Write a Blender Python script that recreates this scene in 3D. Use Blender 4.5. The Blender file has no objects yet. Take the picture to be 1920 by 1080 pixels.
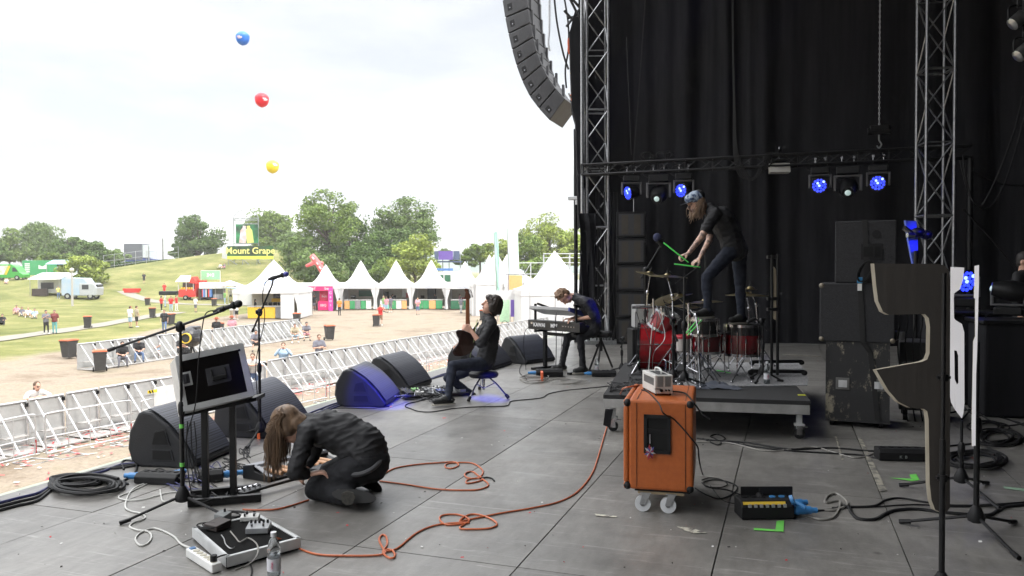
import bpy, bmesh, math, random
import numpy as np
from mathutils import Vector, Matrix
sc = bpy.context.scene
PI = math.pi
# ---------------------------------------------------------------- camera, sky, sun, exposure
FPX, PITCH, YAW, ROLL = 1469.4, -0.02334, 0.3382, -0.00407
EYE = Vector((0, 0, 1.6))
cd = bpy.data.cameras.new('camera'); cam = bpy.data.objects.new('camera', cd); sc.collection.objects.link(cam)
cd.sensor_width = 36; cd.lens = FPX/1920*36; cd.clip_end = 3000; cd.clip_start = .1
CM = Matrix.Rotation(YAW, 4, 'Z') @ Matrix.Rotation(PI/2+PITCH, 4, 'X') @ Matrix.Rotation(ROLL, 4, 'Z')
cam.matrix_world = Matrix.Translation(EYE) @ CM
sc.camera = cam
SUN_EL, SUN_AZ = math.radians(52), math.radians(118)     # azimuth clockwise from +Y
w = bpy.data.worlds.new('World'); sc.world = w; w.use_nodes = True
nt = w.node_tree; bgn = nt.nodes['Background']
sky = nt.nodes.new('ShaderNodeTexSky'); sky.sky_type = 'NISHITA'; sky.sun_disc = False
sky.sun_elevation = SUN_EL; sky.sun_rotation = SUN_AZ
tc = nt.nodes.new('ShaderNodeTexCoord'); mp = nt.nodes.new('ShaderNodeMapping'); mp.inputs['Scale'].default_value = (1, 1, 3.2)
mp.inputs['Location'].default_value = (.3, .1, .2)
nz = nt.nodes.new('ShaderNodeTexNoise'); nz.inputs['Scale'].default_value = 2.4; nz.inputs['Detail'].default_value = 7; nz.inputs['Roughness'].default_value = .55
cr = nt.nodes.new('ShaderNodeValToRGB')      # low cloud near the horizon
E_ = cr.color_ramp.elements; E_[0].position = .42; E_[0].color = (1.58, 1.63, 1.69, 1); E_[1].position = .72; E_[1].color = (6.5, 6.5, 6.5, 1)
e = E_.new(.53); e.color = (1.86, 1.88, 1.91, 1); e = E_.new(.62); e.color = (3, 3, 3, 1)
ch = nt.nodes.new('ShaderNodeValToRGB')      # thin bright overcast higher up
E_ = ch.color_ramp.elements; E_[0].position = .35; E_[0].color = (6, 6.1, 6.3, 1); E_[1].position = .62; E_[1].color = (11.5, 11.5, 11.5, 1)
sx = nt.nodes.new('ShaderNodeSeparateXYZ'); mr_ = nt.nodes.new('ShaderNodeMapRange'); mr_.interpolation_type = 'SMOOTHSTEP'; mr_.inputs[1].default_value = .32; mr_.inputs[2].default_value = .70
mc = nt.nodes.new('ShaderNodeMixRGB'); mx = nt.nodes.new('ShaderNodeMixRGB'); mx.inputs[0].default_value = .95
L_ = nt.links.new
L_(tc.outputs['Generated'], mp.inputs[0]); L_(mp.outputs[0], nz.inputs['Vector']); L_(tc.outputs['Generated'], sx.inputs[0]); L_(sx.outputs['Z'], mr_.inputs[0])
L_(nz.outputs['Fac'], cr.inputs[0]); L_(nz.outputs['Fac'], ch.inputs[0]); L_(mr_.outputs[0], mc.inputs[0]); L_(cr.outputs[0], mc.inputs[1]); L_(ch.outputs[0], mc.inputs[2])
L_(sky.outputs[0], mx.inputs[1]); L_(mc.outputs[0], mx.inputs[2]); L_(mx.outputs[0], bgn.inputs[0]); bgn.inputs[1].default_value = 0.135
sl = bpy.data.lights.new('sun', 'SUN'); sl.energy = .75; sl.angle = math.radians(11); sl.color = (1, .96, .9)
so = bpy.data.objects.new('sun', sl); sc.collection.objects.link(so)
sd = Vector((math.sin(SUN_AZ)*math.cos(SUN_EL), math.cos(SUN_AZ)*math.cos(SUN_EL), math.sin(SUN_EL)))
so.rotation_euler = sd.to_track_quat('Z', 'Y').to_euler()
sc.view_settings.view_transform = 'Standard'; sc.view_settings.look = 'None'; sc.view_settings.exposure = 1.95; sc.view_settings.gamma = 1
sc.cycles.max_bounces = 6; sc.cycles.diffuse_bounces = 3; sc.cycles.glossy_bounces = 3; sc.cycles.transmission_bounces = 6
sc.cycles.transparent_max_bounces = 8; sc.cycles.caustics_reflective = False; sc.cycles.caustics_refractive = False
# ---------------------------------------------------------------- helpers
C3 = CM.to_3x3()
FW = Vector((-math.sin(YAW), math.cos(YAW), 0)); RT = Vector((math.cos(YAW), math.sin(YAW), 0))
def ray(px, py): return C3 @ Vector(((px-960)/FPX, (540-py)/FPX, -1))
def F(px, py, z=0.0):                      # point of the horizontal plane z
    r = ray(px, py); return EYE + r*((z-EYE.z)/r.z)
def D(px, py, d): return EYE + ray(px, py)*d      # point at depth d
def PY(px, py, Y): r = ray(px, py); return EYE + r*(Y/r.y)
def PX(px, py, X): r = ray(px, py); return EYE + r*(X/r.x)
def V(*a): return Vector(a)
MATS = {}
def mat(name, col, rough=.6, metal=0, col2=None, scale=8, bump=0, bscale=None, spec=.5, emit=None, estr=1, detail=4, stretch=None, contrast=.2, trans=0, alpha=1, coat=0):
    if name in MATS: return MATS[name]
    m = bpy.data.materials.new(name); m.use_nodes = True; MATS[name] = m
    t = m.node_tree; b = t.nodes['Principled BSDF']
    b.inputs['Base Color'].default_value = (*col, 1); b.inputs['Roughness'].default_value = rough
    b.inputs['Metallic'].default_value = metal; b.inputs['Specular IOR Level'].default_value = spec
    b.inputs['Transmission Weight'].default_value = trans; b.inputs['Coat Weight'].default_value = coat
    if col2 is None: col2 = tuple(c*.82 for c in col)
    co = t.nodes.new('ShaderNodeTexCoord'); vec = co.outputs['Object']
    if stretch:
        mpn = t.nodes.new('ShaderNodeMapping'); mpn.inputs['Scale'].default_value = stretch
        t.links.new(vec, mpn.inputs[0]); vec = mpn.outputs[0]
    n = t.nodes.new('ShaderNodeTexNoise'); n.inputs['Scale'].default_value = scale; n.inputs['Detail'].default_value = detail
    t.links.new(vec, n.inputs['Vector'])
    r = t.nodes.new('ShaderNodeValToRGB')
    r.color_ramp.elements[0].position = .5-contrast; r.color_ramp.elements[0].color = (*col2, 1)
    r.color_ramp.elements[1].position = .5+contrast; r.color_ramp.elements[1].color = (*col, 1)
    t.links.new(n.outputs['Fac'], r.inputs[0]); t.links.new(r.outputs[0], b.inputs['Base Color'])
    if bump:
        n2 = n
        if bscale:
            n2 = t.nodes.new('ShaderNodeTexNoise'); n2.inputs['Scale'].default_value = bscale; n2.inputs['Detail'].default_value = 3
            t.links.new(vec, n2.inputs['Vector'])
        bp = t.nodes.new('ShaderNodeBump'); bp.inputs['Strength'].default_value = bump; bp.inputs['Distance'].default_value = .01
        t.links.new(n2.outputs['Fac'], bp.inputs['Height']); t.links.new(bp.outputs[0], b.inputs['Normal'])
    if emit:
        b.inputs['Emission Color'].default_value = (*emit, 1); b.inputs['Emission Strength'].default_value = estr
    return m
ID = Matrix.Identity(4)
class MB:
    """collects shapes; build() links them as ONE mesh object"""
    def __init__(s, org=None): s.v = []; s.f = []; s.mi = []; s.cur = 0; s.T = ID.copy(); s.org = org
    def add(s, vs, fs):
        o = len(s.v); T = s.T
        for p in vs:
            q = T @ Vector(p); s.v.append(q)
        for f in fs: s.f.append([i+o for i in f]); s.mi.append(s.cur)
        return s
    def box(s, c, d, R=None):
        x, y, z = d[0]/2, d[1]/2, d[2]/2
        vs = [Vector((a*x, b*y, e*z)) for a in (-1, 1) for b in (-1, 1) for e in (-1, 1)]
        if R is not None: vs = [R @ p for p in vs]
        c = Vector(c)
        return s.add([p+c for p in vs], [(0,1,3,2),(4,6,7,5),(0,4,5,1),(2,3,7,6),(0,2,6,4),(1,5,7,3)])
    def tube(s, pts, r, n=6, closed=False, cap=True):
        pts = [Vector(p) for p in pts]; N = len(pts); rs = r if isinstance(r, (list, tuple)) else [r]*N
        vs = []; fs = []; up = None
        for i, p in enumerate(pts):
            a = pts[i-1] if (i or closed) else p; b = pts[(i+1) % N] if (i < N-1 or closed) else p
            t = (b-a); t = t.normalized() if t.length > 1e-9 else Vector((0,0,1))
            if up is None:
                up = t.cross(Vector((0,0,1)))
                if up.length < .1: up = t.cross(Vector((0,1,0)))
            up = up - t*up.dot(t)
            if up.length < 1e-6: up = t.orthogonal()
            up.normalize(); w2 = t.cross(up)
            for k in range(n):
                a2 = 2*PI*k/n; vs.append(p+(up*math.cos(a2)+w2*math.sin(a2))*rs[i])
        for i in range(N if closed else N-1):
            j = (i+1) % N
            for k in range(n): fs.append((i*n+k, i*n+(k+1) % n, j*n+(k+1) % n, j*n+k))
        if cap and not closed: fs.append(tuple(range(n-1, -1, -1))); fs.append(tuple((N-1)*n+k for k in range(n)))
        return s.add(vs, fs)
    def cyl(s, a, b, r, r2=None, n=12): return s.tube([a, b], [r, r if r2 is None else r2], n)
    def lathe(s, prof, c=(0,0,0), n=16, R=None, cap=True):
        vs = []; fs = []; c = Vector(c)
        for r, z in prof:
            for k in range(n):
                q = Vector((r*math.cos(2*PI*k/n), r*math.sin(2*PI*k/n), z)); vs.append((R @ q if R is not None else q)+c)
        m = len(prof)
        for i in range(m-1):
            for k in range(n): fs.append((i*n+k, i*n+(k+1) % n, (i+1)*n+(k+1) % n, (i+1)*n+k))
        if cap and prof[0][0] > 1e-5: fs.append(tuple(range(n-1, -1, -1)))
        if cap and prof[-1][0] > 1e-5: fs.append(tuple((m-1)*n+k for k in range(n)))
        return s.add(vs, fs)
    def ell(s, c, r, n=12, m=8, R=None):
        if not isinstance(r, (list, tuple, Vector)): r = (r, r, r)
        prof = []; vs = []; fs = []; c = Vector(c)
        for i in range(m+1):
            th = PI*i/m
            for k in range(n):
                q = Vector((r[0]*math.sin(th)*math.cos(2*PI*k/n), r[1]*math.sin(th)*math.sin(2*PI*k/n), r[2]*math.cos(th)))
                vs.append((R @ q if R is not None else q)+c)
        for i in range(m):
            for k in range(n): fs.append((i*n+k, (i+1)*n+k, (i+1)*n+(k+1) % n, i*n+(k+1) % n))
        return s.add(vs, fs)
    def prism(s, poly, off):        # 3-d polygon extruded by vector off
        poly = [Vector(p) for p in poly]; off = Vector(off); n = len(poly)
        nn = Vector((0,0,0))
        for i in range(n): nn += poly[i].cross(poly[(i+1) % n])
        if nn.dot(off) > 0: poly = poly[::-1]
        vs = poly+[p+off for p in poly]
        fs = [tuple(range(n)), tuple(range(2*n-1, n-1, -1))]+[(i, i+n, (i+1) % n+n, (i+1) % n) for i in range(n)]
        return s.add(vs, fs)
    def quad(s, *ps): return s.add(ps, [tuple(range(len(ps)))])
    def text(s, txt, size, M, ext=.002, align='CENTER', bold=0.0):
        cu = bpy.data.curves.new('t', 'FONT'); cu.body = txt; cu.size = size; cu.extrude = ext; cu.align_x = align; cu.align_y = 'CENTER'; cu.offset = bold; cu.resolution_u = 3
        ob = bpy.data.objects.new('t', cu); me = ob.to_mesh()
        s.add([M @ v.co for v in me.vertices], [tuple(p.vertices) for p in me.polygons])
        ob.to_mesh_clear(); bpy.data.objects.remove(ob); bpy.data.curves.remove(cu); return s
    def build(s, name, mats, parent=None, bevel=0, smooth=False, seg=2, kind=None, loc=None, label=None):
        me = bpy.data.meshes.new(name); org = Vector((0,0,0))
        if s.org is not None: org = Vector(s.org)
        elif parent is None and loc is not None: org = Vector(loc)
        me.from_pydata([tuple(p-org) for p in s.v], [], s.f); me.validate(verbose=False)
        if not isinstance(mats, (list, tuple)): mats = [mats]
        for m in mats: me.materials.append(m)
        if len(mats) > 1 and len(me.polygons) == len(s.mi): me.polygons.foreach_set('material_index', s.mi)
        if smooth:
            me.polygons.foreach_set('use_smooth', [True]*len(me.polygons))
            try: me.set_sharp_from_angle(angle=math.radians(40))
            except Exception: pass
        me.update()
        o = bpy.data.objects.new(name, me); sc.collection.objects.link(o)
        if parent is not None: o.parent = parent
        else: o.location = org
        if bevel:
            b = o.modifiers.new('b', 'BEVEL'); b.width = bevel; b.segments = seg; b.limit_method = 'ANGLE'; b.angle_limit = math.radians(50)
        if kind: o['kind'] = kind
        if label: o['label'] = label
        return o
def tag(o, label=None, cat=None, group=None, kind=None):
    if label: o['label'] = label
    if cat: o['category'] = cat
    if group: o['group'] = group
    if kind: o['kind'] = kind
    return o
def thing(name, label, cat, loc=(0,0,0), rz=0, group=None):
    o = bpy.data.objects.new(name, None); sc.collection.objects.link(o); o.empty_display_size = .1
    o.location = loc; o.rotation_euler = (0, 0, rz); return tag(o, label, cat, group)
KIDS = {}
def dup(root, loc, rz=0, label=None, scale=None):
    def cp(o, par):
        c = o.copy(); sc.collection.objects.link(c); c.parent = par
        for k in list(o.children):
            cp(k, c)
        return c
    r = cp(root, None); r.location = loc; r.rotation_euler = (0, 0, rz)
    if label: r['label'] = label
    if scale: r.scale = scale
    return r
def curve_pts(P, n=8, closed=False):     # Catmull-Rom
    P = [Vector(p) for p in P]; out = []; N = len(P)
    for i in range(N if closed else N-1):
        p0 = P[i-1] if (i or closed) else P[0]; p1 = P[i]; p2 = P[(i+1) % N]; p3 = P[(i+2) % N] if (i+2 < N or closed) else P[-1]
        for k in range(n):
            t = k/n; out.append(.5*((2*p1)+(p2-p0)*t+(2*p0-5*p1+4*p2-p3)*t*t+(3*p1-p0-3*p2+p3)*t**3))
    if not closed: out.append(P[-1])
    return out
def rotto(a, b):      # matrix whose z axis runs from a to b
    return (Vector(b)-Vector(a)).to_track_quat('Z', 'Y').to_matrix()
def RZ(a): return Matrix.Rotation(a, 3, 'Z')
def RX(a): return Matrix.Rotation(a, 3, 'X')
def RY(a): return Matrix.Rotation(a, 3, 'Y')
# ---------------------------------------------------------------- common materials
BLK = mat('black_plastic', (.008,.008,.009), .45, col2=(.005,.005,.006), scale=20, bump=.15, bscale=150, spec=.3)
BLKM = mat('black_powder_steel', (.010,.010,.011), .4, .1, scale=30, spec=.35)
BLKR = mat('black_rubber', (.010,.010,.011), .6, scale=12, spec=.3)
CHR = mat('chrome', (.55,.55,.57), .18, 1, scale=20)
ALU = mat('aluminium', (.62,.63,.64), .35, 1, col2=(.5,.5,.5), scale=15)
STL = mat('galvanised_steel', (.5,.51,.52), .45, .9, col2=(.36,.37,.38), scale=25)
WHT = mat('white_plastic', (.75,.75,.73), .45, scale=10)
TXT = mat('print_white', (.75,.75,.75), .6)
GTAPE = mat('green_tape', (.16,.6,.1), .55, col2=(.13,.5,.08))
OTAPE = mat('orange_tape', (.85,.16,.05), .5)
# ================================================================ terrain and stage
random.seed(5); rng = np.random.default_rng(7)
GZ = -2.95
def sst(a, b, x):
    t = np.clip((x-a)/(b-a), 0, 1); return t*t*(3-2*t)
def terr(x, y):
    u = x*RT.x+y*RT.y; d = x*FW.x+y*FW.y
    h = GZ+8.7*np.exp(-.5*(np.abs((u+47)/19.5))**2.2)*np.exp(-.5*((d-157)/19)**2)*1.0
    h = h+2.9*sst(88, 135, d)*sst(50, 80, -u)
    h = h+1.0*np.exp(-.5*((u+62)/9)**2-.5*((d-78)/9)**2)
    return h+.03*np.sin(x*.9)*np.cos(y*.7)
def ud(x, y): return x*RT.x+y*RT.y, x*FW.x+y*FW.y
def G(px, d, extra=0):        # ground point seen in column px at depth d
    p = EYE+RT*((px-960)/FPX*d)+FW*d
    return V(p.x, p.y, float(terr(p.x, p.y))+extra)
def GF(px, py): d = 4.55*FPX/(py-505.0); return G(px, d), d
def make_ground():
    xs = np.concatenate([np.linspace(-900,-200,18)[:-1], np.linspace(-200,40,200), np.linspace(40,900,18)[1:]])
    ys = np.concatenate([np.linspace(-300,-10,12)[:-1], np.linspace(-10,230,200), np.linspace(230,1500,18)[1:]])
    X, Y = np.meshgrid(xs, ys, indexing='ij'); Z = terr(X, Y)
    nx, ny = X.shape
    vs = np.stack([X, Y, Z], -1).reshape(-1, 3)
    i, j = np.meshgrid(np.arange(nx-1), np.arange(ny-1), indexing='ij'); a = (i*ny+j).ravel()
    fs = np.stack([a, a+ny, a+ny+1, a+1], 1)
    me = bpy.data.meshes.new('ground'); me.from_pydata(vs.tolist(), [], fs.tolist())
    me.polygons.foreach_set('use_smooth', [True]*len(me.polygons))
    u, d = ud(vs[:, 0], vs[:, 1])
    # worn earth in front of the stage, grass beyond it and up the mound
    edge = np.interp((u/np.maximum(d, 1)*FPX+960), [-400, 0, 200, 350, 470, 600, 800, 1100], [36, 41, 49, 70, 84, 105, 120, 120])
    k = 1-sst(-7, 7, d-edge)
    at = me.attributes.new('earth', 'FLOAT', 'POINT'); at.data.foreach_set('value', k.astype(np.float32))
    m = bpy.data.materials.new('grass_and_earth'); m.use_nodes = True; t = m.node_tree; b = t.nodes['Principled BSDF']; b.inputs['Roughness'].default_value = .95; b.inputs['Specular IOR Level'].default_value = .1
    L = t.links.new
    def noise(s, dt=5, ro=.6):
        n = t.nodes.new('ShaderNodeTexNoise'); n.inputs['Scale'].default_value = s; n.inputs['Detail'].default_value = dt; n.inputs['Roughness'].default_value = ro
        L(g.outputs['Position'], n.inputs['Vector']); return n
    g = t.nodes.new('ShaderNodeNewGeometry')
    def ramp(n, els):
        r = t.nodes.new('ShaderNodeValToRGB')
        while len(r.color_ramp.elements) < len(els): r.color_ramp.elements.new(.5)
        for e, (p, c) in zip(r.color_ramp.elements, els): e.position = p; e.color = (*c, 1)
        L(n.outputs['Fac'], r.inputs[0]); return r
    gr = ramp(noise(.22, 9, .72), [(.34, (.10,.115,.035)), (.5, (.17,.175,.062)), (.66, (.27,.24,.11))])
    er = ramp(noise(.45, 9, .7), [(.35, (.19,.15,.11)), (.52, (.27,.225,.175)), (.7, (.225,.195,.13))])
    fi = noise(9, 4, .7)
    a = t.nodes.new('ShaderNodeAttribute'); a.attribute_name = 'earth'
    ns = noise(.16, 8, .65)
    m1 = t.nodes.new('ShaderNodeMath'); m1.operation = 'ADD'; L(a.outputs['Fac'], m1.inputs[0]); L(ns.outputs['Fac'], m1.inputs[1])
    rr = t.nodes.new('ShaderNodeMapRange'); rr.inputs[1].default_value = .86; rr.inputs[2].default_value = 1.16; L(m1.outputs[0], rr.inputs[0])
    mx1 = t.nodes.new('ShaderNodeMixRGB'); L(rr.outputs[0], mx1.inputs[0]); L(gr.outputs[0], mx1.inputs[1]); L(er.outputs[0], mx1.inputs[2])
    fr = ramp(fi, [(.3, (.78,.78,.78)), (.7, (1.15,1.15,1.15))])
    mu = t.nodes.new('ShaderNodeMixRGB'); mu.blend_type = 'MULTIPLY'; mu.inputs[0].default_value = 1; L(mx1.outputs[0], mu.inputs[1]); L(fr.outputs[0], mu.inputs[2])
    L(mu.outputs[0], b.inputs['Base Color'])
    bp = t.nodes.new('ShaderNodeBump'); bp.inputs['Strength'].default_value = .6; bp.inputs['Distance'].default_value = .05; L(fi.outputs['Fac'], bp.inputs['Height']); L(bp.outputs[0], b.inputs['Normal'])
    me.materials.append(m); o = bpy.data.objects.new('ground', me); sc.collection.objects.link(o); o['kind'] = 'structure'
make_ground()
PATH = mat('pale_gravel', (.24,.225,.19), .9, col2=(.2,.185,.15), scale=3, bump=.4)
def path(pts, wd, name='path'):
    ps = curve_pts([V(p.x, p.y, 0) for p in pts], 14); mb = MB(); vs = []
    for i, p in enumerate(ps):
        t = (ps[min(i+1, len(ps)-1)]-ps[max(i-1, 0)]).normalized(); n = V(-t.y, t.x, 0)
        for s in (-1, -.33, .33, 1): q = p+n*s*wd/2; vs.append((q.x, q.y, float(terr(q.x, q.y))+.05))
    mb.add(vs, [(i*4+k, i*4+k+1, (i+1)*4+k+1, (i+1)*4+k) for i in range(len(ps)-1) for k in range(3)]); mb.build(name, PATH, kind='structure')
path([GF(-120, 650)[0], GF(0, 632)[0], GF(90, 620)[0], GF(180, 607)[0], GF(260, 594)[0], GF(330, 583)[0]], 2.2)
path([GF(230, 561)[0], GF(330, 569)[0], GF(480, 571)[0]], 1.8)
# far ridge on the horizon
mb = MB(); ridge = [];
for k in range(60):
    px = -900+k*60; d = 1150; p = EYE+RT*((px-960)/FPX*d)+FW*d
    hh = 14+9*math.sin(k*.33)+6*math.sin(k*.9+1)+ (8 if px > 700 else 0)
    ridge.append((p.x, p.y, hh))
vs = []
for p in ridge:
    for dd, zz in ((-140, -3), (-60, p[2]*.7), (0, p[2]), (120, -3)): vs.append((p[0]+FW.x*dd, p[1]+FW.y*dd, zz))
mb.add(vs, [(i*4+k, (i+1)*4+k, (i+1)*4+k+1, i*4+k+1) for i in range(59) for k in range(3)])
mb.build('hills', mat('far_woods', (.16,.22,.19), 1, col2=(.10,.15,.12), scale=.02, spec=.05), smooth=True, kind='structure')
# ---------------- stage floor: plywood deck of 1 x 2 m sheets
def deck_material():
    m = bpy.data.materials.new('stage_ply'); m.use_nodes = True; t = m.node_tree; b = t.nodes['Principled BSDF']; L = t.links.new
    g = t.nodes.new('ShaderNodeNewGeometry')
    def N(s, dt=5, ro=.6, sc_=None):
        n = t.nodes.new('ShaderNodeTexNoise'); n.inputs['Scale'].default_value = s; n.inputs['Detail'].default_value = dt; n.inputs['Roughness'].default_value = ro
        if sc_:
            mpn = t.nodes.new('ShaderNodeMapping'); mpn.inputs['Scale'].default_value = sc_; L(g.outputs['Position'], mpn.inputs[0]); L(mpn.outputs[0], n.inputs['Vector'])
        else: L(g.outputs['Position'], n.inputs['Vector'])
        return n
    def R(src, els, interp=None):
        r = t.nodes.new('ShaderNodeValToRGB')
        while len(r.color_ramp.elements) < len(els): r.color_ramp.elements.new(.5)
        for e, (p, c) in zip(r.color_ramp.elements, els): e.position = p; e.color = (c, c*.985, c*.96, 1)
        L(src, r.inputs[0]); return r
    base = R(N(1.1, 6, .6).outputs['Fac'], [(.3, .115), (.5, .16), (.72, .205)])
    fine = R(N(14, 6, .7, (1, .35, 1)).outputs['Fac'], [(.3, .8), (.7, 1.2)])
    scuff = R(N(4.5, 8, .8, (.25, 2.2, 1)).outputs['Fac'], [(.56, 0), (.66, .09), (.72, .02)])
    def scr(rot, sc1, lo): 
        mp1 = t.nodes.new('ShaderNodeMapping'); mp1.inputs['Rotation'].default_value = (0,0,rot); mp1.inputs['Scale'].default_value = (.35, 14, 1); L(g.outputs['Position'], mp1.inputs[0]); n1 = t.nodes.new('ShaderNodeTexNoise'); n1.inputs['Scale'].default_value = sc1; n1.inputs['Detail'].default_value = 2; n1.inputs['Distortion'].default_value = .25; L(mp1.outputs[0], n1.inputs['Vector']); return R(n1.outputs['Fac'], [(lo, 0), (lo+.012, .11), (lo+.03, 0)])
    sc_a, sc_b = scr(.5, 1.3, .66), scr(-.9, 1.6, .67)
    vo = t.nodes.new('ShaderNodeTexVoronoi'); vo.inputs['Scale'].default_value = 2.3; L(g.outputs['Position'], vo.inputs['Vector'])
    spot = R(vo.outputs['Distance'], [(.02, .55), (.07, 1.0)])
    mu = t.nodes.new('ShaderNodeMixRGB'); mu.blend_type = 'MULTIPLY'; mu.inputs[0].default_value = 1; L(base.outputs[0], mu.inputs[1]); L(fine.outputs[0], mu.inputs[2])
    mu2 = t.nodes.new('ShaderNodeMixRGB'); mu2.blend_type = 'MULTIPLY'; mu2.inputs[0].default_value = 1; L(mu.outputs[0], mu2.inputs[1]); L(spot.outputs[0], mu2.inputs[2])
    ad = t.nodes.new('ShaderNodeMixRGB'); ad.blend_type = 'ADD'; ad.inputs[0].default_value = 1; L(mu2.outputs[0], ad.inputs[1]); L(scuff.outputs[0], ad.inputs[2])
    for s_ in (sc_a, sc_b):
        a2 = t.nodes.new('ShaderNodeMixRGB'); a2.blend_type = 'ADD'; a2.inputs[0].default_value = 1; L(ad.outputs[0], a2.inputs[1]); L(s_.outputs[0], a2.inputs[2]); ad = a2
    # per-sheet tint
    oi = t.nodes.new('ShaderNodeAttribute'); oi.attribute_name = 'tint'
    mr = t.nodes.new('ShaderNodeMapRange'); mr.inputs[3].default_value = .84; mr.inputs[4].default_value = 1.16; L(oi.outputs['Fac'], mr.inputs[0])
    mu3 = t.nodes.new('ShaderNodeVectorMath'); mu3.operation = 'SCALE'; L(ad.outputs[0], mu3.inputs[0]); L(mr.outputs[0], mu3.inputs['Scale'])
    L(mu3.outputs[0], b.inputs['Base Color'])
    ro = R(N(2.5, 7, .65).outputs['Fac'], [(.3, .28), (.7, .48)]); L(ro.outputs[0], b.inputs['Roughness'])
    bp = t.nodes.new('ShaderNodeBump'); bp.inputs['Strength'].default_value = .25; bp.inputs['Distance'].default_value = .004; L(N(60, 3).outputs['Fac'], bp.inputs['Height']); L(bp.outputs[0], b.inputs['Normal'])
    return m
XL = [-5.3]+[-4.35+.995*i for i in range(13)]      # seams running up-stage
fv = []; ff = []; tint = []
for i in range(len(XL)-1):
    off = (0.0 if i % 2 else 1.0)
    # cross seams: one line every two metres, continuous over the sheets
    ys = [-4.05+2.0*k for k in range(13)]
    for j in range(len(ys)-1):
        x0, x1, y0, y1 = XL[i]+.004, XL[i+1]-.004, ys[j]+.003, ys[j+1]-.003
        dz = random.uniform(-.0008, .0008); o = len(fv)
        fv += [(x0,y0,dz),(x1,y0,dz),(x1,y1,dz),(x0,y1,dz),(x0,y0,-.03),(x1,y0,-.03),(x1,y1,-.03),(x0,y1,-.03)]
        ff += [[o,o+1,o+2,o+3],[o+4,o+5,o+1,o],[o+5,o+6,o+2,o+1],[o+6,o+7,o+3,o+2],[o+7,o+4,o,o+3]]; tint += [random.random()]*5
me = bpy.data.meshes.new('stage_floor'); me.from_pydata(fv, [], ff); me.materials.append(deck_material())
at = me.attributes.new('tint', 'FLOAT', 'FACE'); at.data.foreach_set('value', tint)
o = bpy.data.objects.new('stage_floor', me); sc.collection.objects.link(o); o['kind'] = 'structure'
mb = MB(); mb.box((1.15, 7.9, -.25), (12.9, 24, .41)); mb.box((1.15, 7.9, -1.75), (12.6, 23.6, 2.5)); mb.build('stage_base', mat('stage_skirt', (.02,.02,.02), .9), kind='structure')
mb = MB(); mb.box((-5.33, 7.9, -.02), (.05, 24, .036)); mb.build('stage_edge_strip', mat('pale_edge', (.5,.55,.42), .6, col2=(.35,.4,.3), scale=6), kind='structure')
DRAPE = mat('black_molton', (.019,.019,.0215), .95, col2=(.013,.013,.015), scale=3, spec=.12, stretch=(4, 4, .3))
def drape(name, a, b, z0, z1, amp=.12, n=160, seed=1, per=.6):
    """hanging cloth from a to b with folds"""
    r = random.Random(seed); a = V(*a, 0); b = V(*b, 0); L = (b-a).length; t = (b-a)/L; nn = V(-t.y, t.x, 0); mb = MB()
    ph = [r.uniform(0, 6.28) for _ in range(6)]; vs = []; rows = 10
    for i in range(n+1):
        s = L*i/n
        w_ = math.sin(2*PI*s/per+ph[0]+2.4*math.sin(2*PI*s/(per*3.3)+ph[1])+.12*z0)+.6*math.sin(2*PI*s/(per*.37)+ph[2]+1.7*math.sin(s*1.1+ph[4]))*(.5+.5*math.sin(s*.8+ph[5]))
        for k in range(rows+1):
            zf = k/rows; z = z0+(z1-z0)*zf
            amp_ = amp*(.75+.35*math.sin(zf*3+ph[3]+s))*(1-.3*zf)
            q = a+t*(s+.05*math.sin(zf*4+s*3))+nn*(w_*amp_); vs.append((q.x, q.y, z))
    mb.add(vs, [(i*(rows+1)+k, (i+1)*(rows+1)+k, (i+1)*(rows+1)+k+1, i*(rows+1)+k+1) for i in range(n) for k in range(rows)])
    return mb
def dr(label, *a, **k): return tag(drape('drape', *a, **k).build('stage_drape', DRAPE, smooth=True), label, 'curtain')
dr('tall black folded drape hanging right across the far side of the stage', (-3.35, 17.7), (4.3, 17.7), 0.0, 10, per=1.3, amp=.11, n=260, seed=3)
dr('black drape closing the up-stage corner behind the tall lattice tower', (3.2, 18.6), (7.5, 14.0), 0, 10, amp=.05, seed=4)
dr('black backdrop along the right side behind the dimmer racks', (7.5, 18.5), (7.3, -4.2), 0, 10, per=1.3, amp=.05, n=300, seed=5)
dr('narrow dark flat of cloth beside the left tower', (-4.45, 17.2), (-3.3, 17.9), 0, 10, amp=.03, n=40, seed=6, per=.8)
dr('unseen black wing drape behind the viewpoint, added to block sky light', (7.3, -4.2), (-1.5, -4.2), 0, 10, n=120, seed=8)  # out of view, partly closes the near side against sky light
mb = MB(); mb.box((2.05, 7, 10.15), (11.9, 24, .3)); mb.build('unseen_stage_roof', DRAPE, kind='structure')  # unseen slab blocks sky light; front edge pulled back to brighten left deck
# ---------------- lattice towers and truss
def lattice(mb, a, b, size, up, rch=.024, rbr=.012, step=None, sides=4, skip=()):
    a = Vector(a); b = Vector(b); t = (b-a).normalized(); L = (b-a).length; up = Vector(up); up = (up-t*up.dot(t)).normalized(); sd_ = t.cross(up)
    h = size/2; cs = [up*h+sd_*h, up*h-sd_*h, -up*h-sd_*h, -up*h+sd_*h]
    step = step or size; n = max(1, round(L/step))
    mb[0].T = ID
    for c in cs: mb[0].cyl(a+c, b+c, rch, n=8)
    for k in range(4):
        c, e = cs[k], cs[(k+1) % 4]
        for i in range(n):
            p, q = a+t*(L*i/n), a+t*(L*(i+1)/n)
            if (i+k) % 2: mb[1].cyl(p+c, q+e, rbr, n=5)
            else: mb[1].cyl(p+e, q+c, rbr, n=5)
            if i % 2 == 0: mb[1].cyl(p+c, p+e, rbr, n=5)
TOW = mat('tower_aluminium', (.38,.39,.40), .4, .85, col2=(.24,.24,.25), scale=18)
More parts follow.
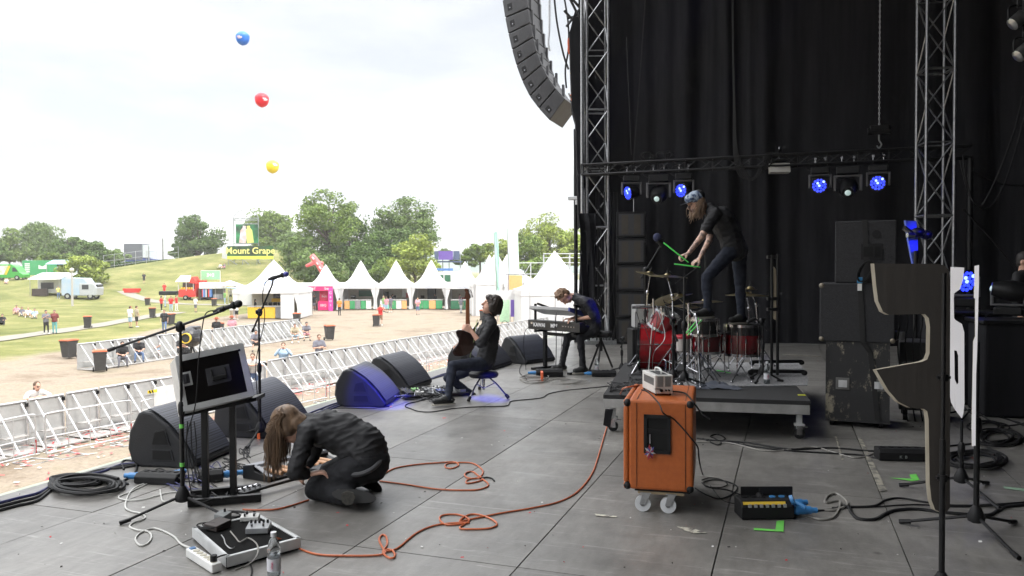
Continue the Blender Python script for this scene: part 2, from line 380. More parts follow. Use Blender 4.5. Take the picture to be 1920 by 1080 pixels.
def tower(label, x, y, size, rz, mt, zb=0, zt=10, step=.62):
    t = thing('truss_tower', label, 'tower', (x, y, 0)); a, b = MB(V(x,y,0)), MB(V(x,y,0))
    lattice((a, b), (x, y, zb), (x, y, zt), size, RZ(rz) @ V(1, 0, 0), .027, .014, step)
    for z in (2.5, 5.0, 7.5):
        b.T = ID
        for k in range(4):
            c = RZ(rz+k*PI/2) @ V(size/2, size/2, 0); e_ = RZ(rz+(k+1)*PI/2) @ V(size/2, size/2, 0)
            b.cyl(V(x, y, z)+c, V(x, y, z)+e_, .022, n=6)
    a.build('chord', mt, t, smooth=True); b.build('bracing', mt, t)
    m = MB(V(x,y,0)); m.box((x, y, .04), (size+.3, size+.3, .08), RZ(rz)); m.build('base_plate', STL, t); return t
p = D(1119, 600, 17.0); tower('bright aluminium lattice tower at the left end of the lighting truss', p.x, p.y, .45, .35, TOW)
p = D(1752, 400, 13.6); tower('bright aluminium lattice tower rising behind the stacked black cases', p.x, p.y, .45, .20, TOW)
# ================================================================ rigging
TRB = mat('truss_black', (.022,.022,.024), .42, .5, col2=(.015,.015,.016), scale=14)
p0 = D(1092, 319, 16.6); p1 = D(1820, 288, 14.2); p1.z = p0.z
t = thing('lighting_truss', 'long black horizontal truss carrying the row of stage lights', 'truss', (p0.x, p0.y, p0.z))
a, b = MB(p0), MB(p0); lattice((a, b), p0, p1, .21, (0,0,1), .022, .010, .27); a.build('chord', TRB, t, smooth=True); b.build('bracing', TRB, t)
def _tp(px):       # point on the truss seen in column px
    r = ray(px, 300); d = p1-p0
    k = (-p0.x*r.y+p0.y*r.x)/(d.x*r.y-d.y*r.x); return p0+d*k
# end post of the truss
m = MB(V(p1.x,p1.y,0)); m.cyl((p1.x, p1.y, 0), (p1.x, p1.y, p1.z-.1), .05); m.box((p1.x, p1.y, .02), (.5, .5, .04)); tag(m.build('support_post', TRB, loc=None, smooth=True), 'thin black post holding the right end of the lighting truss', 'post')
# moving heads -----------------------------------------------------
GLOWB = mat('blue_led', (.02,.03,.5), .3, emit=(.02,.04,1.0), estr=.8)
GLOWW = mat('white_led', (.3,.35,.8), .3, emit=(.12,.18,1.0), estr=1.6)
LENS = mat('lamp_lens', (.5,.6,.6), .05, emit=(.75,1,.95), estr=.1)  # faint glow is put into the lens, on unlit heads too
def moving_head(px, py, label, aim, led=True, s=1.0, truss=True, base=None, grp='moving heads under the truss'):
    o = base if base is not None else _tp(px)+V(0, 0, -.13)
    t = thing('moving_head_light', label, 'stage light', o, 0, grp); up = -1 if truss else 1
    tow = (EYE-o); tow.z = 0; rz = math.atan2(tow.y, tow.x)+PI/2; t.rotation_euler[2] = rz       # local -y looks at the viewer side
    m = MB(); m.box((0, 0, up*.10*s), (.34*s, .22*s, .12*s)); m.build('base', BLKM, t, bevel=.02)
    if truss:
        m = MB()
        for sx in (-.09, .09): m.cyl((sx*s, 0, .0), (sx*s, 0, .13), .012); m.box((sx*s, 0, .13), (.04, .06, .05))
        m.build('clamp', CHR, t)
    m = MB()
    for sx in (-1, 1):
        m.prism([(sx*.17*s, -.06*s, up*.17*s), (sx*.17*s, .06*s, up*.17*s), (sx*.17*s, .05*s, up*.42*s), (sx*.17*s, -.05*s, up*.42*s)], (sx*.04*s, 0, 0))
    m.box((0, 0, up*.185*s), (.42*s, .13*s, .03*s)); m.build('yoke', mat('grey_plastic', (.10,.10,.105), .45), t, bevel=.01)
    hc = V(0, 0, up*.38*s); q = RZ(-rz) @ (Vector(aim)-o-RZ(rz) @ hc); q.normalize(); R = q.to_track_quat('Z', 'Y').to_matrix()
    m = MB()
    if led: m.lathe([(.05*s,-.14*s),(.11*s,-.13*s),(.13*s,0),(.145*s,.06*s),(.15*s,.09*s),(.135*s,.09*s)], hc, 20, R)
    else: m.lathe([(.06*s,-.2*s),(.13*s,-.18*s),(.15*s,-.05*s),(.12*s,.10*s),(.09*s,.2*s),(.075*s,.2*s)], hc, 20, R)
    h = m.build('head', BLKM, t, smooth=True)
    m = MB()
    if led:
        pts = [(0, 0)]+[(.055*math.cos(k*PI/3), .055*math.sin(k*PI/3)) for k in range(6)]+[(.107*math.cos(k*PI/6+.2), .107*math.sin(k*PI/6+.2)) for k in range(12)]
        for i, (x, y) in enumerate(pts):
            m.cur = 1 if i in (0, 3, 8) else 0
            m.cyl(hc+R @ V(x*s, y*s, .085*s), hc+R @ V(x*s, y*s, .1*s), .024*s, n=8)
        g = m.build('led_lens', [GLOWB, GLOWW], t)
        m = MB(); m.cyl(hc+R @ V(0, 0, .08*s), hc+R @ V(0, 0, .086*s), .136*s, n=20); m.build('led_plate', mat('blue_plate', (.003,.005,.05), .3, emit=(.0,.002,1), estr=.05), t)
    else:
        m.ell(hc+R @ V(0, 0, .19*s), (.05*s, .05*s, .03*s), R=R); m.build('lens', LENS, t, smooth=True)
    m = MB(); m.tube(curve_pts([V(-.15*s, .1, up*.08*s), V(-.26*s, .1, up*.02), V(-.22*s, .08, -up*.12*s), V(-.05, .08, -up*.16*s)], 5), .008, 5); m.build('power_cable', BLKR, t)
    return t, o+RZ(rz) @ hc
hd1, h1 = moving_head(1184, 350, 'leftmost blue-lit moving head light on the truss, turned away to the left', _tp(1184)+V(-1.8, -1.6, -.9))
moving_head(1235, 355, 'large moving head with one pale round lens beside the drummer\'s cap', _tp(1235)+V(-.1, -3, -1.9), led=False, s=1.2)
hd3, h3 = moving_head(1282, 350, 'blue-lit moving head light directly above the drummer\'s cap', _tp(1282)+V(-1.2, -2, -.7))
moving_head(1538, 340, 'round-faced blue-lit moving head, left of the two on the right half of the truss', _tp(1538)+V(-.6, -3, -.9))
moving_head(1590, 345, 'unlit large moving head with white lens hanging between the two right-hand blue lights', _tp(1590)+V(-.2, -3, -2.0), led=False, s=1.2)
moving_head(1647, 335, 'rightmost blue-lit moving head light under the chain motor', _tp(1647)+V(-.6, -3, -.6))
# beams that the photograph shows falling on things
def spot(name, frm, to, watts, ang, col=(.03,.03,1)):
    l = bpy.data.lights.new(name, 'SPOT'); l.energy = watts; l.spot_size = math.radians(ang); l.color = col; l.spot_blend = .35; l.shadow_soft_size = .06
    o = bpy.data.objects.new(name, l); sc.collection.objects.link(o); o.location = frm; o.rotation_euler = (Vector(frm)-Vector(to)).to_track_quat('Z', 'Y').to_euler()
# flood lamp on the truss
o = _tp(1461)+V(0, 0, -.03)
t = thing('flood_light', 'white boxy flood lamp clamped to the middle of the truss', 'work light', o, YAW-.1)
m = MB(); m.prism([(-.19,-.06,-.02),(-.19,.08,-.02),(-.19,.05,-.22),(-.19,-.12,-.2)], (.38,0,0)); m.build('housing', mat('cream_paint', (.55,.54,.5), .5), t, bevel=.008)
m = MB(); m.box((0, 0, .03), (.3, .12, .06)); m.build('ballast', BLKM, t); m = MB(); m.cyl((0,0,.06),(0,0,.3),.012); m.box((0,0,.22),(.06,.05,.07)); m.build('clamp', CHR, t)
# chain motor over the truss
o = _tp(1648)
t = thing('chain_hoist', 'black chain motor with long hanging chain above the right half of the truss', 'hoist', o)
m = MB(); m.box((0, 0, .52), (.32, .16, .10)); m.cyl((-.2, 0, .47), (.2, 0, .47), .07, n=14); m.build('motor', BLKM, t, bevel=.012)
m = MB()
for k in range(130):
    z = .6+k*.05; m.tube([V(.012*math.cos(q), 0, .026*math.sin(q)) @ RZ((k % 2)*PI/2)+V(0, 0, z) for q in [i*PI/3 for i in range(6)]], .005, 4, closed=True)
m.build('chain', STL, t); m = MB(); m.tube(curve_pts([(0,0,.45),(0,0,.3),(.04,0,.22),(0,0,.15),(-.04,0,.2)], 4), .014, 6); m.build('hook', STL, t)
# cable bundle falling from the roof and looping over the truss
mb = MB(); rr = random.Random(3); o = _tp(1388)
mb.org = o
for k in range(5):
    j = rr.uniform(-.03, .03); x = -.12+.02*k
    mb.tube(curve_pts([o+V(-.15+j, -.1, 6), o+V(-.12+x*.3, -.1, 3+j), o+V(-.08+x*.4, -.12, 1.2), o+V(x, -.14, .2), o+V(x+.1+.03*k, -.16, -.25-.02*k), o+V(x+.35, -.16, -.33+j), o+V(x+.55+.02*k, -.15, -.05), o+V(x+.62, -.14, .14), o+V(x+.9, -.12, .11), o+V(x+1.1, -.1, .1)], 8), .009, 5)
tag(mb.build('cable_bundle', BLKR, smooth=True), 'thick bundle of black cables dropping from the roof, looping at the middle of the truss', 'cable')
mb = MB(_tp(1232)+V(0, 0, .12)); o = _tp(1232)+V(0, 0, .12)
for k in range(7):
    c = o+V(rr.uniform(-.25, .25), rr.uniform(-.06, .06), .1); R = RZ(rr.uniform(-1, 1)) @ RX(rr.uniform(-.4, .4)); q = .12+rr.uniform(-.03, .02)
    mb.tube([c+R @ V(q*math.cos(i*PI/8), 0, q*.7*math.sin(i*PI/8)) for i in range(16)], .011, 5, closed=True)
tag(mb.build('cable_coil', BLKR, smooth=True), 'small coil of cable lying on top of the truss above the pale-lensed light', 'cable')
for a_, b_, lb in (((1188, 300), (1210, 0), 'thin line running from the left tower foot of the truss up across the drape'), ((1175, 70), (1184, 290), 'near-vertical thin line beside the left edge of the folded drape'), ((1690, 0), (1712, 290), 'dark cable hanging down close beside the right tower')):
    A, B = D(*a_, 16), D(*b_, 16); mb = MB(A); mb.tube([A.lerp(B, k/8)+V(0, 0, -.06*math.sin(PI*k/8)) for k in range(9)], .010, 5); tag(mb.build('rigging_line', BLKR), lb, 'cable')
# swagged cables on the right
for k, (P, lb) in enumerate([([(1918, 180), (1900, 250), (1870, 330), (1845, 380), (1835, 386), (1822, 372), (1810, 330), (1806, 290)], 'outer cable loop sagging beside the right end post'),
    ([(1935, 160), (1910, 260), (1885, 340), (1860, 385), (1838, 390), (1815, 360), (1800, 300)], 'inner cable loop sagging beside the right end post'),
    ([(1822, 320), (1860, 340), (1900, 348), (1960, 350)], 'thin line running right from the end post at truss level'),
    ([(1805, 392), (1860, 450), (1925, 530)], 'slanting stay wire behind the tall white board')]):
    Q = [D(x, y, 13+.1*k) for x, y in P]; mb = MB(Q[0]); mb.tube(curve_pts(Q, 6), .014, 5); tag(mb.build('hanging_cable', BLKR), lb, 'cable')
# ---------------- line array
ARR = mat('speaker_paint', (.04,.041,.045), .55, col2=(.03,.03,.034), scale=6, bump=.15, bscale=60)
GRL = mat('speaker_grille', (.035,.036,.04), .6, col2=(.025,.025,.028), scale=40)
Y0 = 18.2; DARKST = mat('dark_steel', (.08,.08,.085), .5, .5)
Lp = [(936,-72),(938,-36),(942,0),(947,33),(953,63),(960,93),(968,122),(979,152),(993,180),(1010,203),(1031,226)]
Rp = [(985,-78),(986,-45),(988,-15),(990,15),(994,43),(999,70),(1006,97),(1015,122),(1027,145),(1042,166),(1060,186)]
c0 = PY(1000, 60, Y0+.5)
t = thing('line_array', 'curved hanging column of dark line array speaker cabinets at the stage edge', 'speaker array', c0)
for i in range(len(Lp)-1):
    A, B, C, E_ = [PY(*p, Y0) for p in (Lp[i], Rp[i], Rp[i+1], Lp[i+1])]
    up = (A+B-C-E_)/2; gap = up*.035; A, B, C, E_ = A-gap, B-gap, C+gap, E_+gap
    cab = MB(c0); cab.prism([A, B, C, E_], (0, 1.15, 0)); cb = cab.build('speaker_cabinet', ARR, t, bevel=.012)
    cen = (A+B+C+E_)/4; ex = ((B+C)-(A+E_))/2; ey = ((A+B)-(C+E_))/2
    P = lambda x, y, o=0: cen+ex*x+ey*y+V(0, -o, 0)
    m = MB(c0); m.prism([P(x, y) for x, y in [(-.05,.22),(.02,.4),(.16,.46),(.3,.42),(.4,.25),(.42,0),(.4,-.25),(.26,-.42),(.1,-.46),(-.02,-.4),(-.07,-.15)]], (0, -.006, 0)); m.build('side_pad', GRL, cb)
    m = MB(c0); m.prism([P(-.34,.2), P(-.14,.2), P(-.14,-.24), P(-.34,-.24)], (0, -.004, 0)); m.build('rigging_window', BLK, cb)
    m = MB(c0); m.prism([P(-.26,-.04), P(-.22,-.04), P(-.22,-.1), P(-.26,-.1)], (0, -.012, 0)); m.build('pin', CHR, cb)
    m = MB(c0)
    m2_ = m
    for s in (.1, .9): m = MB(c0); m.box(B.lerp(C, .5)+V(.02, .1+s*.95, 0), (.05, .08, ey.length*.95), RY(0)); m.build('rigging_bar', DARKST, cb)
# hanging cables and chain between array and tower
for pts, lb, mm in (([(1030, -20), (1030, 50), (1028, 80), (1031, 95)], 'short chain and strap hanging right of the line array', STL), ([(1038, -20), (1044, 40), (1056, 100), (1066, 130)], 'dark cable curving down between line array and tower', BLKR), ([(1055, -20), (1065, 40), (1066, 90), (1060, 130), (1062, 165)], 'thick dark cable hanging beside the orange and yellow slings', BLKR), ([(1066, 175), (1080, 205), (1092, 224)], 'thin stay running from the lowest array cabinet to the tower', STL)):
    Q = [D(x, y, 17.6) for x, y in pts]; mb = MB(Q[0]); mb.tube(curve_pts(Q, 6), .022, 6); tag(mb.build('hanging_cable', mm), lb, 'cable')
for i, (pts, cc, lb) in enumerate((([(1067, 70), (1068, 80), (1066, 95), (1070, 100)], (.55,.12,.06), 'reddish rope sling hanging on the dark column left of the tower'), ([(1074, 122), (1078, 128), (1073, 140), (1077, 150)], (.75,.5,.05), 'yellow rope sling hanging on the dark column left of the tower'), ([(1072, 180), (1078, 183), (1076, 190), (1074, 186)], (.8,.2,.08), 'orange hook hanging under the yellow sling'))):
    o = D(*pts[1], 17.0); mb = MB(o)
    for k in range(5): mb.tube(curve_pts([D(x+random.uniform(-3, 3), y+random.uniform(-3, 3), 17.0) for x, y in pts], 4), .018, 5)
    tag(mb.build('sling', mat('rope%d' % i, cc, .8)), lb, 'rope')
# dark cloth column left of the tower and roof corner braces
A = D(1088, 300, 16.75); mb = MB(V(A.x, A.y, 0))
pol = [D(1078, 20, 16.8), D(1088, 40, 16.8), D(1096, 330, 16.8), D(1092, 420, 16.8), D(1085, 430, 16.8), D(1080, 230, 16.8), D(1073, 205, 16.8), D(1068, 60, 16.8)]
mb.prism(pol, FW*.3); tag(mb.build('cloth_sleeve', DRAPE, kind=None), 'ragged black cloth sleeve wrapped along the outside of the left tower', 'cloth')
A = D(1091, 200, 16.65); mb = MB(V(A.x, A.y, 0)); mb.cyl(V(A.x, A.y, 2.2), V(A.x, A.y, 9), .03, n=8)
tag(mb.build('mast', STL), 'pale slim pole standing against the left tower', 'pole')
mb = MB(D(1090, 520, 16.2)); vs = []
for k in range(9):
    x0 = 1084+k*4.2
    for j in range(9):
        yy = 400+j*29; vs.append(D(x0+4*math.sin(k*1.9+j*.5)+(0 if j else -2)+ (8-k)*(1-j/8)*.2, yy, 16.2+.12*(k % 2)+.04*math.sin(j)))
mb.add(vs, [(k*9+j, (k+1)*9+j, (k+1)*9+j+1, k*9+j+1) for k in range(8) for j in range(8)]); o = mb.build('cloth_wrap', DRAPE, smooth=True); o.modifiers.new('s', 'SOLIDIFY').thickness = .02
tag(o, 'crumpled black cloth wrapped round the foot of the left tower', 'cloth')
o = D(1060, 8, 17.4); mb = MB(o)
for q in ((1040, -40, 1092, 20), (1050, -40, 1092, 45), (1062, 50, 1092, 10), (1058, 20, 1090, 55), (1060, -20, 1092, -10), (1063, 34, 1088, 30)): mb.cyl(D(q[0], q[1], 17.4), D(q[2], q[3], 17.4), .03, n=6)
tag(mb.build('roof_bracing', TRB), 'dark roof lattice piece reaching left from the top of the tower', 'truss')
# pole with a clamp at the stage corner
b0 = F(1080, 642); top = D(1075, 372, (b0-EYE).dot(FW))
t = thing('corner_pole', 'slim black pole with a pale clamp at the far stage corner', 'pole', b0)
m = MB(b0); m.cyl(b0, V(b0.x, b0.y, top.z+1.5), .045, n=10); m.build('shaft', BLKM, t, smooth=True)
m = MB(b0); m.box(V(b0.x, b0.y, top.z), (.32, .12, .08)); m.box(V(b0.x+.05, b0.y, top.z-.1), (.1, .12, .1)); m.build('clamp', STL, t, bevel=.01)
m = MB(b0); m.tube(curve_pts([V(b0.x+.06, b0.y, top.z), V(b0.x+.2, b0.y, top.z+.3), V(b0.x+.12, b0.y, top.z+.9)], 5), .02, 6); m.build('cable', BLKR, t)
# side-fill speaker tower by the left tower
bx, by = D(1183, 520, 16.9).x, D(1183, 520, 16.9).y
zt = D(1183, 398, 16.9).z
t = thing('side_fill_stack', 'tall black stack of side-fill speakers standing in front of the drape behind the drummer\'s mic', 'speaker stack', (bx, by, 0), YAW*.6)
hh = zt/5.0
for k in range(5):
    m = MB(); m.box((0, 0, hh*(k+.5)), (.62, .55, hh-.02)); c = m.build('speaker_cabinet', BLK, t, bevel=.012)
    m = MB(); m.cur = 0; m.box((0, -.28, hh*(k+.5)), (.52, .012, hh*.8)); m.cur = 1
    for sx in (-.13, .13): m.box((sx, -.288, hh*(k+.5)), (.14, .006, hh*.72))
    m.build('grille', [GRL, mat('brown_cone', (.05,.042,.032), .7)], c)
# clutter in the dark corner at the tower foot
for px, py, s, lb in ((1128, 634, (.5,.4,.3), 'small dark case on the floor at the left tower foot'), (1150, 632, (.35,.3,.22), 'low dark box on the floor beside the side-fill stack')):
    q = F(px, py); mb = MB(q); mb.box(q+V(0, 0, s[2]/2+.002), s, RZ(.3)); mb.box(q+V(0, 0, s[2]+.012), (s[0]*.7, s[1]*.7, .03), RZ(.3)); tag(mb.build('equipment_case', BLKM, bevel=.01), lb, 'case')
rr = random.Random(9); mb = MB(F(1130, 640)+V(0,0,.5))
for k in range(14):
    x = 1098+rr.uniform(0, 60); q = [D(x+rr.uniform(-6, 6)*j*.3, 360+j*55, 16.75) for j in range(6)]; q[-1].z = .02; mb.tube(curve_pts(q, 4), .012, 4)
tag(mb.build('cable_run', BLKR), 'tangle of cables running down inside the left tower', 'cable')
# ================================================================ festival ground
def bloc(px, d): return G(px, d)
SHEET = mat('barrier_sheet', (.45,.45,.44), .5, .05, col2=(.38,.38,.37), scale=5, bump=.2)
BST = mat('barrier_steel', (.62,.63,.64), .4, .7, col2=(.5,.5,.5), scale=9)
PLW = mat('dusty_plate', (.45,.44,.42), .7, .2, col2=(.33,.31,.29), scale=5)
# --- solid crowd barrier, 1 m panels, braces on the +x side
bar = thing('crowd_barrier', 'solid aluminium crowd barrier panel in the long line in front of the stage', 'crowd barrier', (0,0,0), 0, 'crowd barriers in the line before the stage')
m = MB(); m.box((0, 0, .62), (.012, .96, 1.1)); m.box((.012, 0, .35), (.02, .9, .03)); m.box((.012, 0, .75), (.02, .9, .03)); m.build('panel', SHEET, bar)
m = MB()
for y in (-.48, .48): m.cyl((.02, y, .05), (.02, y, 1.2), .024, n=6)
m.cyl((.02, -.48, 1.2), (.02, .48, 1.2), .028, n=6); m.build('frame', BST, bar)
for y in (-.32, .32): m = MB(); m.cyl((.05, y, 1.15), (.98, y, .06), .024, n=6); m.build('brace', BST, bar)
m = MB(); m.box((.3, 0, .36), (.26, .62, .03)); m.build('step', PLW, bar)
m = MB(); m.box((.5, 0, .03), (1.1, .94, .012)); m.box((1.03, 0, .045), (.04, .94, .04)); m.build('floor_plate', PLW, bar)
m = MB(); m.box((.06, .46, 1.1), (.07, .05, .10)); m.build('latch', BLK, bar)
BP = [(-20.6, 3), (-19.6, 9), (-18.8, 14.4), (-18.4, 20), (-18.1, 28), (-17.5, 37), (-16.6, 46), (-15.6, 56)]
pl = curve_pts([V(x, y, GZ) for x, y in BP], 60); acc = 0; last = pl[0]; cnt = 0; first = True
for i in range(1, len(pl)):
    if (pl[i]-last).length >= .98:
        mid = (pl[i]+last)/2; ang = math.atan2(pl[i].y-last.y, pl[i].x-last.x)-PI/2
        mid.z = float(terr(mid.x, mid.y))
        if first: bar.location = mid; bar.rotation_euler[2] = ang; first = False
        else: dup(bar, mid, ang)
        last = pl[i]
# second line, further out
n0 = None; pl = curve_pts([V(-31.0, 27.4, 0), V(-31.0, 33, 0), V(-31.4, 40, 0), V(-31.8, 46.5, 0)], 60); last = pl[0]
for i in range(1, len(pl)):
    if (pl[i]-last).length >= .98:
        mid = (pl[i]+last)/2; ang = math.atan2(pl[i].y-last.y, pl[i].x-last.x)-PI/2; mid.z = float(terr(mid.x, mid.y))
        c = dup(bar, mid, ang, 'solid aluminium crowd barrier panel in the shorter line out on the worn field'); c['group'] = 'crowd barriers in the second line'
        last = pl[i]
# --- light steel barriers
RED = mat('red_paint', (.35,.03,.03), .5)
pb = thing('police_barrier', 'light tubular steel barrier standing between crowd barrier and stage', 'barrier', (0,0,0), 0, 'tubular barriers in the pit')
m = MB(); m.tube(curve_pts([(0,-1.12,.1),(0,-1.14,.5),(0,-1.13,.98),(0,-1.02,1.08),(0,0,1.08),(0,1.02,1.08),(0,1.13,.98),(0,1.14,.5),(0,1.12,.1)], 4), .021, 6); m.cyl((0,-1.13,.5),(0,1.13,.5),.016, n=6); m.cyl((0,-1.13,.1),(0,1.13,.1),.021, n=6); m.build('frame', BST, pb)
m = MB()
for k in range(3): y = -.56+k*.56; m.cyl((0, y, .5+.0), (0, y, 1.08), .011, n=5); m.cyl((0, y, .1), (0, y, .5), .011, n=5)
m.build('upright', BST, pb)
m = MB(); m.cyl((0, 1.145, .12), (0, 1.145, .45), .026, n=6); m.build('hook_sleeve', RED, pb)
for y in (-.8, .8): m = MB(); m.tube([(-.02, y-.25, .02), (.62, y-.3, .02), (.62, y+.3, .02), (-.02, y+.25, .02)], .02, 5, closed=True); m.build('foot', BST, pb)
first = True
for k in range(18):
    y = 3.5+k*2.36; x = float(np.interp(y, [3, 14, 18, 25, 35, 48], [-17.9, -17.3, -16.2, -14.8, -14.5, -15.2]))+random.uniform(-.12, .12)
    x2 = float(np.interp(y+1, [3, 14, 18, 25, 35, 48], [-17.9, -17.3, -16.2, -14.8, -14.5, -15.2]))
    ang = -math.atan2(x2-x, 1)*.6+random.uniform(-.05, .05); q = V(x, y, float(terr(x, y)))
    if first: pb.location = q; pb.rotation_euler[2] = ang; first = False
    else: dup(pb, q, ang)
# board with hazard stripe hung on a near barrier
A = D(285, 738, 21.2); mb = MB(A); R = RZ(-.1); mb.cur = 0; mb.box(A+V(0, .9, -.12), (.02, 1.5, .5), R); mb.cur = 1
mb.box(A+V(.014, 0.0, .06), (.01, .3, .08), R); mb.cur = 2
for k in range(3): mb.box(A+V(.022, -.09+k*.09, .06), (.006, .035, .085), R @ RX(.5))
tag(mb.build('barrier_board', [WHT, mat('hazard_yellow', (.8,.6,.03), .5), BLK]), 'white board with a yellow and black hazard stripe on a pit barrier', 'board')
# confetti and paper strips on the ground
mb = MB(); rr = random.Random(4)
for k in range(2600):
    y = rr.uniform(6, 48); bx = float(np.interp(y, [3, 14.4, 28, 46], [-19.9, -18.8, -18.1, -16.6])); x = bx+abs(rr.gauss(0.9, .8)) if rr.random() < .75 else rr.uniform(-17, -6); z = float(terr(x, y))+rr.uniform(.02, .06)
    a = rr.uniform(0, PI); l, w_ = rr.uniform(.04, .11), rr.uniform(.012, .03); dx = V(math.cos(a)*l, math.sin(a)*l, rr.uniform(-.01, .01)); dy = V(-math.sin(a)*w_, math.cos(a)*w_, 0); q = V(x, y, z)
    mb.cur = 0 if rr.random() < .55 else 1; mb.quad(q-dx-dy, q+dx-dy, q+dx+dy, q-dx+dy)
mb.build('confetti', [mat('red_paper', (.7,.06,.07), .7), mat('white_paper', (.75,.74,.72), .7)], kind='stuff')
# --- wheelie bins
LID = mat('bin_lid', (.55,.13,.05), .5); BINB = mat('bin_body', (.045,.042,.042), .55, col2=(.03,.03,.03))
bn = thing('wheelie_bin', 'x', 'bin', (0,0,0), 0, 'wheelie bins on the field')
m = MB(); vs = []
for z, w_, d_ in ((.08,.22,.24),(.9,.28,.33)): vs += [(-w_,-d_,z),(w_,-d_,z),(w_,d_,z),(-w_,d_,z)]
m.add(vs, [(0,3,2,1),(4,5,6,7),(0,1,5,4),(1,2,6,5),(2,3,7,6),(3,0,4,7)]); m.box((0, 0, .9), (.6, .7, .05)); m.build('body', BINB, bn, bevel=.02)
m = MB(); m.box((0, 0, .965), (.62, .74, .05)); m.box((0, 0, 1.0), (.48, .55, .04)); m.cyl((-.22,.37,.97),(.22,.37,.97),.025); m.build('lid', LID, bn, bevel=.015)
m = MB(); m.box((.02, -.292, .68), (.24, .006, .34), RX(.07)); m.build('sticker', WHT, bn)
for sx in (-.27, .27): m = MB(); m.cyl((sx-.03, .3, .1), (sx+.03, .3, .1), .1, n=14); m.build('wheel', BLKR, bn, smooth=True)
bins = [(185,693,'wheelie bin with a white sticker at the near end of the second barrier line',.5),(127,669,'wheelie bin standing alone on the worn earth left of the second barrier line',-.3),(163,612,'wheelie bin with white sticker up on the grass beside the footpath',.4),(276,571,'small distant wheelie bin below the man in black on the slope',.2),(285,593,'leaning-looking wheelie bin on the grass left of the red-shirted group',.3),(318,607,'wheelie bin right behind the walker in a black tee',-.2),(411,628,'wheelie bin showing over the second barrier line above the flight case',.3),(617,636,'wheelie bin at the far end of the second barrier line',.5),(705,611,'wheelie bin beside the man in a red tee',.1),(556,607,'wheelie bin before the white side wall of the coffee tent',.1),(905,601,'wheelie bin just left of the guitarist\'s face',0),(401,573,'distant wheelie bin under the green sign',.1),(178,551,'small dark bin on the bank beside the pale truck',0)]
for i, (px, py, lb, r) in enumerate(bins):
    q, d = GF(px, py); rz = YAW+r
    if px == 178: q = G(px, 118)
    if i == 0: bn.location = q; bn.rotation_euler[2] = rz; bn['label'] = lb
    else: dup(bn, q, rz, lb)
# --- tents
TENT = mat('tent_pvc', (.6,.6,.6), .5, col2=(.56,.56,.56), scale=1.5)
TENTIN = mat('tent_lining', (.5,.46,.38), .8)
def pagoda(px, d, wd, eave, apex, label, rot=0, back=True, sides=(1, 1), name='pagoda_tent', lean=0, base=None, frontwall=False, grp='white pagoda tents'):
    o = G(px, d); 
    if base is not None: o.z = base
    t = thing(name, label, 'tent', o, YAW+rot, grp); h = wd/2; n = 14; mb = MB(); vs = []
    for k in range(n+1):
        s = k/n; r = h*(1-s)**1.0*(1-.24*math.sin(PI*s))+.06; z = eave+(apex-eave)*(s**1.25)
        for j in range(16):
            a = j/16*4; side = int(a); f = a-side; sag = 1-.06*(1-s)*math.sin(PI*f)
            c = [(-1,-1),(1,-1),(1,1),(-1,1),(-1,-1)]; x = (c[side][0]*(1-f)+c[side+1][0]*f)*r; y = (c[side][1]*(1-f)+c[side+1][1]*f)*r
            vs.append((x*(sag if side % 2 else 1), y*(sag if side % 2 == 0 else 1), z+.10*math.sin(PI*f)*(1-s)*0))
    mb.add(vs, [(k*16+j, k*16+(j+1) % 16, (k+1)*16+(j+1) % 16, (k+1)*16+j) for k in range(n) for j in range(16)]); mb.ell((0, 0, apex), .09, 6, 4)
    mb.build('roof', TENT, t, smooth=False)
    m = MB(); h2 = h+.03
    for a in range(4):
        m.T = RZ(a*PI/2).to_4x4(); m.box((0, -h2, eave-.16), (wd+.05, .02, .4))
    m.build('valance', TENT, t)
    m = MB()
    for sx in (-1, 1):
        for sy in (-1, 1): m.box((sx*(h-.06), sy*(h-.06), eave/2), (.1, .1, eave))
    m.build('pole', ALU, t)
    if back: m = MB(); m.box((0, h-.1, eave/2), (wd-.2, .03, eave-.3)); m.build('back_wall', TENTIN, t)
    for sx, on in zip((-1, 1), sides):
        if on: m = MB(); m.box((sx*(h-.03), 0, eave/2-.1), (.03, wd-.3, eave-.3)); m.build('side_wall', TENT, t)
    for sx in (-1, 1):
        pr = [(-.0, eave-.3), (.55, eave-.3), (.42, eave*.72), (.2, eave*.45), (.18, eave*.3), (.26, .05), (0, .05)]
        m = MB(); m.prism([(sx*(h-x), -h+.0, z) for x, z in pr], (0, .08, 0))
        if not frontwall: m.build('tied_curtain', TENT, t)
    if frontwall:
        m = MB()
        for k in range(8): m.box((-h+(k+.5)*wd/8, -h+.0+.02*(k % 2), eave/2-.1), (wd/8-.01, .03, eave-.1))
        m.build('front_wall', TENT, t)
    return t, h
GRN = mat('sign_green', (.05,.32,.12), .6); GRND = mat('board_green', (.02,.13,.06), .6); YEL = mat('counter_yellow', (.85,.52,.04), .5)
ORG = mat('banner_orange', (.85,.42,.16), .6); PNK = mat('booth_pink', (.72,.03,.16), .5); MAG = mat('booth_magenta', (.62,.05,.35), .5)
PUR = mat('flag_purple', (.16,.09,.4), .7); TEAL = mat('flag_teal', (.2,.6,.45), .7); BLU = mat('blue_paint', (.08,.2,.5), .6); TXB = mat('print_blue', (.2,.3,.6), .6)
def counter(t, h, cols, z=1.05, txt=None):
    m = MB(); m.box((0, -h+.5, z+.03), (2*h-1.0, .6, .06)); m.build('counter_top', WHT, t)
    n = len(cols); w_ = (2*h-1.0)/n; m = MB(); ms = []
    for i, c in enumerate(cols):
        if c not in ms: ms.append(c)
        m.cur = ms.index(c); m.box((-h+.5+w_*(i+.5), -h+.22, z/2), (w_-.05, .03, z-.12), RY(random.uniform(-.02, .02)))
    m.build('counter_front', ms, t)
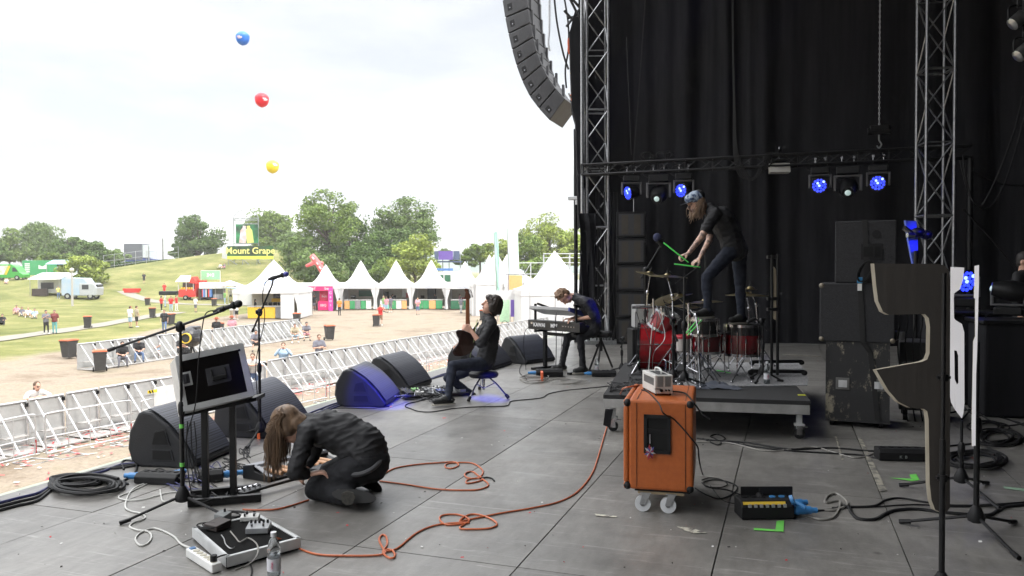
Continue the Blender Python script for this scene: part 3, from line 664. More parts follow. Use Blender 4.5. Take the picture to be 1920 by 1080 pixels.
def shelfstuff(t, h, specs):
    for (nm, x, y, z, sx, sy, sz, mt) in specs: m = MB(); m.box((x, y, z), (sx, sy, sz)); m.build(nm, mt, t)
DBR = mat('dark_shelf', (.05,.035,.03), .7); GRY = mat('mid_grey', (.25,.25,.26), .5)
t, h = pagoda(514, 76, 6.1, 2.75, 5.5, 'large white pagoda tent with a yellow coffee counter, nearest of the tent row', rot=.05, sides=(0, 1), grp=None)
counter(t, h-.6, [YEL, YEL, GRY], 1.15); shelfstuff(t, h, [('shelf_board', .55, .6, 2.1, 1.5, .3, .55, DBR), ('menu_board', .55, .5, 1.65, 1.9, .05, .35, YEL), ('wood_panel', -1.3, .9, 1.3, .1, .1, 2.3, mat('ply_wood', (.45,.35,.22), .7))])
m = MB()
for k in range(4): m.box((-.6+k*.45, -.9, 1.3), (.3, .3, .35), RX(.2))
m.build('coffee_machine', BLK, t)
m = MB(); m.box((1.95, -h+.05, 1.3), (1.25, .04, 2.5)); m.build('front_wall_panel', TENT, t)
m = MB(); m.text('d', 1.0, Matrix.Translation((-.5, -1.9, 3.55)) @ Matrix.Rotation(PI/2-.55, 4, 'X')); m.text('ri', .9, Matrix.Translation((.35, -1.9, 3.55)) @ Matrix.Rotation(PI/2-.55, 4, 'X')); m.build('lettering', TXB, t)
tents = [(611, 90, 3.7, 2.75, 5.1, [WHT, WHT], 'pagoda tent behind the pink booth, leftmost of the far row'), (677, 92, 4.15, 2.75, 5.55, [ORG, GRN, GRY, GRN, WHT], 'pagoda tent with green banner board inside, right of the pink booth'), (743, 92, 4.15, 2.75, 5.55, [WHT, TEAL, GRN, WHT, ORG], 'pagoda tent in the middle of the far row, behind the trio of visitors'), (809, 92, 4.15, 2.75, 5.6, [GRN, GRN, ORG, GRN], 'pagoda tent with black crates stacked at its back'), (872, 91, 3.9, 2.7, 5.4, [GRND, GRND], 'pagoda tent with dark green counter, partly behind the guitar neck')]
for i, (px, d, wd, ev, ap, cols, lb) in enumerate(tents):
    t, h = pagoda(px, d, wd, ev, ap, lb, rot=-.02*i, base=GZ+.05)
    if i > 0:
        counter(t, h, cols)
        shelfstuff(t, h, [[('wall_board', .4, h-.2, 1.75, 2.2, .05, .75, GRND), ('machine', -1.2, h-.8, 1.35, .5, .4, .4, BLK)], [('poster', .9, h-.2, 1.9, 1.1, .05, 1.2, WHT), ('fridge', -1.45, h-.6, 1.2, .5, .5, 1.5, BLK), ('cup_stack', -.6, h-.7, 1.3, .6, .3, .4, DBR), ('poster', 1.1, h-.23, 1.5, .6, .04, .6, mat('poster_red', (.6,.1,.08), .6))], [('crate_stack', -.2, h-.7, 1.7, .95, .6, 1.3, BLK), ('till', 1.4, h-.8, 1.35, .35, .3, .4, BLK), ('machine', -1.3, h-.8, 1.3, .4, .3, .35, DBR)], [('wall_board', 0, h-.2, 1.6, .15, .05, 2.0, DBR), ('counter_goods', 0, h-1.2, 1.2, 1.6, .4, .2, RED)]][i-1])
    m = MB(); R4 = lambda x, z: Matrix.Translation((x, -h-.05, z)) @ Matrix.Rotation(PI/2, 4, 'X')
    w_ = ['', 'MADELOCKE', 'vini e cibo', 'pasta', 'insalata']
    if i: m.text(w_[i], .42, R4(0, ev-.16)); m.build('lettering', mat('print_pale', (.45,.5,.62), .6), t)
for (px, d, wd, ev, ap, lb, rot, y_) in ((918, 80, 3.9, 3.2, 6.0, 'tall white tent just left of the guitarist, leftmost of the right-hand cluster', .12, 0), (930, 80, 4.4, 3.4, 6.3, 'slim-peaked white tent rising behind the guitarist', .1, 0), (951, 84, 4.4, 3.4, 6.1, 'white peaked tent half hidden by the hanging banners', .1, 0), (975, 80, 4.0, 3.2, 4.5, 'low white tent at the right of the banner poles', .2, 0)):
    t, h = pagoda(px, d, wd, ev, ap, lb, rot=rot, frontwall=True, base=GZ, grp='closed white tents behind the guitarist')
    m = MB(); m.box((.6, -h-.02, 1.6), (.9, .02, .8)); m.box((-.8, -h-.02, 1.2), (.5, .02, .6)); m.build('window', GRY if px != 930 else PUR, t)
t, h = pagoda(1040, 58, 5.6, 3.05, 5.85, 'big plain white tent behind the two keyboards', rot=.1, frontwall=True, base=GZ, grp=None)
m = MB()
for x in (-2.2, -.4, 1.3): m.box((x, -h-.03, 1.6), (.03, .02, 2.8))
m.build('seam', GRY, t)
# pink booth
o = G(596, 88); t = thing('promotion_booth', 'bright pink and white promotion booth with a red cooler wall', 'booth', o, YAW)
R4 = lambda x, y, z: Matrix.Translation((x, y, z)) @ Matrix.Rotation(PI/2, 4, 'X')
m = MB(); m.cur = 0; m.box((0, 0, 2.5), (3.3, .1, .5)); m.box((-1.5, 0, 1.25), (.4, .12, 2.6)); m.cur = 1; m.box((1.42, 0, 1.25), (.5, .12, 2.6)); m.build('portal', [PNK, MAG], t)
m = MB(); m.box((0, 2.2, 1.3), (3.2, .05, 2.6)); m.box((-.9, 1.1, 1.3), (.05, 2.2, 2.4)); m.build('wall', TENT, t)
m = MB(); m.box((.55, .9, 1.15), (1.1, .5, 2.2)); m.build('cooler', mat('cooler_red', (.5,.02,.08), .4), t); m = MB(); m.box((.55, .4, .55), (1.2, .5, 1.0)); m.build('counter', PNK, t)
m = MB(); m.text('beef', .5, R4(-.7, -.06, 2.5)); m.text('be', .5, R4(1.0, -.06, 2.5)); m.text('BBQ', .36, R4(.55, .13, .6)); m.text('hot', .4, R4(.55, .62, 1.6))
for k, ch in enumerate('Gema'): m.text(ch, .42, R4(1.42, -.07, 2.0-k*.45))
for k, ch in enumerate('Gem'): m.text(ch, .36, R4(-1.5, -.07, 1.9-k*.45))
m.build('lettering', TXT, t)
o = G(611, 91.5); 
# air dancer
q0 = G(608, 97); A, B = D(606, 510, 97), D(584, 479, 97)
t = thing('air_dancer', 'red inflatable tube figure with outstretched arms rising behind the tents', 'inflatable', q0)
AD = mat('inflatable_red', (.72,.09,.09), .5, col2=(.6,.2,.2), scale=.8)
m = MB(q0); m.tube([q0, D(610, 545, 97), A, D(597, 495, 97), B], [.5, .5, .42, .4, .36], 12); m.build('body', AD, t, smooth=True)
for e in ((574, 499), (606, 494)): m = MB(q0); m.tube([D(592, 490, 97), D((592+e[0])/2, (490+e[1])/2+1, 97), D(*e, 97)], [.3, .25, .18], 8); m.build('arm', AD, t, smooth=True)
for x, y, s in [(587, 484, .3), (595, 494, .22), (600, 502, .3)]:
    m = MB(q0); c = D(x, y, 96.5); m.box(c, (s*1.3, .04, s*.6), RZ(YAW) @ RY(.9)); m.build('white_print', TXT, t)
# banners and flags right of the guitarist
def flagpole(px, d, z1, w_, z0, mt, label, col2=None, txt=None, lean=0):
    o = G(px, d); t = thing('banner_flag', label, 'flag', o, YAW)
    m = MB(); m.cyl((0, 0, 0), (lean, 0, z1), .04, n=6); m.build('pole', ALU, t)
    m = MB(); n = 8; vs = []
    for k in range(n+1):
        z = z0+(z1-z0)*k/n
        for j in range(5): vs.append((lean*z/z1+.04+w_*j/4, .06*math.sin(j*1.6+k*.9), z+.1*math.sin(j)))
    m.add(vs, [(k*5+j, k*5+j+1, (k+1)*5+j+1, (k+1)*5+j) for k in range(n) for j in range(4)]); m.build('cloth', mt, t, smooth=True)
flagpole(933, 69, 7.8, .32, 2.2, mat('flag_mint', (.45,.75,.62), .7), 'tall narrow mint-edged feather flag behind the guitarist\'s head', lean=-.3)
flagpole(957, 66, 8.1, .85, 4.0, mat('flag_mint2', (.5,.8,.68), .7, col2=(.75,.85,.8), scale=.8), 'wide pale mint feather flag between the white tents', lean=-.25)
o = G(967, 62); t = thing('hanging_banner', 'hanging banner, orange above and white below, on a thin frame', 'banner', o, YAW)
m = MB(); m.cur = 0; m.box((0, 0, 3.55), (1.05, .03, 1.15)); m.cur = 1; m.box((0, 0, 2.0), (1.05, .03, 1.9)); m.build('banner_cloth', [ORG, TENT], t)
m = MB()
for x in (-.6, .6): m.cyl((x, 0, 0), (x, 0, 4.2), .035, n=6)
m.cyl((-.85, 0, 4.2), (.85, 0, 4.2), .05, n=6); m.build('frame', GRY, t)
o = G(946, 60); t = thing('green_display', 'pale green display panel with purple print behind the guitarist\'s collar', 'display', o, YAW)
m = MB(); m.cur = 0; m.box((0, 0, 1.4), (.75, .05, 1.7)); m.cur = 1; m.box((0, 0, 2.6), (1.7, .05, .7)); m.cur = 2; m.box((.6, .0, 1.6), (.28, .05, 1.3)); m.build('panel', [mat('pale_green', (.5,.75,.5), .6), TENT, PUR], t)
m = MB(); m.tube(curve_pts([(-.2,0,.05),(-.2,0,.5),(0,0,.65),(.2,0,.5),(.2,0,.05)], 4), .03, 6); m.build('loop_stand', BLK, t)
# light scaffolding behind the big tent
o = G(1020, 78); t = thing('scaffold', 'pale scaffold frame showing beside the peak of the big plain tent', 'scaffold', o, YAW); m = MB()
for x in (-2.6, -1.3, 0, 1.3, 2.6, 3.9, 5.2, 6.5):
    m.cyl((x, 0, 0), (x, 0, 6.2 if x > -.5 else 5.2), .05, n=5); m.cyl((x, 1, 0), (x, 1, 6.0 if x > -.5 else 5.2), .05, n=5)
    m.cyl((x, 0, 3.0), (x+1.3, 0, 5.2), .03, n=4); m.cyl((x+1.3, 0, 1.2), (x, 0, 3.4), .03, n=4)
for z in (2.2, 4.1, 5.2): m.cyl((-2.6, 0, z), (7.8, 0, z), .04, n=5)
for z in (5.7, 6.1): m.cyl((0, 0, z), (7.8, 0, z), .04, n=5)
m.build('tubes', mat('scaffold_grey', (.55,.57,.58), .5, .3), t)
# office containers and purple hoarding behind the row
o = G(838, 108); t = thing('site_office', 'white site office container with two windows behind the tent row', 'container', o, YAW)
m = MB(); m.box((0, 2, 3.1), (3.6, 4, 2.4)); m.build('body', TENT, t, bevel=.03)
for x in (-.9, .1): m = MB(); m.box((x, -.02, 3.4), (.8, .06, .9)); m.build('window', GRND, t)
for z_ in (1.9, 4.6): m = MB(); m.box((-.3, -.03, z_), (2.3, .05, .32)); m.build('blue_sign', BLU, t)
o = G(842, 125); t = thing('purple_hoarding', 'purple panel framed in blue-grey above the white site office', 'billboard', o, YAW)
m = MB(); m.box((-.5, 0, 6.6), (2.3, .1, 1.4)); m.build('panel', PUR, t); m = MB(); m.box((1.2, .1, 6.6), (1.0, .1, 1.4)); m.box((-2.0, .1, 6.6), (.6, .1, 1.4)); m.box((0, .3, 5.6), (4.2, .3, .25)); m.build('surround', mat('slate_blue', (.08,.11,.2), .6), t)
m = MB()
for x in (-1.8, 0, 1.8): m.cyl((x, .4, 0), (x, .4, 7), .08, n=6)
m.build('leg', STL, t)
# long low marquee roofs behind first tents
o = G(560, 99); t = thing('marquee', 'long low white marquee behind the coffee tent and pink booth', 'tent', o, YAW)
m = MB(); m.prism([(-6, 0, 2.4), (-6, 3, 2.9), (-6, 6, 2.4), (-6, 6, 0), (-6, 0, 0)], (12, 0, 0)); m.build('roof', TENT, t)
m = MB(); m.box((0, -.03, 2.2), (11.8, .03, .3)); m.build('valance', mat('valance_grey', (.6,.62,.66), .6), t)
# --- sign tower on the mound
d = 139; o = G(462, d); S = d/FPX
def L2(px, py, dd=0): q = D(px, py, d+dd); return (RZ(-YAW) @ (q-o))
t = thing('sign_tower', 'black and green Mount Grape sign with a tall picture screen standing on the mound', 'sign', o, YAW)
def rect(m, x0, y0, x1, y1, dd=0, th=.15):
    a, b_ = L2(x0, y1, dd), L2(x1, y0, dd); m.box(((a.x+b_.x)/2, (a.y+b_.y)/2, (a.z+b_.z)/2), (abs(b_.x-a.x), th, abs(b_.z-a.z)))
m = MB(); rect(m, 426, 461, 512.5, 480); m.build('sign_panel', mat('sign_black_green', (.006,.01,.006), .8, col2=(.025,.11,.02), scale=.3, contrast=.1), t)
m = MB(); rect(m, 426, 480, 512.5, 486, .05); m.build('yellow_strip', mat('sign_yellow', (.65,.75,.08), .5), t)
m = MB(); c = L2(469.5, 470.5); m.text("Mount Grape", 1.6, Matrix.Translation((c.x, c.y-.1, c.z)) @ Matrix.Rotation(PI/2, 4, 'X') @ Matrix.Diagonal((1.0, 1, 1, 1)), bold=.03); m.build('lettering', mat('sign_letters', (.85,.78,.25), .5), t)
m = MB(); m.prism([L2(418, 463, 2), L2(426, 461, 0), L2(426, 486, 0), L2(416, 484, 2)], (0, .2, 0)); m.build('side_panel', TENT, t)
m = MB(); rect(m, 442.5, 421, 484, 456, 1.0); m.build('screen', mat('screen_dark', (.01,.02,.015), .4, col2=(.03,.3,.1), scale=.5, contrast=.15), t)
for cx, tilt, mt_, nm in ((457, .12, mat('bottle_blue', (.55,.65,.8), .4, col2=(.7,.25,.1), scale=.6), 'bottle_picture'), (468, -.12, mat('bottle_green', (.45,.65,.2), .4, col2=(.75,.6,.15), scale=.6), 'bottle_picture')):
    c = L2(cx, 439, 1.0); m = MB(); m.T = Matrix.Translation((c.x, c.y-.1, c.z)) @ Matrix.Rotation(tilt, 4, 'Y')
    m.prism([(-.6,0,-1.6),(.6,0,-1.6),(.6,0,.6),(.28,0,1.1),(.28,0,1.5),(-.28,0,1.5),(-.28,0,1.1),(-.6,0,.6)], (0, -.04, 0)); m.T = ID; m.build(nm, mt_, t)
m = MB()
for x in (438, 484):
    for dd in (1.2, 4): a = L2(x, 408, dd); m.cyl((a.x, a.y, 0), a, .09, n=5)
for py in (409, 420, 457):
    a, b_ = L2(438, py, 1.3), L2(485, py, 1.3); m.cyl(a, b_, .07, n=5); m.cyl(L2(438, py, 4), L2(485, py, 4), .07, n=5); m.cyl(a, L2(438, py, 4), .07, n=5)
for k in range(8): a, b_ = L2(438+k*6, 409 if k % 2 else 413, 1.3), L2(444+k*6, 413 if k % 2 else 409, 1.3); m.cyl(a, b_, .05, n=4)
m.cyl(L2(438, 413, 1.3), L2(485, 413, 1.3), .06, n=4)
for dd in (1.2, 4): m.tube(curve_pts([L2(438, 408, dd), L2(445, 398, dd), L2(461, 393, dd), L2(478, 399, dd), L2(485, 409, dd)], 5), .07, 5)
for k in range(4): m.cyl(L2(430+k*26, 487, 0), L2(446+k*22, 497, .5), .06, n=4); m.cyl(L2(428+k*27, 480, .3), (L2(428+k*27, 480, .3).x, .3, -.6), .06, n=4)
m.build('scaffold_frame', mat('frame_grey', (.3,.32,.32), .5, .5), t)
# --- hill-top structure left: dark cabin on a bridge, mast
o = G(262, 180); o.z = 0; dd = 180
t = thing('viewing_cabin', 'dark grey cabin with one glazed end standing on a blue deck beyond the hedge', 'building', o, YAW)
def L3(px, py, e=0): q = D(px, py, dd+e); return RZ(-YAW) @ (q-o)
a, b_ = L3(233, 487), L3(267, 457); m = MB(); m.box(((a.x+b_.x)/2, 2, (a.z+b_.z)/2), (b_.x-a.x, 4, b_.z-a.z)); m.build('cabin', mat('cabin_grey', (.12,.13,.155), .6), t)
a, b_ = L3(265, 483), L3(279, 459); m = MB(); m.box(((a.x+b_.x)/2, 2, (a.z+b_.z)/2), (b_.x-a.x, 3.6, b_.z-a.z)); m.build('glazed_end', mat('pale_glass', (.6,.65,.68), .2), t)
a, b_ = L3(233, 494), L3(322, 485); m = MB(); m.prism([L3(233, 480), L3(320, 490), L3(320, 496), L3(233, 493)], (0, 5, 0)); m.build('deck', mat('deck_blue', (.07,.1,.28), .5), t)
m = MB()
for x in (240, 262, 300, 318): a = L3(x, 492); m.cyl((a.x, 2, -4), (a.x, 2, a.z), .25, n=6)
m.build('support', STL, t)
m = MB(); m.cyl(L3(200, 462), L3(233, 468), .08, n=4); m.cyl(L3(279, 470), L3(330, 477), .08, n=4); m.cyl(L3(279, 462), L3(279, 490), .15, n=5); m.build('cable', STL, t)
o = G(306, 170); z1 = D(306, 447, 170).z; t = thing('mast', 'bare grey mast standing at the left edge of the mound', 'mast', o); m = MB(); m.cyl((0, 0, 0), (0, 0, z1-o.z), .2, .16, n=8); m.build('shaft', mat('mast_grey', (.3,.31,.3), .7), t)
m = MB(); m.cyl((-.5, 0, z1-o.z-.4), (.5, 0, z1-o.z-.4), .06, n=5); m.build('crossbar', STL, t)
# --- hedge and fence
HG = mat('hedge_leaves', (.09,.16,.04), .9, col2=(.04,.08,.02), scale=2.5, bump=.8)
pts = [(195, 149), (230, 150), (265, 154), (300, 158), (335, 162)]
mb = MB(G(260, 152)); rr = random.Random(2)
for i in range(len(pts)-1):
    for k in range(700):
        s = rr.random(); px = pts[i][0]*(1-s)+pts[i+1][0]*s; d_ = pts[i][1]*(1-s)+pts[i+1][1]*s; q = G(px, d_)+FW*rr.uniform(0, 1.2)+V(0, 0, 0); top = D(px, 497-(px-200)*.06, d_).z
        q.z = q.z+(top-q.z)*rr.random(); n_ = V(rr.gauss(0, 1), rr.gauss(0, 1), rr.gauss(0, 1)).normalized(); a = n_.orthogonal()*.28; b_ = n_.cross(a); mb.quad(q-a-b_, q+a-b_, q+a+b_, q-a+b_)
tag(mb.build('hedge', HG), 'clipped green hedge running along the left foot of the mound', 'hedge')
t = thing('mesh_fence', 'thin wire fence in front of the clipped hedge', 'fence', G(260, 147)); o = t.location.copy(); m = MB(o)
for k in range(8): q = G(195+k*20, 146+k*1.6); m.cyl(q, q+V(0, 0, 2.6), .05, n=5)
m.build('post', STL, t); m = MB(o)
for z in (.4, 1.4, 2.5):
    m.tube([G(195+k*20, 146+k*1.6)+V(0, 0, z) for k in range(8)], .02, 4)
m.build('wire', STL, t)
# ================================================================ trees
BARK = mat('bark', (.09,.07,.05), .9, bump=.5)
def leafmat(nm, c1, c2): return mat(nm, c1, .7, col2=c2, scale=1.1, spec=.2, detail=6, contrast=.17)
LF = [leafmat('leaves_dark', (.125,.195,.05), (.05,.095,.024)), leafmat('leaves_mid', (.19,.265,.055), (.08,.135,.03)), leafmat('leaves_light', (.30,.36,.07), (.17,.23,.045)), leafmat('leaves_grey', (.175,.25,.075), (.08,.13,.038))]
def tree(px, d, top, bot, wpx, mt, label, seed, n=3800, cl=34, leaf=.27, asym=0, name='tree', lift=0.2, open_=1.0):
    """crown between pixel rows top..bot (at depth d) and wpx wide"""
    r = random.Random(seed); o = G(px, d); S = d/FPX; H = D(px, top, d).z; B = D(px, bot, d).z; W = wpx*S/2; cz = (H+B)/2; ch = (H-B)/2
    t = thing(name, label, 'tree', o, 0, 'trees round the festival ground'); q0 = o
    m = MB(o); base_h = max(B-o.z, .5); tr = max(.12, W*.06)
    m.tube([o+V(0,0,-.4), o+V(.1,0,base_h*.5), o+V(0,.1,base_h), o+V(.1,0,cz-o.z), o+V(0,0,(H-o.z)*.85)], [tr*1.3, tr, tr*.85, tr*.55, tr*.15], 7)
    cs = []
    for k in range(cl):
        th = r.uniform(0, 2*PI); ph = math.acos(r.uniform(-.85, 1)); rad = r.uniform(.45, .92)*r.uniform(.85, 1.05)
        bul = 1+.18*math.sin(3*th+seed)+.12*math.sin(5*th+2*seed)
        c = V(math.sin(ph)*math.cos(th)*W*rad*bul+asym*W*math.cos(ph), math.sin(ph)*math.sin(th)*W*rad*bul, math.cos(ph)*ch*rad)
        cs.append((c+V(o.x, o.y, cz), r.uniform(.2, .42)*min(W, ch)*open_))
        if k % 3 == 0:
            a = V(o.x, o.y, o.z+base_h+(c.z+cz-o.z-base_h)*.3); m.tube([a, a.lerp(cs[-1][0], .5)+V(0, 0, .3), cs[-1][0]], [tr*.4, tr*.25, tr*.08], 5)
    m.build('trunk', BARK, t)
    g = np.random.default_rng(seed); C = np.array([tuple(c[0]) for c in cs]); Rr = np.array([c[1] for c in cs])
    idx = g.integers(0, cl, n); dv = g.normal(size=(n, 3)); dv /= np.linalg.norm(dv, axis=1)[:, None]; rad = g.uniform(.3, 1.05, n)**.5
    P = C[idx]+dv*(Rr[idx]*rad)[:, None]*np.array([1.15, 1.15, .75])
    nm = g.normal(size=(n, 3))+dv*.8+np.array([0, 0, .5]); nm /= np.linalg.norm(nm, axis=1)[:, None]
    A = np.cross(nm, g.normal(size=(n, 3))); A /= np.linalg.norm(A, axis=1)[:, None]; Bv = np.cross(nm, A)
    s = (leaf*g.uniform(.6, 1.4, n))[:, None]; A *= s; Bv *= s*.6
    vs = np.stack([P-A, P+Bv, P+A, P-Bv], 1).reshape(-1, 3)-np.array(tuple(q0)); fs = np.arange(4*n).reshape(n, 4)
    me = bpy.data.meshes.new('crown'); me.from_pydata(vs.tolist(), [], fs.tolist()); me.materials.append(mt)
    c = bpy.data.objects.new('crown', me); sc.collection.objects.link(c); c.parent = t
    return t
TR = [  # px, d, top, bot, width, mat, label
(18,175,432,500,70,1,'mid green tree at the far left edge behind the green van'),
(70,180,412,500,95,3,'tall ragged tree above the green van'),
(-30,160,450,505,90,0,'dark tree partly outside the left edge'),
(128,165,436,498,75,0,'dark round tree behind the pale truck'),
(170,160,450,502,60,0,'dark low tree between the round tree and the willow-like one'),
(152,122,474,540,95,2,'bright green drooping tree standing right over the pale truck'),
(212,165,463,503,62,3,'small grey-green tree left of the dark cabin'),
(100,150,470,500,60,1,'low shrub-like tree between van and truck'),
(372,172,407,492,98,0,'lone dark tree on the left shoulder of the mound'),
(340,170,455,492,44,0,'low dark tree joined to the lone tree on its left'),
(508,172,391,480,88,1,'tree rising right behind the sign tower'),
(545,160,430,500,70,3,'rounded tree filling the gap right of the sign tower'),
(618,128,357,470,150,1,'tallest tree of the big group, with open top branches'),
(575,126,425,535,95,3,'lower left tree of the big group'),
(655,132,395,520,130,0,'dense dark tree at the core of the big group'),
(600,118,470,548,110,3,'low foliage tree just behind the pagoda roofs'),
(765,134,368,480,125,3,'tree with airy crown at the right of the big group'),
(735,128,420,530,90,0,'dark-limbed tree under the airy crown'),
(778,116,440,532,88,2,'bright yellow-green tree in front of the big group'),
(720,118,480,545,60,1,'small green tree between the two middle pagodas'),
(690,122,440,545,90,0,'dark tree between the core and the bright tree'),
(830,220,466,485,34,3,'tiny far tree beyond the site office'),
(900,150,457,500,66,1,'low tree behind the left white tents'),
(868,150,478,500,50,1,'low bush-like tree right of the site office'),
(950,140,446,500,80,2,'light green tree above the white tent peaks'),
(1030,135,406,505,118,2,'large light green tree behind the big plain tent'),
(985,128,440,510,70,1,'mid green tree left of the large light green one'),
(1078,125,432,510,60,2,'light green tree seen just left of the corner pole'),
(1010,115,480,530,70,1,'low green tree behind the scaffold frame')]
for i, (px, d, tp, bt, wd, mt_, lb) in enumerate(TR):
    big = wd > 85; tree(px, d, tp, bt, wd, LF[mt_], lb, 11+i, n=11000 if big else 6000, cl=46 if big else 30, leaf=.235 if d > 140 else .2, open_=.95 if 'airy' in lb or 'open' in lb else 1.05)
# --- vehicles
def wheels(t, xs, y, r, mt=BLKR):
    for x in xs:
        for s in (-1, 1):
            m = MB(); m.cyl((x, s*y-.12, r), (x, s*y+.12, r), r, n=18); w_ = m.build('wheel', mt, t, smooth=True)
            m = MB(); m.cyl((x, s*y-.13, r), (x, s*y+.13, r), r*.55, n=12); m.build('rim', ALU, w_)
GLS = mat('dark_glass', (.03,.035,.04), .08)
o = G(22, 128); t = thing('delivery_van', 'bright green high-roof van with patterned white side, parked at the left edge', 'van', o, YAW)
m = MB(); m.prism([(-3.4,-1,.35),(2.4,-1,.35),(2.45,-1,.9),(1.9,-1,1.25),(1.2,-1,2.2),(.6,-1,2.55),(-3.4,-1,2.6)], (0,2,0)); m.build('body', mat('van_green', (.05,.33,.05), .35, scale=2), t, bevel=.08)
m = MB(); m.prism([(-3.3,-1.012,.9),(-.6,-1.012,.9),(.1,-1.012,2.35),(-3.3,-1.012,2.35)], (0,-.01,0)); m.build('side_graphic', mat('van_graphic', (.75,.75,.7), .4, col2=(.35,.4,.25), scale=1.8), t)
m = MB(); m.prism([(-.5,-1.02,.9),(-.15,-1.02,.9),(.5,-1.02,2.3),(.15,-1.02,2.3)], (0,-.01,0)); m.build('yellow_stripe', YEL, t)
m = MB(); m.prism([(.75,-1.01,1.35),(1.7,-1.01,1.35),(1.2,-1.01,2.0),(.8,-1.01,2.05)], (0,2.02,0)); m.build('window', GLS, t); wheels(t, (-2.2, 1.5), .95, .38)
o = G(75, 140); t = thing('green_container', 'green container with white lettering behind the green van', 'container', o, YAW); m = MB(); m.box((0, 0, 1.6), (5.0, 2, 2.6)); m.build('body', GRN, t, bevel=.04)
m = MB()
for k in range(5): m.box((-1.6, -1.02, .9+k*.35), (.9, .02, .2))
m.prism([(.4,-1.01,1.4),(1.8,-1.01,1.4),(1.8,-1.01,2.2),(1.1,-1.01,1.8),(.4,-1.01,2.1)], (0,-.02,0)); m.build('graphic', TXT, t)
o = G(152, 110); t = thing('old_truck', 'pale grey truck with blue roof box, nose to the right, on the left bank', 'truck', o, YAW+.05)
m = MB(); m.prism([(-2.2,-1,.5),(1.3,-1,.5),(1.3,-1,2.3),(.9,-1,2.9),(-2.2,-1,3.0)], (0,2.2,0)); m.build('box_body', mat('truck_blue', (.3,.42,.55), .5, col2=(.4,.45,.5), scale=1.5), t, bevel=.06)
m = MB(); m.prism([(.2,-1.03,.45),(2.5,-1.03,.45),(2.6,-1.03,1.5),(2.2,-1.03,2.2),(.2,-1.03,2.25)], (0,2.25,0)); m.build('cab', mat('truck_grey', (.42,.44,.46), .4), t, bevel=.12)
m = MB(); m.prism([(.6,-1.05,1.35),(1.5,-1.05,1.35),(1.5,-1.05,2.0),(.6,-1.05,2.0)], (0,2.3,0)); m.box((2.45, .1, 1.75), (.2, 1.7, .55), RY(.3)); m.build('window', GLS, t); wheels(t, (-1.4, 1.7), .9, .42)
o = G(100, 112); t = thing('pavilion_trailer', 'market trailer with a white awning and two people under it beside the pale truck', 'trailer', o, YAW)
m = MB(); m.prism([(-2.6,-1.8,2.3),(2.0,-1.8,2.3),(2.4,0,3.2),(-1.6,0,3.2)], (0,0,.05)); m.prism([(-2.6,.0,2.5),(2.4,0,2.6),(2.4,2,3.1),(-1.6,2,3.1)], (0,0,.06)); m.build('awning', TENT, t)
m = MB(); m.box((0, .8, 1.3), (4.4, 1.8, 1.9)); m.build('body', mat('trailer_white', (.6,.6,.58), .6), t, bevel=.04); m = MB(); m.box((-.8, -.12, 1.4), (1.8, .1, .9)); m.build('hatch', GLS, t)
m = MB()
for x in (-2.3, 1.8): m.cyl((x, -1.7, 0), (x, -1.7, 2.3), .04, n=5)
m.build('awning_pole', ALU, t); m = MB(); m.box((-1.2, -1.2, .5), (2.0, .6, 1.0)); m.build('table', DBR, t)
o = G(122, 121); t = thing('canopy', 'light blue flat canopy behind the market trailer', 'canopy', o, YAW); m = MB(); m.prism([(-2.4,-1,3.3),(2.0,-1,3.3),(2.6,1,3.9),(-2.4,1,3.9)], (0,0,.12)); m.build('roof', mat('pale_blue', (.35,.5,.6), .6), t); m = MB()
for x in (-2.2, 1.9): m.cyl((x, -1, 0), (x, -1, 3.3), .05, n=5)
m.build('leg', STL, t)
o = G(135, 99); t = thing('lamp_post', 'short concrete lamp post with globe in front of the pale truck', 'lamp post', o); z1 = D(135, 510, 99).z-o.z
m = MB(); m.cyl((0,0,0),(0,0,z1),.14,.11,8); m.build('post', mat('concrete', (.45,.43,.4), .8), t); m = MB(); m.ell((0,0,z1+.25),.28,10,8); m.build('globe', mat('lamp_globe', (.6,.58,.5), .4), t)
# red food trailer
REDP = mat('stall_red', (.62,.04,.03), .5); ROOFW = mat('roof_pink_white', (.75,.72,.7), .5)
o = G(352, 111); t = thing('food_trailer', 'small red food trailer with gabled white roof and side wheel', 'food stall', o, YAW)
m = MB(); m.box((0, .6, .95), (2.5, 1.8, 1.1)); m.build('lower_wall', REDP, t, bevel=.03)
m = MB(); m.prism([(-1.5,-.6,2.55),(.5,-.6,2.55),(.2,.6,3.4),(-1.2,.6,3.4)], (0,0,.07)); m.build('roof', ROOFW, t)
m = MB(); m.prism([(.3,-.5,2.4),(1.35,-.5,2.3),(.85,-.5,3.3)], (0,2,0)); m.box((1.2, .5, 1.7), (.1, 1.8, 1.8)); m.build('gable', REDP, t)
m = MB(); m.box((-.1, 1.4, 1.9), (2.4, .06, 1.1)); m.build('back_wall', DBR, t)
m = MB()
for x in (-1.2, -.1, .9): m.box((x, -.28, 1.9), (.08, .08, 1.2))
m.build('post', TENT, t); wheels(t, (-.1,), .5, .33)
m = MB()
for k in range(5): m.box((-.8+k*.35, -.1, 1.65), (.2, .2, .3))
m.build('goods', YEL, t)
o = G(378, 112); t = thing('red_kiosk', 'narrow red kiosk box with brown side beside the food trailer', 'kiosk', o, YAW); m = MB(); m.box((0, 0, 2.15), (1.1, 1.2, 1.1)); m.build('upper', REDP, t); m = MB(); m.box((.1, .1, .8), (.9, 1.0, 1.6)); m.build('lower', mat('brown_board', (.25,.12,.07), .7), t)
o = G(395, 113); t = thing('green_sign', 'framed green sign with white symbols above the market stalls', 'sign', o, YAW); m = MB(); m.box((0, 0, 3.35), (2.7, .06, 1.25)); m.build('panel', mat('sign_light_green', (.25,.55,.3), .6), t)
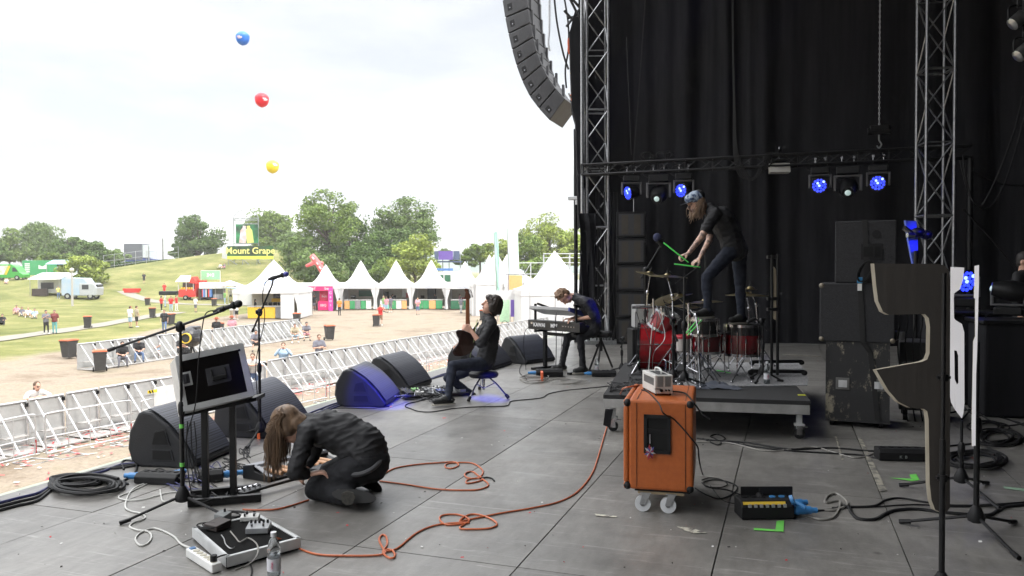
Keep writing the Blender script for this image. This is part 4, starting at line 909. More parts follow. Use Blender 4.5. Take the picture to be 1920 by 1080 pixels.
m = MB(); m.text('3+3', .7, R4(0, -.05, 3.35), bold=.03); m.build('lettering', TXT, t); m = MB()
for x in (-1.38, 1.38): m.cyl((x, 0, 0), (x, 0, 4.0), .05, n=5)
m.cyl((-1.38,0,4.0),(1.38,0,4.0),.04,n=5); m.build('frame', TENT, t)
o = G(395, 110.5); t = thing('market_stall', 'low white stall with clothes on rails under the green sign', 'market stall', o, YAW); m = MB(); m.box((0, .8, 2.05), (3.1, 2.2, .9)); m.build('roof', TENT, t, bevel=.05)
m = MB(); m.box((0, 1.6, .9), (3.0, .1, 1.7)); m.box((-1.5, .8, .9), (.05, 1.6, 1.7)); m.build('wall', GRY, t); m = MB(); cl = [BLK, REDP, TXB, BLU, TENT]; m2 = []
for k in range(9): m.cur = k % 5; m.box((-1.3+k*.18, -.05+.05*(k % 2), 1.0), (.14, .4, 1.1))
m.build('clothes', cl, t); m = MB(); m.box((.95, 0, .5), (1.0, .5, .7)); m.build('table', GRY, t)
o = G(431, 108); t = thing('gazebo', 'gazebo with pink and white peaked roof between green sign and coffee tent', 'gazebo', o, YAW); m = MB(); m.cur = 0
for a in range(4):
    m.T = RZ(a*PI/2).to_4x4(); m.cur = 0 if a in (0, 3) else 1; m.add([(-1.5,-1.5,2.25),(1.5,-1.5,2.25),(0,0,3.0)], [(0,1,2)])
m.build('roof', [mat('gazebo_pink', (.8,.35,.35), .6), TENT], t); m = MB()
for sx in (-1, 1):
    for sy in (-1, 1): m.cyl((sx*1.45, sy*1.45, 0), (sx*1.45, sy*1.45, 2.25), .03, n=5)
m.build('pole', ALU, t); m = MB(); m.box((1.3, 1.2, 1.2), (2.4, .04, 2.2)); m.build('wall', mat('grey_tarp', (.42,.44,.48), .6), t)
o = G(459, 100); t = thing('white_shed', 'plain white market tent with blue-edged roof left of the coffee tent', 'tent', o, YAW); m = MB(); m.box((.2, 1, 1.3), (2.6, 2.4, 2.6)); m.build('body', TENT, t, bevel=.1); m = MB(); m.box((-1.3, 0, 2.3), (1.3, 2.3, .12), RY(.08)); m.build('awning', mat('pale_blue', (.35,.5,.6), .6), t)
m = MB()
for k in range(2): m.box((-1.8+k*1.1, -.9, 1.15), (.06, .06, 2.3))
m.build('post', ALU, t)
q = G(316, 97); t = thing('black_gazebo', 'small black folding table stand behind the red-shirted group', 'stand', q, YAW); m = MB(); m.box((0, 0, 1.75), (2.2, .8, .5)); m.build('awning', BLK, t, bevel=.1); m = MB()
for x in (-1, 1): m.cyl((x, 0, 0), (x, 0, 1.6), .03, n=5)
m.build('leg', STL, t)
mb = MB(G(247, 118)); q = G(247, 118); mb.box(q+V(0, 0, .55), (2.6, .3, .35), RZ(YAW)); mb.box(q+V(0, 0, .25), (2.3, .25, .3), RZ(YAW)); tag(mb.build('red_boards', REDP), 'low red boards lying on the slope left of the man in black', 'board')
# --- balloons
def balloon(px, py, d, dia, mt, label, logo_ang):
    c = D(px, py, d); r = dia/2; t = thing('balloon', label, 'balloon', c, 0, 'big balloons in the sky'); m = MB(); prof = []
    for k in range(15):
        a = PI*k/14; z = -math.cos(a)*r; prof.append((max(math.sin(a)*r*(1-.05*(z < 0)), .001), z*(1.05 if z < 0 else 1)))
    m.lathe(prof, n=24); m.build('skin', mt, t, smooth=True); m = MB(); m.lathe([(r*.05,-r*1.12),(r*.06,-r*1.02),(.02,-r*.98)], n=8); m.build('knot', mt, t)
    m = MB(); dirv = (EYE-c).normalized(); R = (RZ(logo_ang[0]) @ dirv+V(0, 0, logo_ang[1])).normalized().to_track_quat('Z', 'Y').to_matrix()
    def on(x, y): v = V(x, y, 0); z = math.sqrt(max(r*r-x*x-y*y, 0)); return R @ V(x, y, z*1.02)
    for x0, y0, w_, h_ in ((-.1, .12, .5, .2), (.1, 0, .6, .22), (0, -.12, .45, .12)):
        pp = [(x0-w_/2, y0-h_/2), (x0+w_/2, y0-h_/2), (x0+w_/2, y0+h_/2), (x0-w_/2, y0+h_/2)]
        g = [on((x0-w_/2+w_*i/4)*r, (y0-h_/2+h_*j/2)*r) for i in range(5) for j in range(3)]
        m.add(g, [(i*3+j, (i+1)*3+j, (i+1)*3+j+1, i*3+j+1) for i in range(4) for j in range(2)])
    m.build('print', mat('balloon_print', (.78,.72,.75), .5, col2=(.55,.35,.4), scale=6), t)
balloon(455, 71, 45, .80, mat('balloon_blue', (.04,.2,.75), .3), 'blue balloon, highest of the three in the sky', (-.5, .1))
balloon(491, 187, 48, .88, mat('balloon_red', (.78,.03,.05), .3), 'red balloon, middle of the three in the sky', (.45, .1))
balloon(511, 312, 52, .88, mat('balloon_yellow', (.85,.68,.05), .3), 'yellow balloon, lowest of the three in the sky', (.4, .25))
# --- moist summer air over the whole ground
mb = MB(); mb.box((0, 625, 22), (1960, 1960, 56)); hz = mb.build('haze', [], kind='stuff')
hm_ = bpy.data.materials.new('haze_air'); hm_.use_nodes = True; t_ = hm_.node_tree; t_.nodes.remove(t_.nodes['Principled BSDF']); pv = t_.nodes.new('ShaderNodeVolumePrincipled'); pv.inputs['Color'].default_value = (1,1,.98,1); pv.inputs['Density'].default_value = .0005; pv.inputs['Anisotropy'].default_value = .1
t_.links.new(pv.outputs[0], t_.nodes['Material Output'].inputs['Volume']); hz.data.materials.append(hm_)
# ================================================================ people
from mathutils import noise as mn
SK = mat('skin', (.62,.38,.28), .5, col2=(.52,.29,.21), scale=14, spec=.35)
SKT = mat('skin_tattooed', (.60,.38,.28), .5, col2=(.18,.13,.12), scale=26, contrast=.10, spec=.35)
LIP = mat('mouth', (.09,.02,.02), .5); EYEM = mat('eye_dark', (.03,.02,.02), .3)
FABK = mat('shirt_black', (.020,.020,.022), .65, col2=(.016,.016,.018), scale=9, bump=.25, bscale=22, spec=.3, stretch=(1,1,1.8))
JEAN = mat('jeans_dark', (.028,.033,.048), .85, col2=(.016,.019,.03), scale=22, bump=.4, bscale=30, spec=.2)
JEANK = mat('jeans_black', (.022,.023,.026), .85, col2=(.012,.012,.014), scale=22, bump=.4, bscale=30, spec=.2)
SHOE = mat('shoe_black', (.02,.02,.02), .6); SOLE = mat('shoe_sole', (.55,.52,.45), .6)
def capsule(mb, a, b, ra, rb, n=10):
    a = Vector(a); b = Vector(b); L = (b-a).length
    R = rotto(a, b) if L > 1e-5 else Matrix.Identity(3); prof = []
    for k in range(4): t = PI/2*(1-k/4); prof.append((max(ra*math.cos(t), 1e-4), -ra*math.sin(t)))
    prof.append((ra, 0)); prof.append((rb, L))
    for k in range(1, 5): t = PI/2*k/4; prof.append((max(rb*math.cos(t), 1e-4), L+rb*math.sin(t)))
    mb.lathe(prof, a, n, R)
def fuse(mb, name, mats, parent, voxel, smooth=3, wr=0, wsc=9, assign=None, dirv=None):
    """voxel-fuse overlapping closed shapes into one continuous surface"""
    tmp = mb.build('tmp', mats if isinstance(mats, (list, tuple)) else [mats], None); 
    tmp.data.polygons.foreach_set('material_index', [0]*len(tmp.data.polygons))
    r = tmp.modifiers.new('r', 'REMESH'); r.mode = 'VOXEL'; r.voxel_size = voxel; r.use_smooth_shade = True
    s = tmp.modifiers.new('s', 'SMOOTH'); s.factor = .5; s.iterations = smooth
    dg = bpy.context.evaluated_depsgraph_get(); me = bpy.data.meshes.new_from_object(tmp.evaluated_get(dg)); me.name = name
    old = tmp.data; bpy.data.objects.remove(tmp); bpy.data.meshes.remove(old)
    n = len(me.vertices); co = np.empty(n*3, np.float32); me.vertices.foreach_get('co', co); co = co.reshape(-1, 3)
    if wr:
        no = np.empty(n*3, np.float32); me.vertices.foreach_get('normal', no); no = no.reshape(-1, 3)
        for i in range(n):
            p = co[i]*wsc; v = .45-1.9*abs(mn.noise(Vector((p[0]*.45+p[2]*.5, p[1]*.45, p[2]*1.5-p[0]*.5))))+.25*mn.noise(Vector((p[0]*1.1+7, p[1]*1.1, p[2]*3)))
            co[i] += no[i]*wr*max(v, -.22)
        me.vertices.foreach_set('co', co.ravel())
    if assign is not None:
        m = len(me.polygons); pc = np.empty(m*3, np.float32); me.polygons.foreach_get('center', pc); pc = pc.reshape(-1, 3); mi = np.zeros(m, np.int32)
        for (c, rad, idx) in assign: mi[np.linalg.norm(pc-np.array(tuple(c)), axis=1) < rad] = idx
        me.polygons.foreach_set('material_index', mi)
    me.polygons.foreach_set('use_smooth', [True]*len(me.polygons)); me.update()
    o = bpy.data.objects.new(name, me); sc.collection.objects.link(o)
    if parent is not None: o.parent = parent
    return o
def hand(mb, w, d, nrm, side, curl=.9, k=1.0, thumb=.6):
    """w wrist, d towards the fingers, nrm out of the palm, side = direction of the thumb"""
    d = Vector(d).normalized(); nrm = Vector(nrm); nrm = (nrm-d*nrm.dot(d)).normalized(); s = d.cross(nrm); s = s if s.dot(Vector(side)) > 0 else -s
    P = lambda a, b, c: w+(d*a+s*b+nrm*c)*k
    for b in (-.028, -.01, .01, .028): capsule(mb, P(.0, b*.6, 0), P(.088, b, 0), .013*k, .0125*k, 8)
    for i, (b, L) in enumerate(((.031, .072), (.0105, .08), (-.0105, .074), (-.031, .058))):
        p = P(.09, b, 0); a = .12+.04*i
        for seg, (fl, r) in enumerate(((.45, .0095), (.32, .0088), (.23, .008))):
            a += curl*(.62 if seg == 0 else .85); q = p+(d*math.cos(a)+nrm*math.sin(a))*L*fl*k; capsule(mb, p, q, r*k, r*.94*k, 8); p = q
    p = P(.022, .03, .006); q = P(.058, .058, .022); capsule(mb, p, q, .0125*k, .0105*k, 8); q2 = P(.086, .058-.02*thumb, .034+.012*thumb); capsule(mb, q, q2, .0102*k, .0085*k, 8)
def person(label, J, org, hi=True, shirt=FABK, pants=JEAN, shoe=SHOE, hair=None, hairm=None, sleeve=1.6, legs=2.0, skin=SK, k=1.0, hands=None, group=None, mouth=0, body_vox=None, hat=None, belly=1.0, cat='person'):
    """J: joints in world space. R/L pairs carry suffixes. hf = head forward, hu = head up"""
    t = thing('person', label, cat, org, 0, group); O = Vector(org)
    vx = body_vox or (.010 if hi else .026); H = J['head']; f = J['hf'].normalized(); u = J['hu']; u = (u-f*u.dot(f)).normalized(); r = f.cross(u)
    hp = lambda x, y, z: H+(r*x+f*y+u*z)*k*1.02
    HR = Matrix((r, f, u)).transposed()
    lat = (J['shL']-J['shR']).normalized(); hl = (J['hipL']-J['hipR']).normalized()
    def torso(m, e, b=1.0):
        P, W, C, N = J['pel'], J['waist'], J['chest'], J['neck']
        for s in (-1, 1):
            capsule(m, P+hl*s*.075*k, W+(hl+lat).normalized()*s*.055*k*b, (.105+e)*k, (.098*b+e)*k)
            capsule(m, W+(hl+lat).normalized()*s*.055*k*b, C+lat*s*.07*k, (.098*b+e)*k, (.112+e)*k)
            sh = J['shL'] if s > 0 else J['shR']; capsule(m, C+lat*s*.06*k, sh.lerp(N, .25), (.10+e)*k, (.062+e)*k); capsule(m, sh, N, (.055+e)*k, (.05+e)*k)
        capsule(m, C, N, (.10+e)*k, (.06+e)*k)
    def legp(m, s, e, frac=2.0):
        h, kn, an = J['hip'+s], J['knee'+s], J['ank'+s]
        if frac <= 1: q = h.lerp(kn, frac); capsule(m, h, q, (.085+e)*k, (.085-.027*frac+e*1.4)*k); return
        capsule(m, h, kn, (.085+e)*k, (.056+e)*k); q = kn.lerp(an, min(1, frac-1)); capsule(m, kn, q, (.055+e)*k, (.055-.02*(frac-1)+e)*k)
        mid = kn.lerp(an, .3); capsule(m, kn.lerp(an, .1), mid, (.05+e)*k, (.056+e)*k)
    def armp(m, s, e, frac=2.0):
        h, kn, an = J['sh'+s], J['elb'+s], J['wr'+s]
        if frac <= 1: capsule(m, h, h.lerp(kn, frac), (.053+e)*k, (.045+e*1.3)*k); return
        capsule(m, h, kn, (.053+e)*k, (.041+e)*k); q = kn.lerp(an, min(1, frac-1)); capsule(m, kn, q, (.041+e)*k, (.041-.014*(frac-1)+e)*k)
    m = MB(O); torso(m, -.006, belly)
    for s in 'LR':
        legp(m, s, -.008); armp(m, s, -.003)
        capsule(m, J['ank'+s], J['ank'+s].lerp(J['toe'+s], .6), .032*k, .022*k)
        hd = (hands or {}).get(s)
        if hd: hand(m, J['wr'+s], *hd, k=k*(1.05 if hi else 1.1))
        else:
            d = (J['wr'+s]-J['elb'+s]).normalized(); nn = -lat if s == 'L' else lat; hand(m, J['wr'+s], d, nn, f, curl=.35, k=k*1.1)
    capsule(m, J['neck']-(H-J['neck']).normalized()*.02, hp(0, -.02, -.07), .06*k, .052*k)
    m.ell(hp(0, -.012, .03), (.077*k, .098*k, .103*k), 14, 10, HR); m.ell(hp(0, .022, -.045), (.06*k, .072*k, .07*k), 12, 8, HR)
    m.ell(hp(0, .055, -.088), (.03*k, .03*k, .024*k), 10, 6, HR)
    capsule(m, hp(0, .09, .018), hp(0, .112, -.022), .009*k, .0135*k, 8); capsule(m, hp(-.03, .083, .034), hp(.03, .083, .034), .012*k, .012*k, 8)
    capsule(m, hp(-.018, .088, -.052), hp(.018, .088, -.052), .010*k, .010*k, 8)
    for s in (-1, 1): m.ell(hp(s*.08, -.008, -.005), (.012*k, .022*k, .034*k), 8, 6, HR)
    asg = [(hp(s*.032, .094, .012)-O, .0135*k, 1) for s in (-1, 1)]+[(hp(0, .10, -.055)-O, (.016+mouth*.014)*k, 2)]
    fuse(m, 'body', [skin, EYEM, LIP], t, vx, 2, assign=asg if hi else [(hp(s*.032, .09, .012)-O, .026*k, 1) for s in (-1, 1)])
    # clothes
    gv = .014 if hi else .032
    m = MB(O); torso(m, .017, belly)
    for s in 'LR': armp(m, s, .015, sleeve)
    if hi:
        capsule(m, J['pel']-(J['waist']-J['pel'])*.1, J['pel'], .118*k, .122*k)
        for q in (-1, 1): capsule(m, J['neck']+lat*q*.035*k, J['neck']+(H-J['neck']).normalized()*.045*k+lat*q*.015, .04*k, .048*k)
    for q in J.get('xs', ()): capsule(m, *q)
    fuse(m, 'shirt', shirt, t, gv*(.8 if hi else 1), 2, wr=.013 if hi else .012, wsc=15 if hi else 6)
    m = MB(O)
    for q in (-1, 1): capsule(m, J['pel']+hl*q*.07*k, J['pel'].lerp(J['waist'], .45)+hl*q*.05*k, .113*k, .104*k)
    for s in 'LR': legp(m, s, .008, legs)
    if hi:
        for s in 'LR': q = J['knee'+s].lerp(J['ank'+s], .93); capsule(m, q, J['ank'+s], .05*k, .052*k)
    for q in J.get('xt', ()): capsule(m, *q)
    fuse(m, 'trousers' if legs > 1.5 else 'shorts', pants, t, gv, 2, wr=.009 if hi else .008, wsc=12 if hi else 6)
    for s in 'LR':
        a, b = J['ank'+s], J['toe'+s]; dn = J.get('down'+s, V(0, 0, -1)); dd = (b-a); dd = (dd-dn*dd.dot(dn)).normalized()
        base = a+dn*.062*k; m = MB(O); sd_ = dd.cross(dn)
        capsule(m, a+dn*.01, base-dd*.03*k+dn*(-.035), .05*k, .04*k)
        capsule(m, base-dd*.045*k-dn*.035*k, base+dd*.16*k-dn*.032*k, .04*k, .036*k); capsule(m, a+dd*.02, base+dd*.12*k-dn*.03*k, .045*k, .036*k)
        sh = fuse(m, 'shoe', shoe, t, gv*.8, 2)
        if hi:
            m = MB(O); R = Matrix((sd_, dd, -dn)).transposed(); pr = []
            for i in range(18): an = 2*PI*i/18; x = math.cos(an)*.043*k; y = math.sin(an)*.148*k+.058*k; pr.append(base+R @ V(x*(1-.18*math.sin(an+.3)*0), y, -.0))
            m.prism(pr, dn*.018*k); m.build('sole', SOLE if J.get('palesole', True) else SHOE, sh)
    if hair == 'short':
        m = MB(O); m.ell(hp(0, -.028, .052), (.088*k, .102*k, .098*k), 12, 8, HR); m.ell(hp(0, -.05, .0), (.08*k, .07*k, .075*k), 12, 8, HR)
        if hi:
            g = random.Random(3)
            for i in range(110):
                th = g.uniform(0, 2*PI); ph = g.uniform(0, 1.9); n_ = V(math.sin(ph)*math.cos(th), math.sin(ph)*math.sin(th), math.cos(ph))
                if n_.y > .35 and n_.z < .35: continue
                p = hp(n_.x*.083, -.02+n_.y*.098, .045+n_.z*.095); q = p+HR @ (n_*.02+V(g.uniform(-.015, .015), g.uniform(-.02, .02), g.uniform(-.02, .01)))*k; capsule(m, p, q, .012*k, .006*k, 5)
        fuse(m, 'hair', hairm, t, .009 if hi else .024, 1, wr=.006, wsc=45)
    elif hair == 'mop':
        m = MB(O); m.ell(hp(0, -.03, .045), (.098*k, .112*k, .105*k), 12, 8, HR); m.ell(hp(0, -.065, -.03), (.085*k, .06*k, .09*k), 12, 8, HR); m.ell(hp(0, .045, .085), (.07*k, .06*k, .045*k), 10, 6, HR)
        for s in (-1, 1): m.ell(hp(s*.075, -.02, -.01), (.028*k, .055*k, .075*k), 10, 6, HR)
        g = random.Random(4)
        for i in range(90):
            th = g.uniform(0, 2*PI); n_ = V(math.cos(th), math.sin(th), 0)
            if n_.y > .6: continue
            p = hp(n_.x*.09, -.03+n_.y*.1, g.uniform(-.02, .09)); q = hp(n_.x*.092, -.04+n_.y*.105, g.uniform(-.09, -.04) if n_.y < .2 else g.uniform(.0, .03)); capsule(m, p, q, .013*k, .005*k, 5)
        fuse(m, 'hair', hairm, t, .009 if hi else .02, 1, wr=.006, wsc=40)
    elif hair == 'bob':
        m = MB(O); m.ell(hp(0, -.03, .045), (.09*k, .105*k, .1*k), 10, 8, HR); m.ell(hp(0, -.07, -.08), (.075*k, .05*k, .12*k), 10, 8, HR); fuse(m, 'hair', hairm, t, .024, 1, wr=.006, wsc=30)
    if hat == 'cowboy':
        m = MB(O); m.lathe([(.17,.0),(.19,.02),(.10,.02),(.095,.08),(.05,.12),(.001,.11)], hp(0, 0, .06), 14, HR); m.build('hat', mat('hat_brown', (.35,.10,.05), .8), t, smooth=True)
    if hat == 'cap':
        m = MB(O); m.ell(hp(0, -.01, .065), (.09*k, .105*k, .075*k), 12, 8, HR); m.box(hp(0, .12, .06), (.14, .1, .015), HR); m.build('cap', mat('cap_red', (.6,.12,.1), .7), t, smooth=True)
    return t, hp, HR
def std(px, fpy, ht=1.75, face=0, pose='stand', seed=0, lift=0, d=None):
    """joints of a background figure standing/sitting at ground pixel; face = turn (0 looks at the stage)"""
    q, dd = GF(px, fpy) if d is None else (G(px, d), d); g = random.Random(seed*7+1); a = YAW+face; R = RZ(a); s = ht/1.75
    f = lambda x, y, z: q+R @ V(x*s, -y*s, z*s)+V(0, 0, lift)          # y forward = towards viewer when face=0
    J = {}; sw = g.uniform(-.05, .05)
    if pose in ('stand', 'photo', 'walk', 'cross', 'phone'):
        st = .22 if pose == 'walk' else .05
        J.update(pel=f(0,0,.95), waist=f(0,0,1.12), chest=f(sw*.3,.01,1.32), neck=f(0,-.01,1.47), head=f(0,.02,1.63), hipL=f(.09,0,.92), hipR=f(-.09,0,.92),
          kneeL=f(.11,st*.8,.5), kneeR=f(-.10,-st*.3,.5), ankL=f(.12,st,.085), ankR=f(-.11,-st,.085), toeL=f(.15,st+.16,.05), toeR=f(-.14,-st+.16,.05), shL=f(.19,0,1.43), shR=f(-.19,0,1.43))
        if pose == 'photo': J.update(elbL=f(.30,.2,1.3), elbR=f(-.30,.2,1.3), wrL=f(.10,.32,1.56), wrR=f(-.10,.32,1.56))
        elif pose in ('cross', 'phone'): J.update(elbL=f(.27,.08,1.17), elbR=f(-.27,.08,1.17), wrL=f(.02,.26,1.2), wrR=f(-.04,.27,1.22 if pose == 'cross' else 1.36))
        else: J.update(elbL=f(.25,-.02+sw,1.16), elbR=f(-.25,.02-sw,1.16), wrL=f(.25,.10+sw,.92), wrR=f(-.26,.06,.92))
    elif pose == 'sit':
        J.update(pel=f(0,0,.43), waist=f(0,.04,.6), chest=f(0,.13,.8), neck=f(0,.17,.95), head=f(0,.24,1.1), hipL=f(.1,.02,.42), hipR=f(-.1,.02,.42), kneeL=f(.16,.42,.46), kneeR=f(-.16,.42,.46), ankL=f(.18,.42+sw,.09), ankR=f(-.2,.5,.09), toeL=f(.2,.6,.05), toeR=f(-.24,.66,.05),
          shL=f(.19,.14,.92), shR=f(-.19,.14,.92), elbL=f(.24,.3,.66), elbR=f(-.24,.3,.66), wrL=f(.05,.45,.58), wrR=f(-.05,.45,.6))
    elif pose == 'lounge':
        J.update(pel=f(0,0,.14), waist=f(0,-.08,.3), chest=f(0,-.12,.5), neck=f(0,-.1,.66), head=f(0,-.04,.81), hipL=f(.1,.02,.14), hipR=f(-.1,.02,.14), kneeL=f(.16,.36,.42), kneeR=f(-.16,.40,.38), ankL=f(.16,.62,.09), ankR=f(-.18,.75,.09), toeL=f(.18,.78,.07), toeR=f(-.22,.9,.07),
          shL=f(.18,-.12,.62), shR=f(-.18,-.12,.62), elbL=f(.27,.05,.42), elbR=f(-.3,-.2,.35), wrL=f(.14,.28,.44), wrR=f(-.34,-.28,.1))
    elif pose == 'lean':
        J.update(pel=f(0,-.25,.95), waist=f(0,-.16,1.1), chest=f(0,-.02,1.24), neck=f(0,.06,1.36), head=f(0,.12,1.5), hipL=f(.09,-.25,.92), hipR=f(-.09,-.25,.92), kneeL=f(.1,-.2,.5), kneeR=f(-.12,-.28,.5), ankL=f(.1,-.3,.085), ankR=f(-.12,-.4,.085), toeL=f(.12,-.14,.05), toeR=f(-.14,-.24,.05),
          shL=f(.19,.02,1.32), shR=f(-.19,.02,1.32), elbL=f(.34,.18,1.2), elbR=f(-.34,.18,1.2), wrL=f(.1,.24,1.23), wrR=f(-.1,.24,1.23))
    hd = R @ V(0, -1, 0); J['hf'] = V(hd.x, hd.y, -.15 if pose != 'photo' else 0); J['hu'] = V(0, 0, 1)
    return J, V(q.x, q.y, q.z+lift), s
def cm(nm, c): return mat('cloth_'+nm, c, .85, scale=12, bump=.3)
CW, CB, CR, CG, CBL, CJ, CO, CP, CGY, CT = cm('white', (.72,.72,.7)), cm('black', (.02,.02,.022)), cm('red', (.6,.03,.03)), cm('green', (.2,.4,.12)), cm('light_blue', (.35,.48,.62)), cm('denim', (.12,.18,.32)), cm('orange', (.85,.25,.04)), cm('pink', (.62,.3,.35)), cm('grey', (.16,.16,.19)), cm('tan', (.4,.34,.24))
HBR = mat('hair_brown', (.10,.06,.035), .7); HBK = mat('hair_black', (.025,.02,.018), .6); HBL = mat('hair_fair', (.35,.25,.14), .6)
P_ = lambda px, py, lb, pose, face, sh, pa, legs, hr, hm, **k: crowd.append((px, py, lb, pose, face, sh, pa, legs, hr, hm, k))
crowd = []
P_(85, 623, 'person in black with a shoulder bag, left of the two by the footpath', 'phone', .9, CGY, CB, 2, 'short', HBK)
P_(101, 622, 'person in a dark red tee and turquoise trousers holding a black bag on the footpath', 'stand', .3, cm('dark_red', (.2,.05,.05)), cm('turquoise', (.15,.4,.4)), 2, 'short', HBR)
P_(243, 612, 'person in a white tee and blue shorts with a reddish cap on the footpath', 'stand', 2.9, CW, CBL, .9, 'short', HBR, hat='cap')
P_(255, 611, 'person in an olive top and dark shorts walking beside the one in white', 'stand', 2.6, CT, CB, .9, 'short', HBR)
P_(307, 622, 'person walking in a black tee and jeans with a yellow print before a bin', 'walk', .3, CB, CJ, 2, 'short', HBR)
P_(270, 558, 'lone person in black standing on the slope', 'stand', .5, CB, CB, .9, 'short', HBK)
P_(302, 581, 'person in a red shirt and black trousers, leftmost of the red group', 'stand', 2.5, CR, CB, 2, 'short', HBK)
P_(309, 574, 'person in white and blue within the red-shirted group', 'stand', 2.2, CW, CBL, 2, 'bob', HBR)
P_(320, 582, 'person in a red top and pale jeans in the red-shirted group', 'stand', .4, CR, CBL, 2, 'bob', HBK)
P_(330, 580, 'person in a red top half behind a pale cloud of paper', 'stand', 1.4, CR, CW, 2, 'short', HBK)
P_(308, 562, 'distant person in all red at the top of the red-shirted group', 'stand', .2, CR, CR, 2, 'short', HBK)
P_(366, 583, 'person in a white shirt and shorts standing before the red food trailer', 'stand', 2.8, CW, CGY, .9, 'bob', HBL)
P_(421, 570, 'person in green and blue standing by the gazebo', 'stand', 2.4, CG, CBL, 2, 'short', HBR)
P_(432, 566, 'person in white with black shorts under the gazebo edge', 'stand', .3, CW, CB, .9, 'short', HBR)
P_(433, 597, 'person in white top and tan shorts, left of the pair by the coffee tent', 'stand', 2.8, CW, CT, .9, 'short', HBR)
P_(443, 597, 'person in dark shorts, right of the pair by the coffee tent', 'stand', 2.9, CW, CB, .9, 'bob', HBL)
P_(478, 592, 'person in black top and jeans entering the coffee tent', 'stand', 1.8, CB, CJ, 2, 'bob', HBK)
P_(636, 590, 'steward in an orange vest and black trousers facing the tents', 'stand', 2.9, CO, CB, 2, 'short', HBK)
P_(713, 609, 'person in a red tee and brown shorts taking a photo next to a bin', 'photo', .1, CR, cm('brown', (.28,.16,.1)), .95, 'short', HBR)
P_(719, 583, 'person in green, left of the trio before the middle pagoda', 'stand', 2.4, CG, CBL, .9, 'bob', HBL)
P_(724, 585, 'person in pale blue, middle of the trio before the middle pagoda', 'stand', 2.9, CP, CBL, .95, 'bob', HBR)
P_(732, 584, 'person in dark grey, right of the trio before the middle pagoda', 'stand', 3.0, CGY, CGY, .9, 'short', HBR)
P_(783, 589, 'person in pink with folded arms standing alone before the tents', 'cross', .1, CP, CJ, 1.0, 'bob', HBL)
P_(864, 586, 'person in a long pale dress with dark hair by the guitar neck', 'stand', 2.5, CGY, cm('pale_grey', (.5,.5,.5)), 2, 'bob', HBK)
P_(589, 576, 'person standing inside the pink booth', 'stand', .0, CB, CGY, .9, 'short', HBK, d=88.6)
P_(720+53, 572, 'seller in a blue top behind the counter by the black crates', 'stand', .3, CJ, CJ, 2, 'short', HBR, d=92)
P_(815, 572, 'seller behind the counter right of the black crates', 'stand', .3, CB, CJ, 2, 'short', HBK, d=92)
P_(736, 572, 'seller in black behind the counter with the white poster', 'stand', .3, CB, CJ, 2, 'short', HBK, d=92)
P_(862, 572, 'dark-haired seller at the dark green counter', 'stand', 1.2, CP, CJ, 2, 'bob', HBK, d=91)
P_(87, 549, 'person in yellow under the trailer awning, on the left', 'stand', .4, cm('yellow', (.6,.6,.2)), CJ, 2, 'short', HBR, d=113)
P_(109, 550, 'person in yellow under the trailer awning, on the right', 'stand', .4, cm('yellow', (.6,.6,.2)), CJ, 2, 'short', HBK, d=109)
for px, py, lb, sh, pa, lg, hm in ((30, 592, 'bare-armed person in pink lounging, leftmost of the grass group', CP, CT, .9, HBR), (40, 594, 'person in grey lying back in the grass group', CGY, CW, .9, HBR), (52, 595, 'person in white lounging in the middle of the grass group', CW, CT, .9, HBL), (64, 596, 'person in light blue at the right end of the grass group', CBL, CW, .9, HBR), (3, 606, 'person in black sitting on the slope at the left edge', CB, CB, 2, HBK), (2, 556, 'person in red lounging high on the left bank', CR, CT, .9, HBR), (12, 560, 'person in white lounging high on the left bank', CW, CP, .9, HBK), (413, 0, 'person in pale clothes sitting left of the Mount Grape sign', CW, CT, 2, HBR), (421, 0, 'person in grey sitting at the foot of the Mount Grape sign', CGY, CP, 2, HBR)):
    P_(px, py, lb, 'lounge', .5 if py else .0, sh, pa, lg, 'short', hm, **({'d': 137} if not py else {}))
for px, py, lb, sh, pa, lg, fc, ht in ((226, 684, 'person in a black hat and black clothes sitting hunched on the second barrier', CB, CGY, 2, .6, None), (258, 676, 'person in a black jacket and jeans sitting on the second barrier', CB, CJ, 2, .5, None), (288, 668, 'person in a white tee and blue shorts sitting on the second barrier', CW, CBL, .95, .5, None), (337, 672, 'person in black sitting behind the cameraman', CB, CB, 2, .7, None), (478, 656, 'person in black shorts sitting behind the second microphone stand', CGY, CB, .95, .4, None), (551, 641, 'person in olive and blue shorts sitting near the far end of the second barrier', CT, CBL, .95, .4, None), (573, 636, 'person in dark grey sitting nearest the far end of the second barrier', CGY, CP, .95, .4, None)):
    P_(px, py, lb, 'sit', fc, sh, pa, lg, 'short', HBK, hat=ht)
for px, py, lb, sh, pose, d_, ht, fc in ((405, 640, 'person in black and white with a brown cowboy hat behind the second barrier', CB, 'stand', 47, 'cowboy', .3), (434, 640, 'person in pale clothes with a brown cowboy hat behind the second barrier', CP, 'stand', 49, 'cowboy', .2), (62, 800, 'woman with long brown hair in a white top leaning on the near barrier', CW, 'lean', 20.9, None, 1.0), (473, 730, 'man in a white shirt leaning on the near barrier behind the flight case', CW, 'lean', 28.0, None, .2), (530, 700, 'man in a light blue shirt holding a camera to his face', CBL, 'photo', 30.3, None, .25), (597, 690, 'person in a grey top with arms crossed at the near barrier', CGY, 'cross', 34.3, None, .5)):
    P_(px, py, lb, pose, fc, sh, CJ, 2, 'bob' if px == 62 else 'short', HBR, d=d_, **({'hat': ht} if ht else {}))
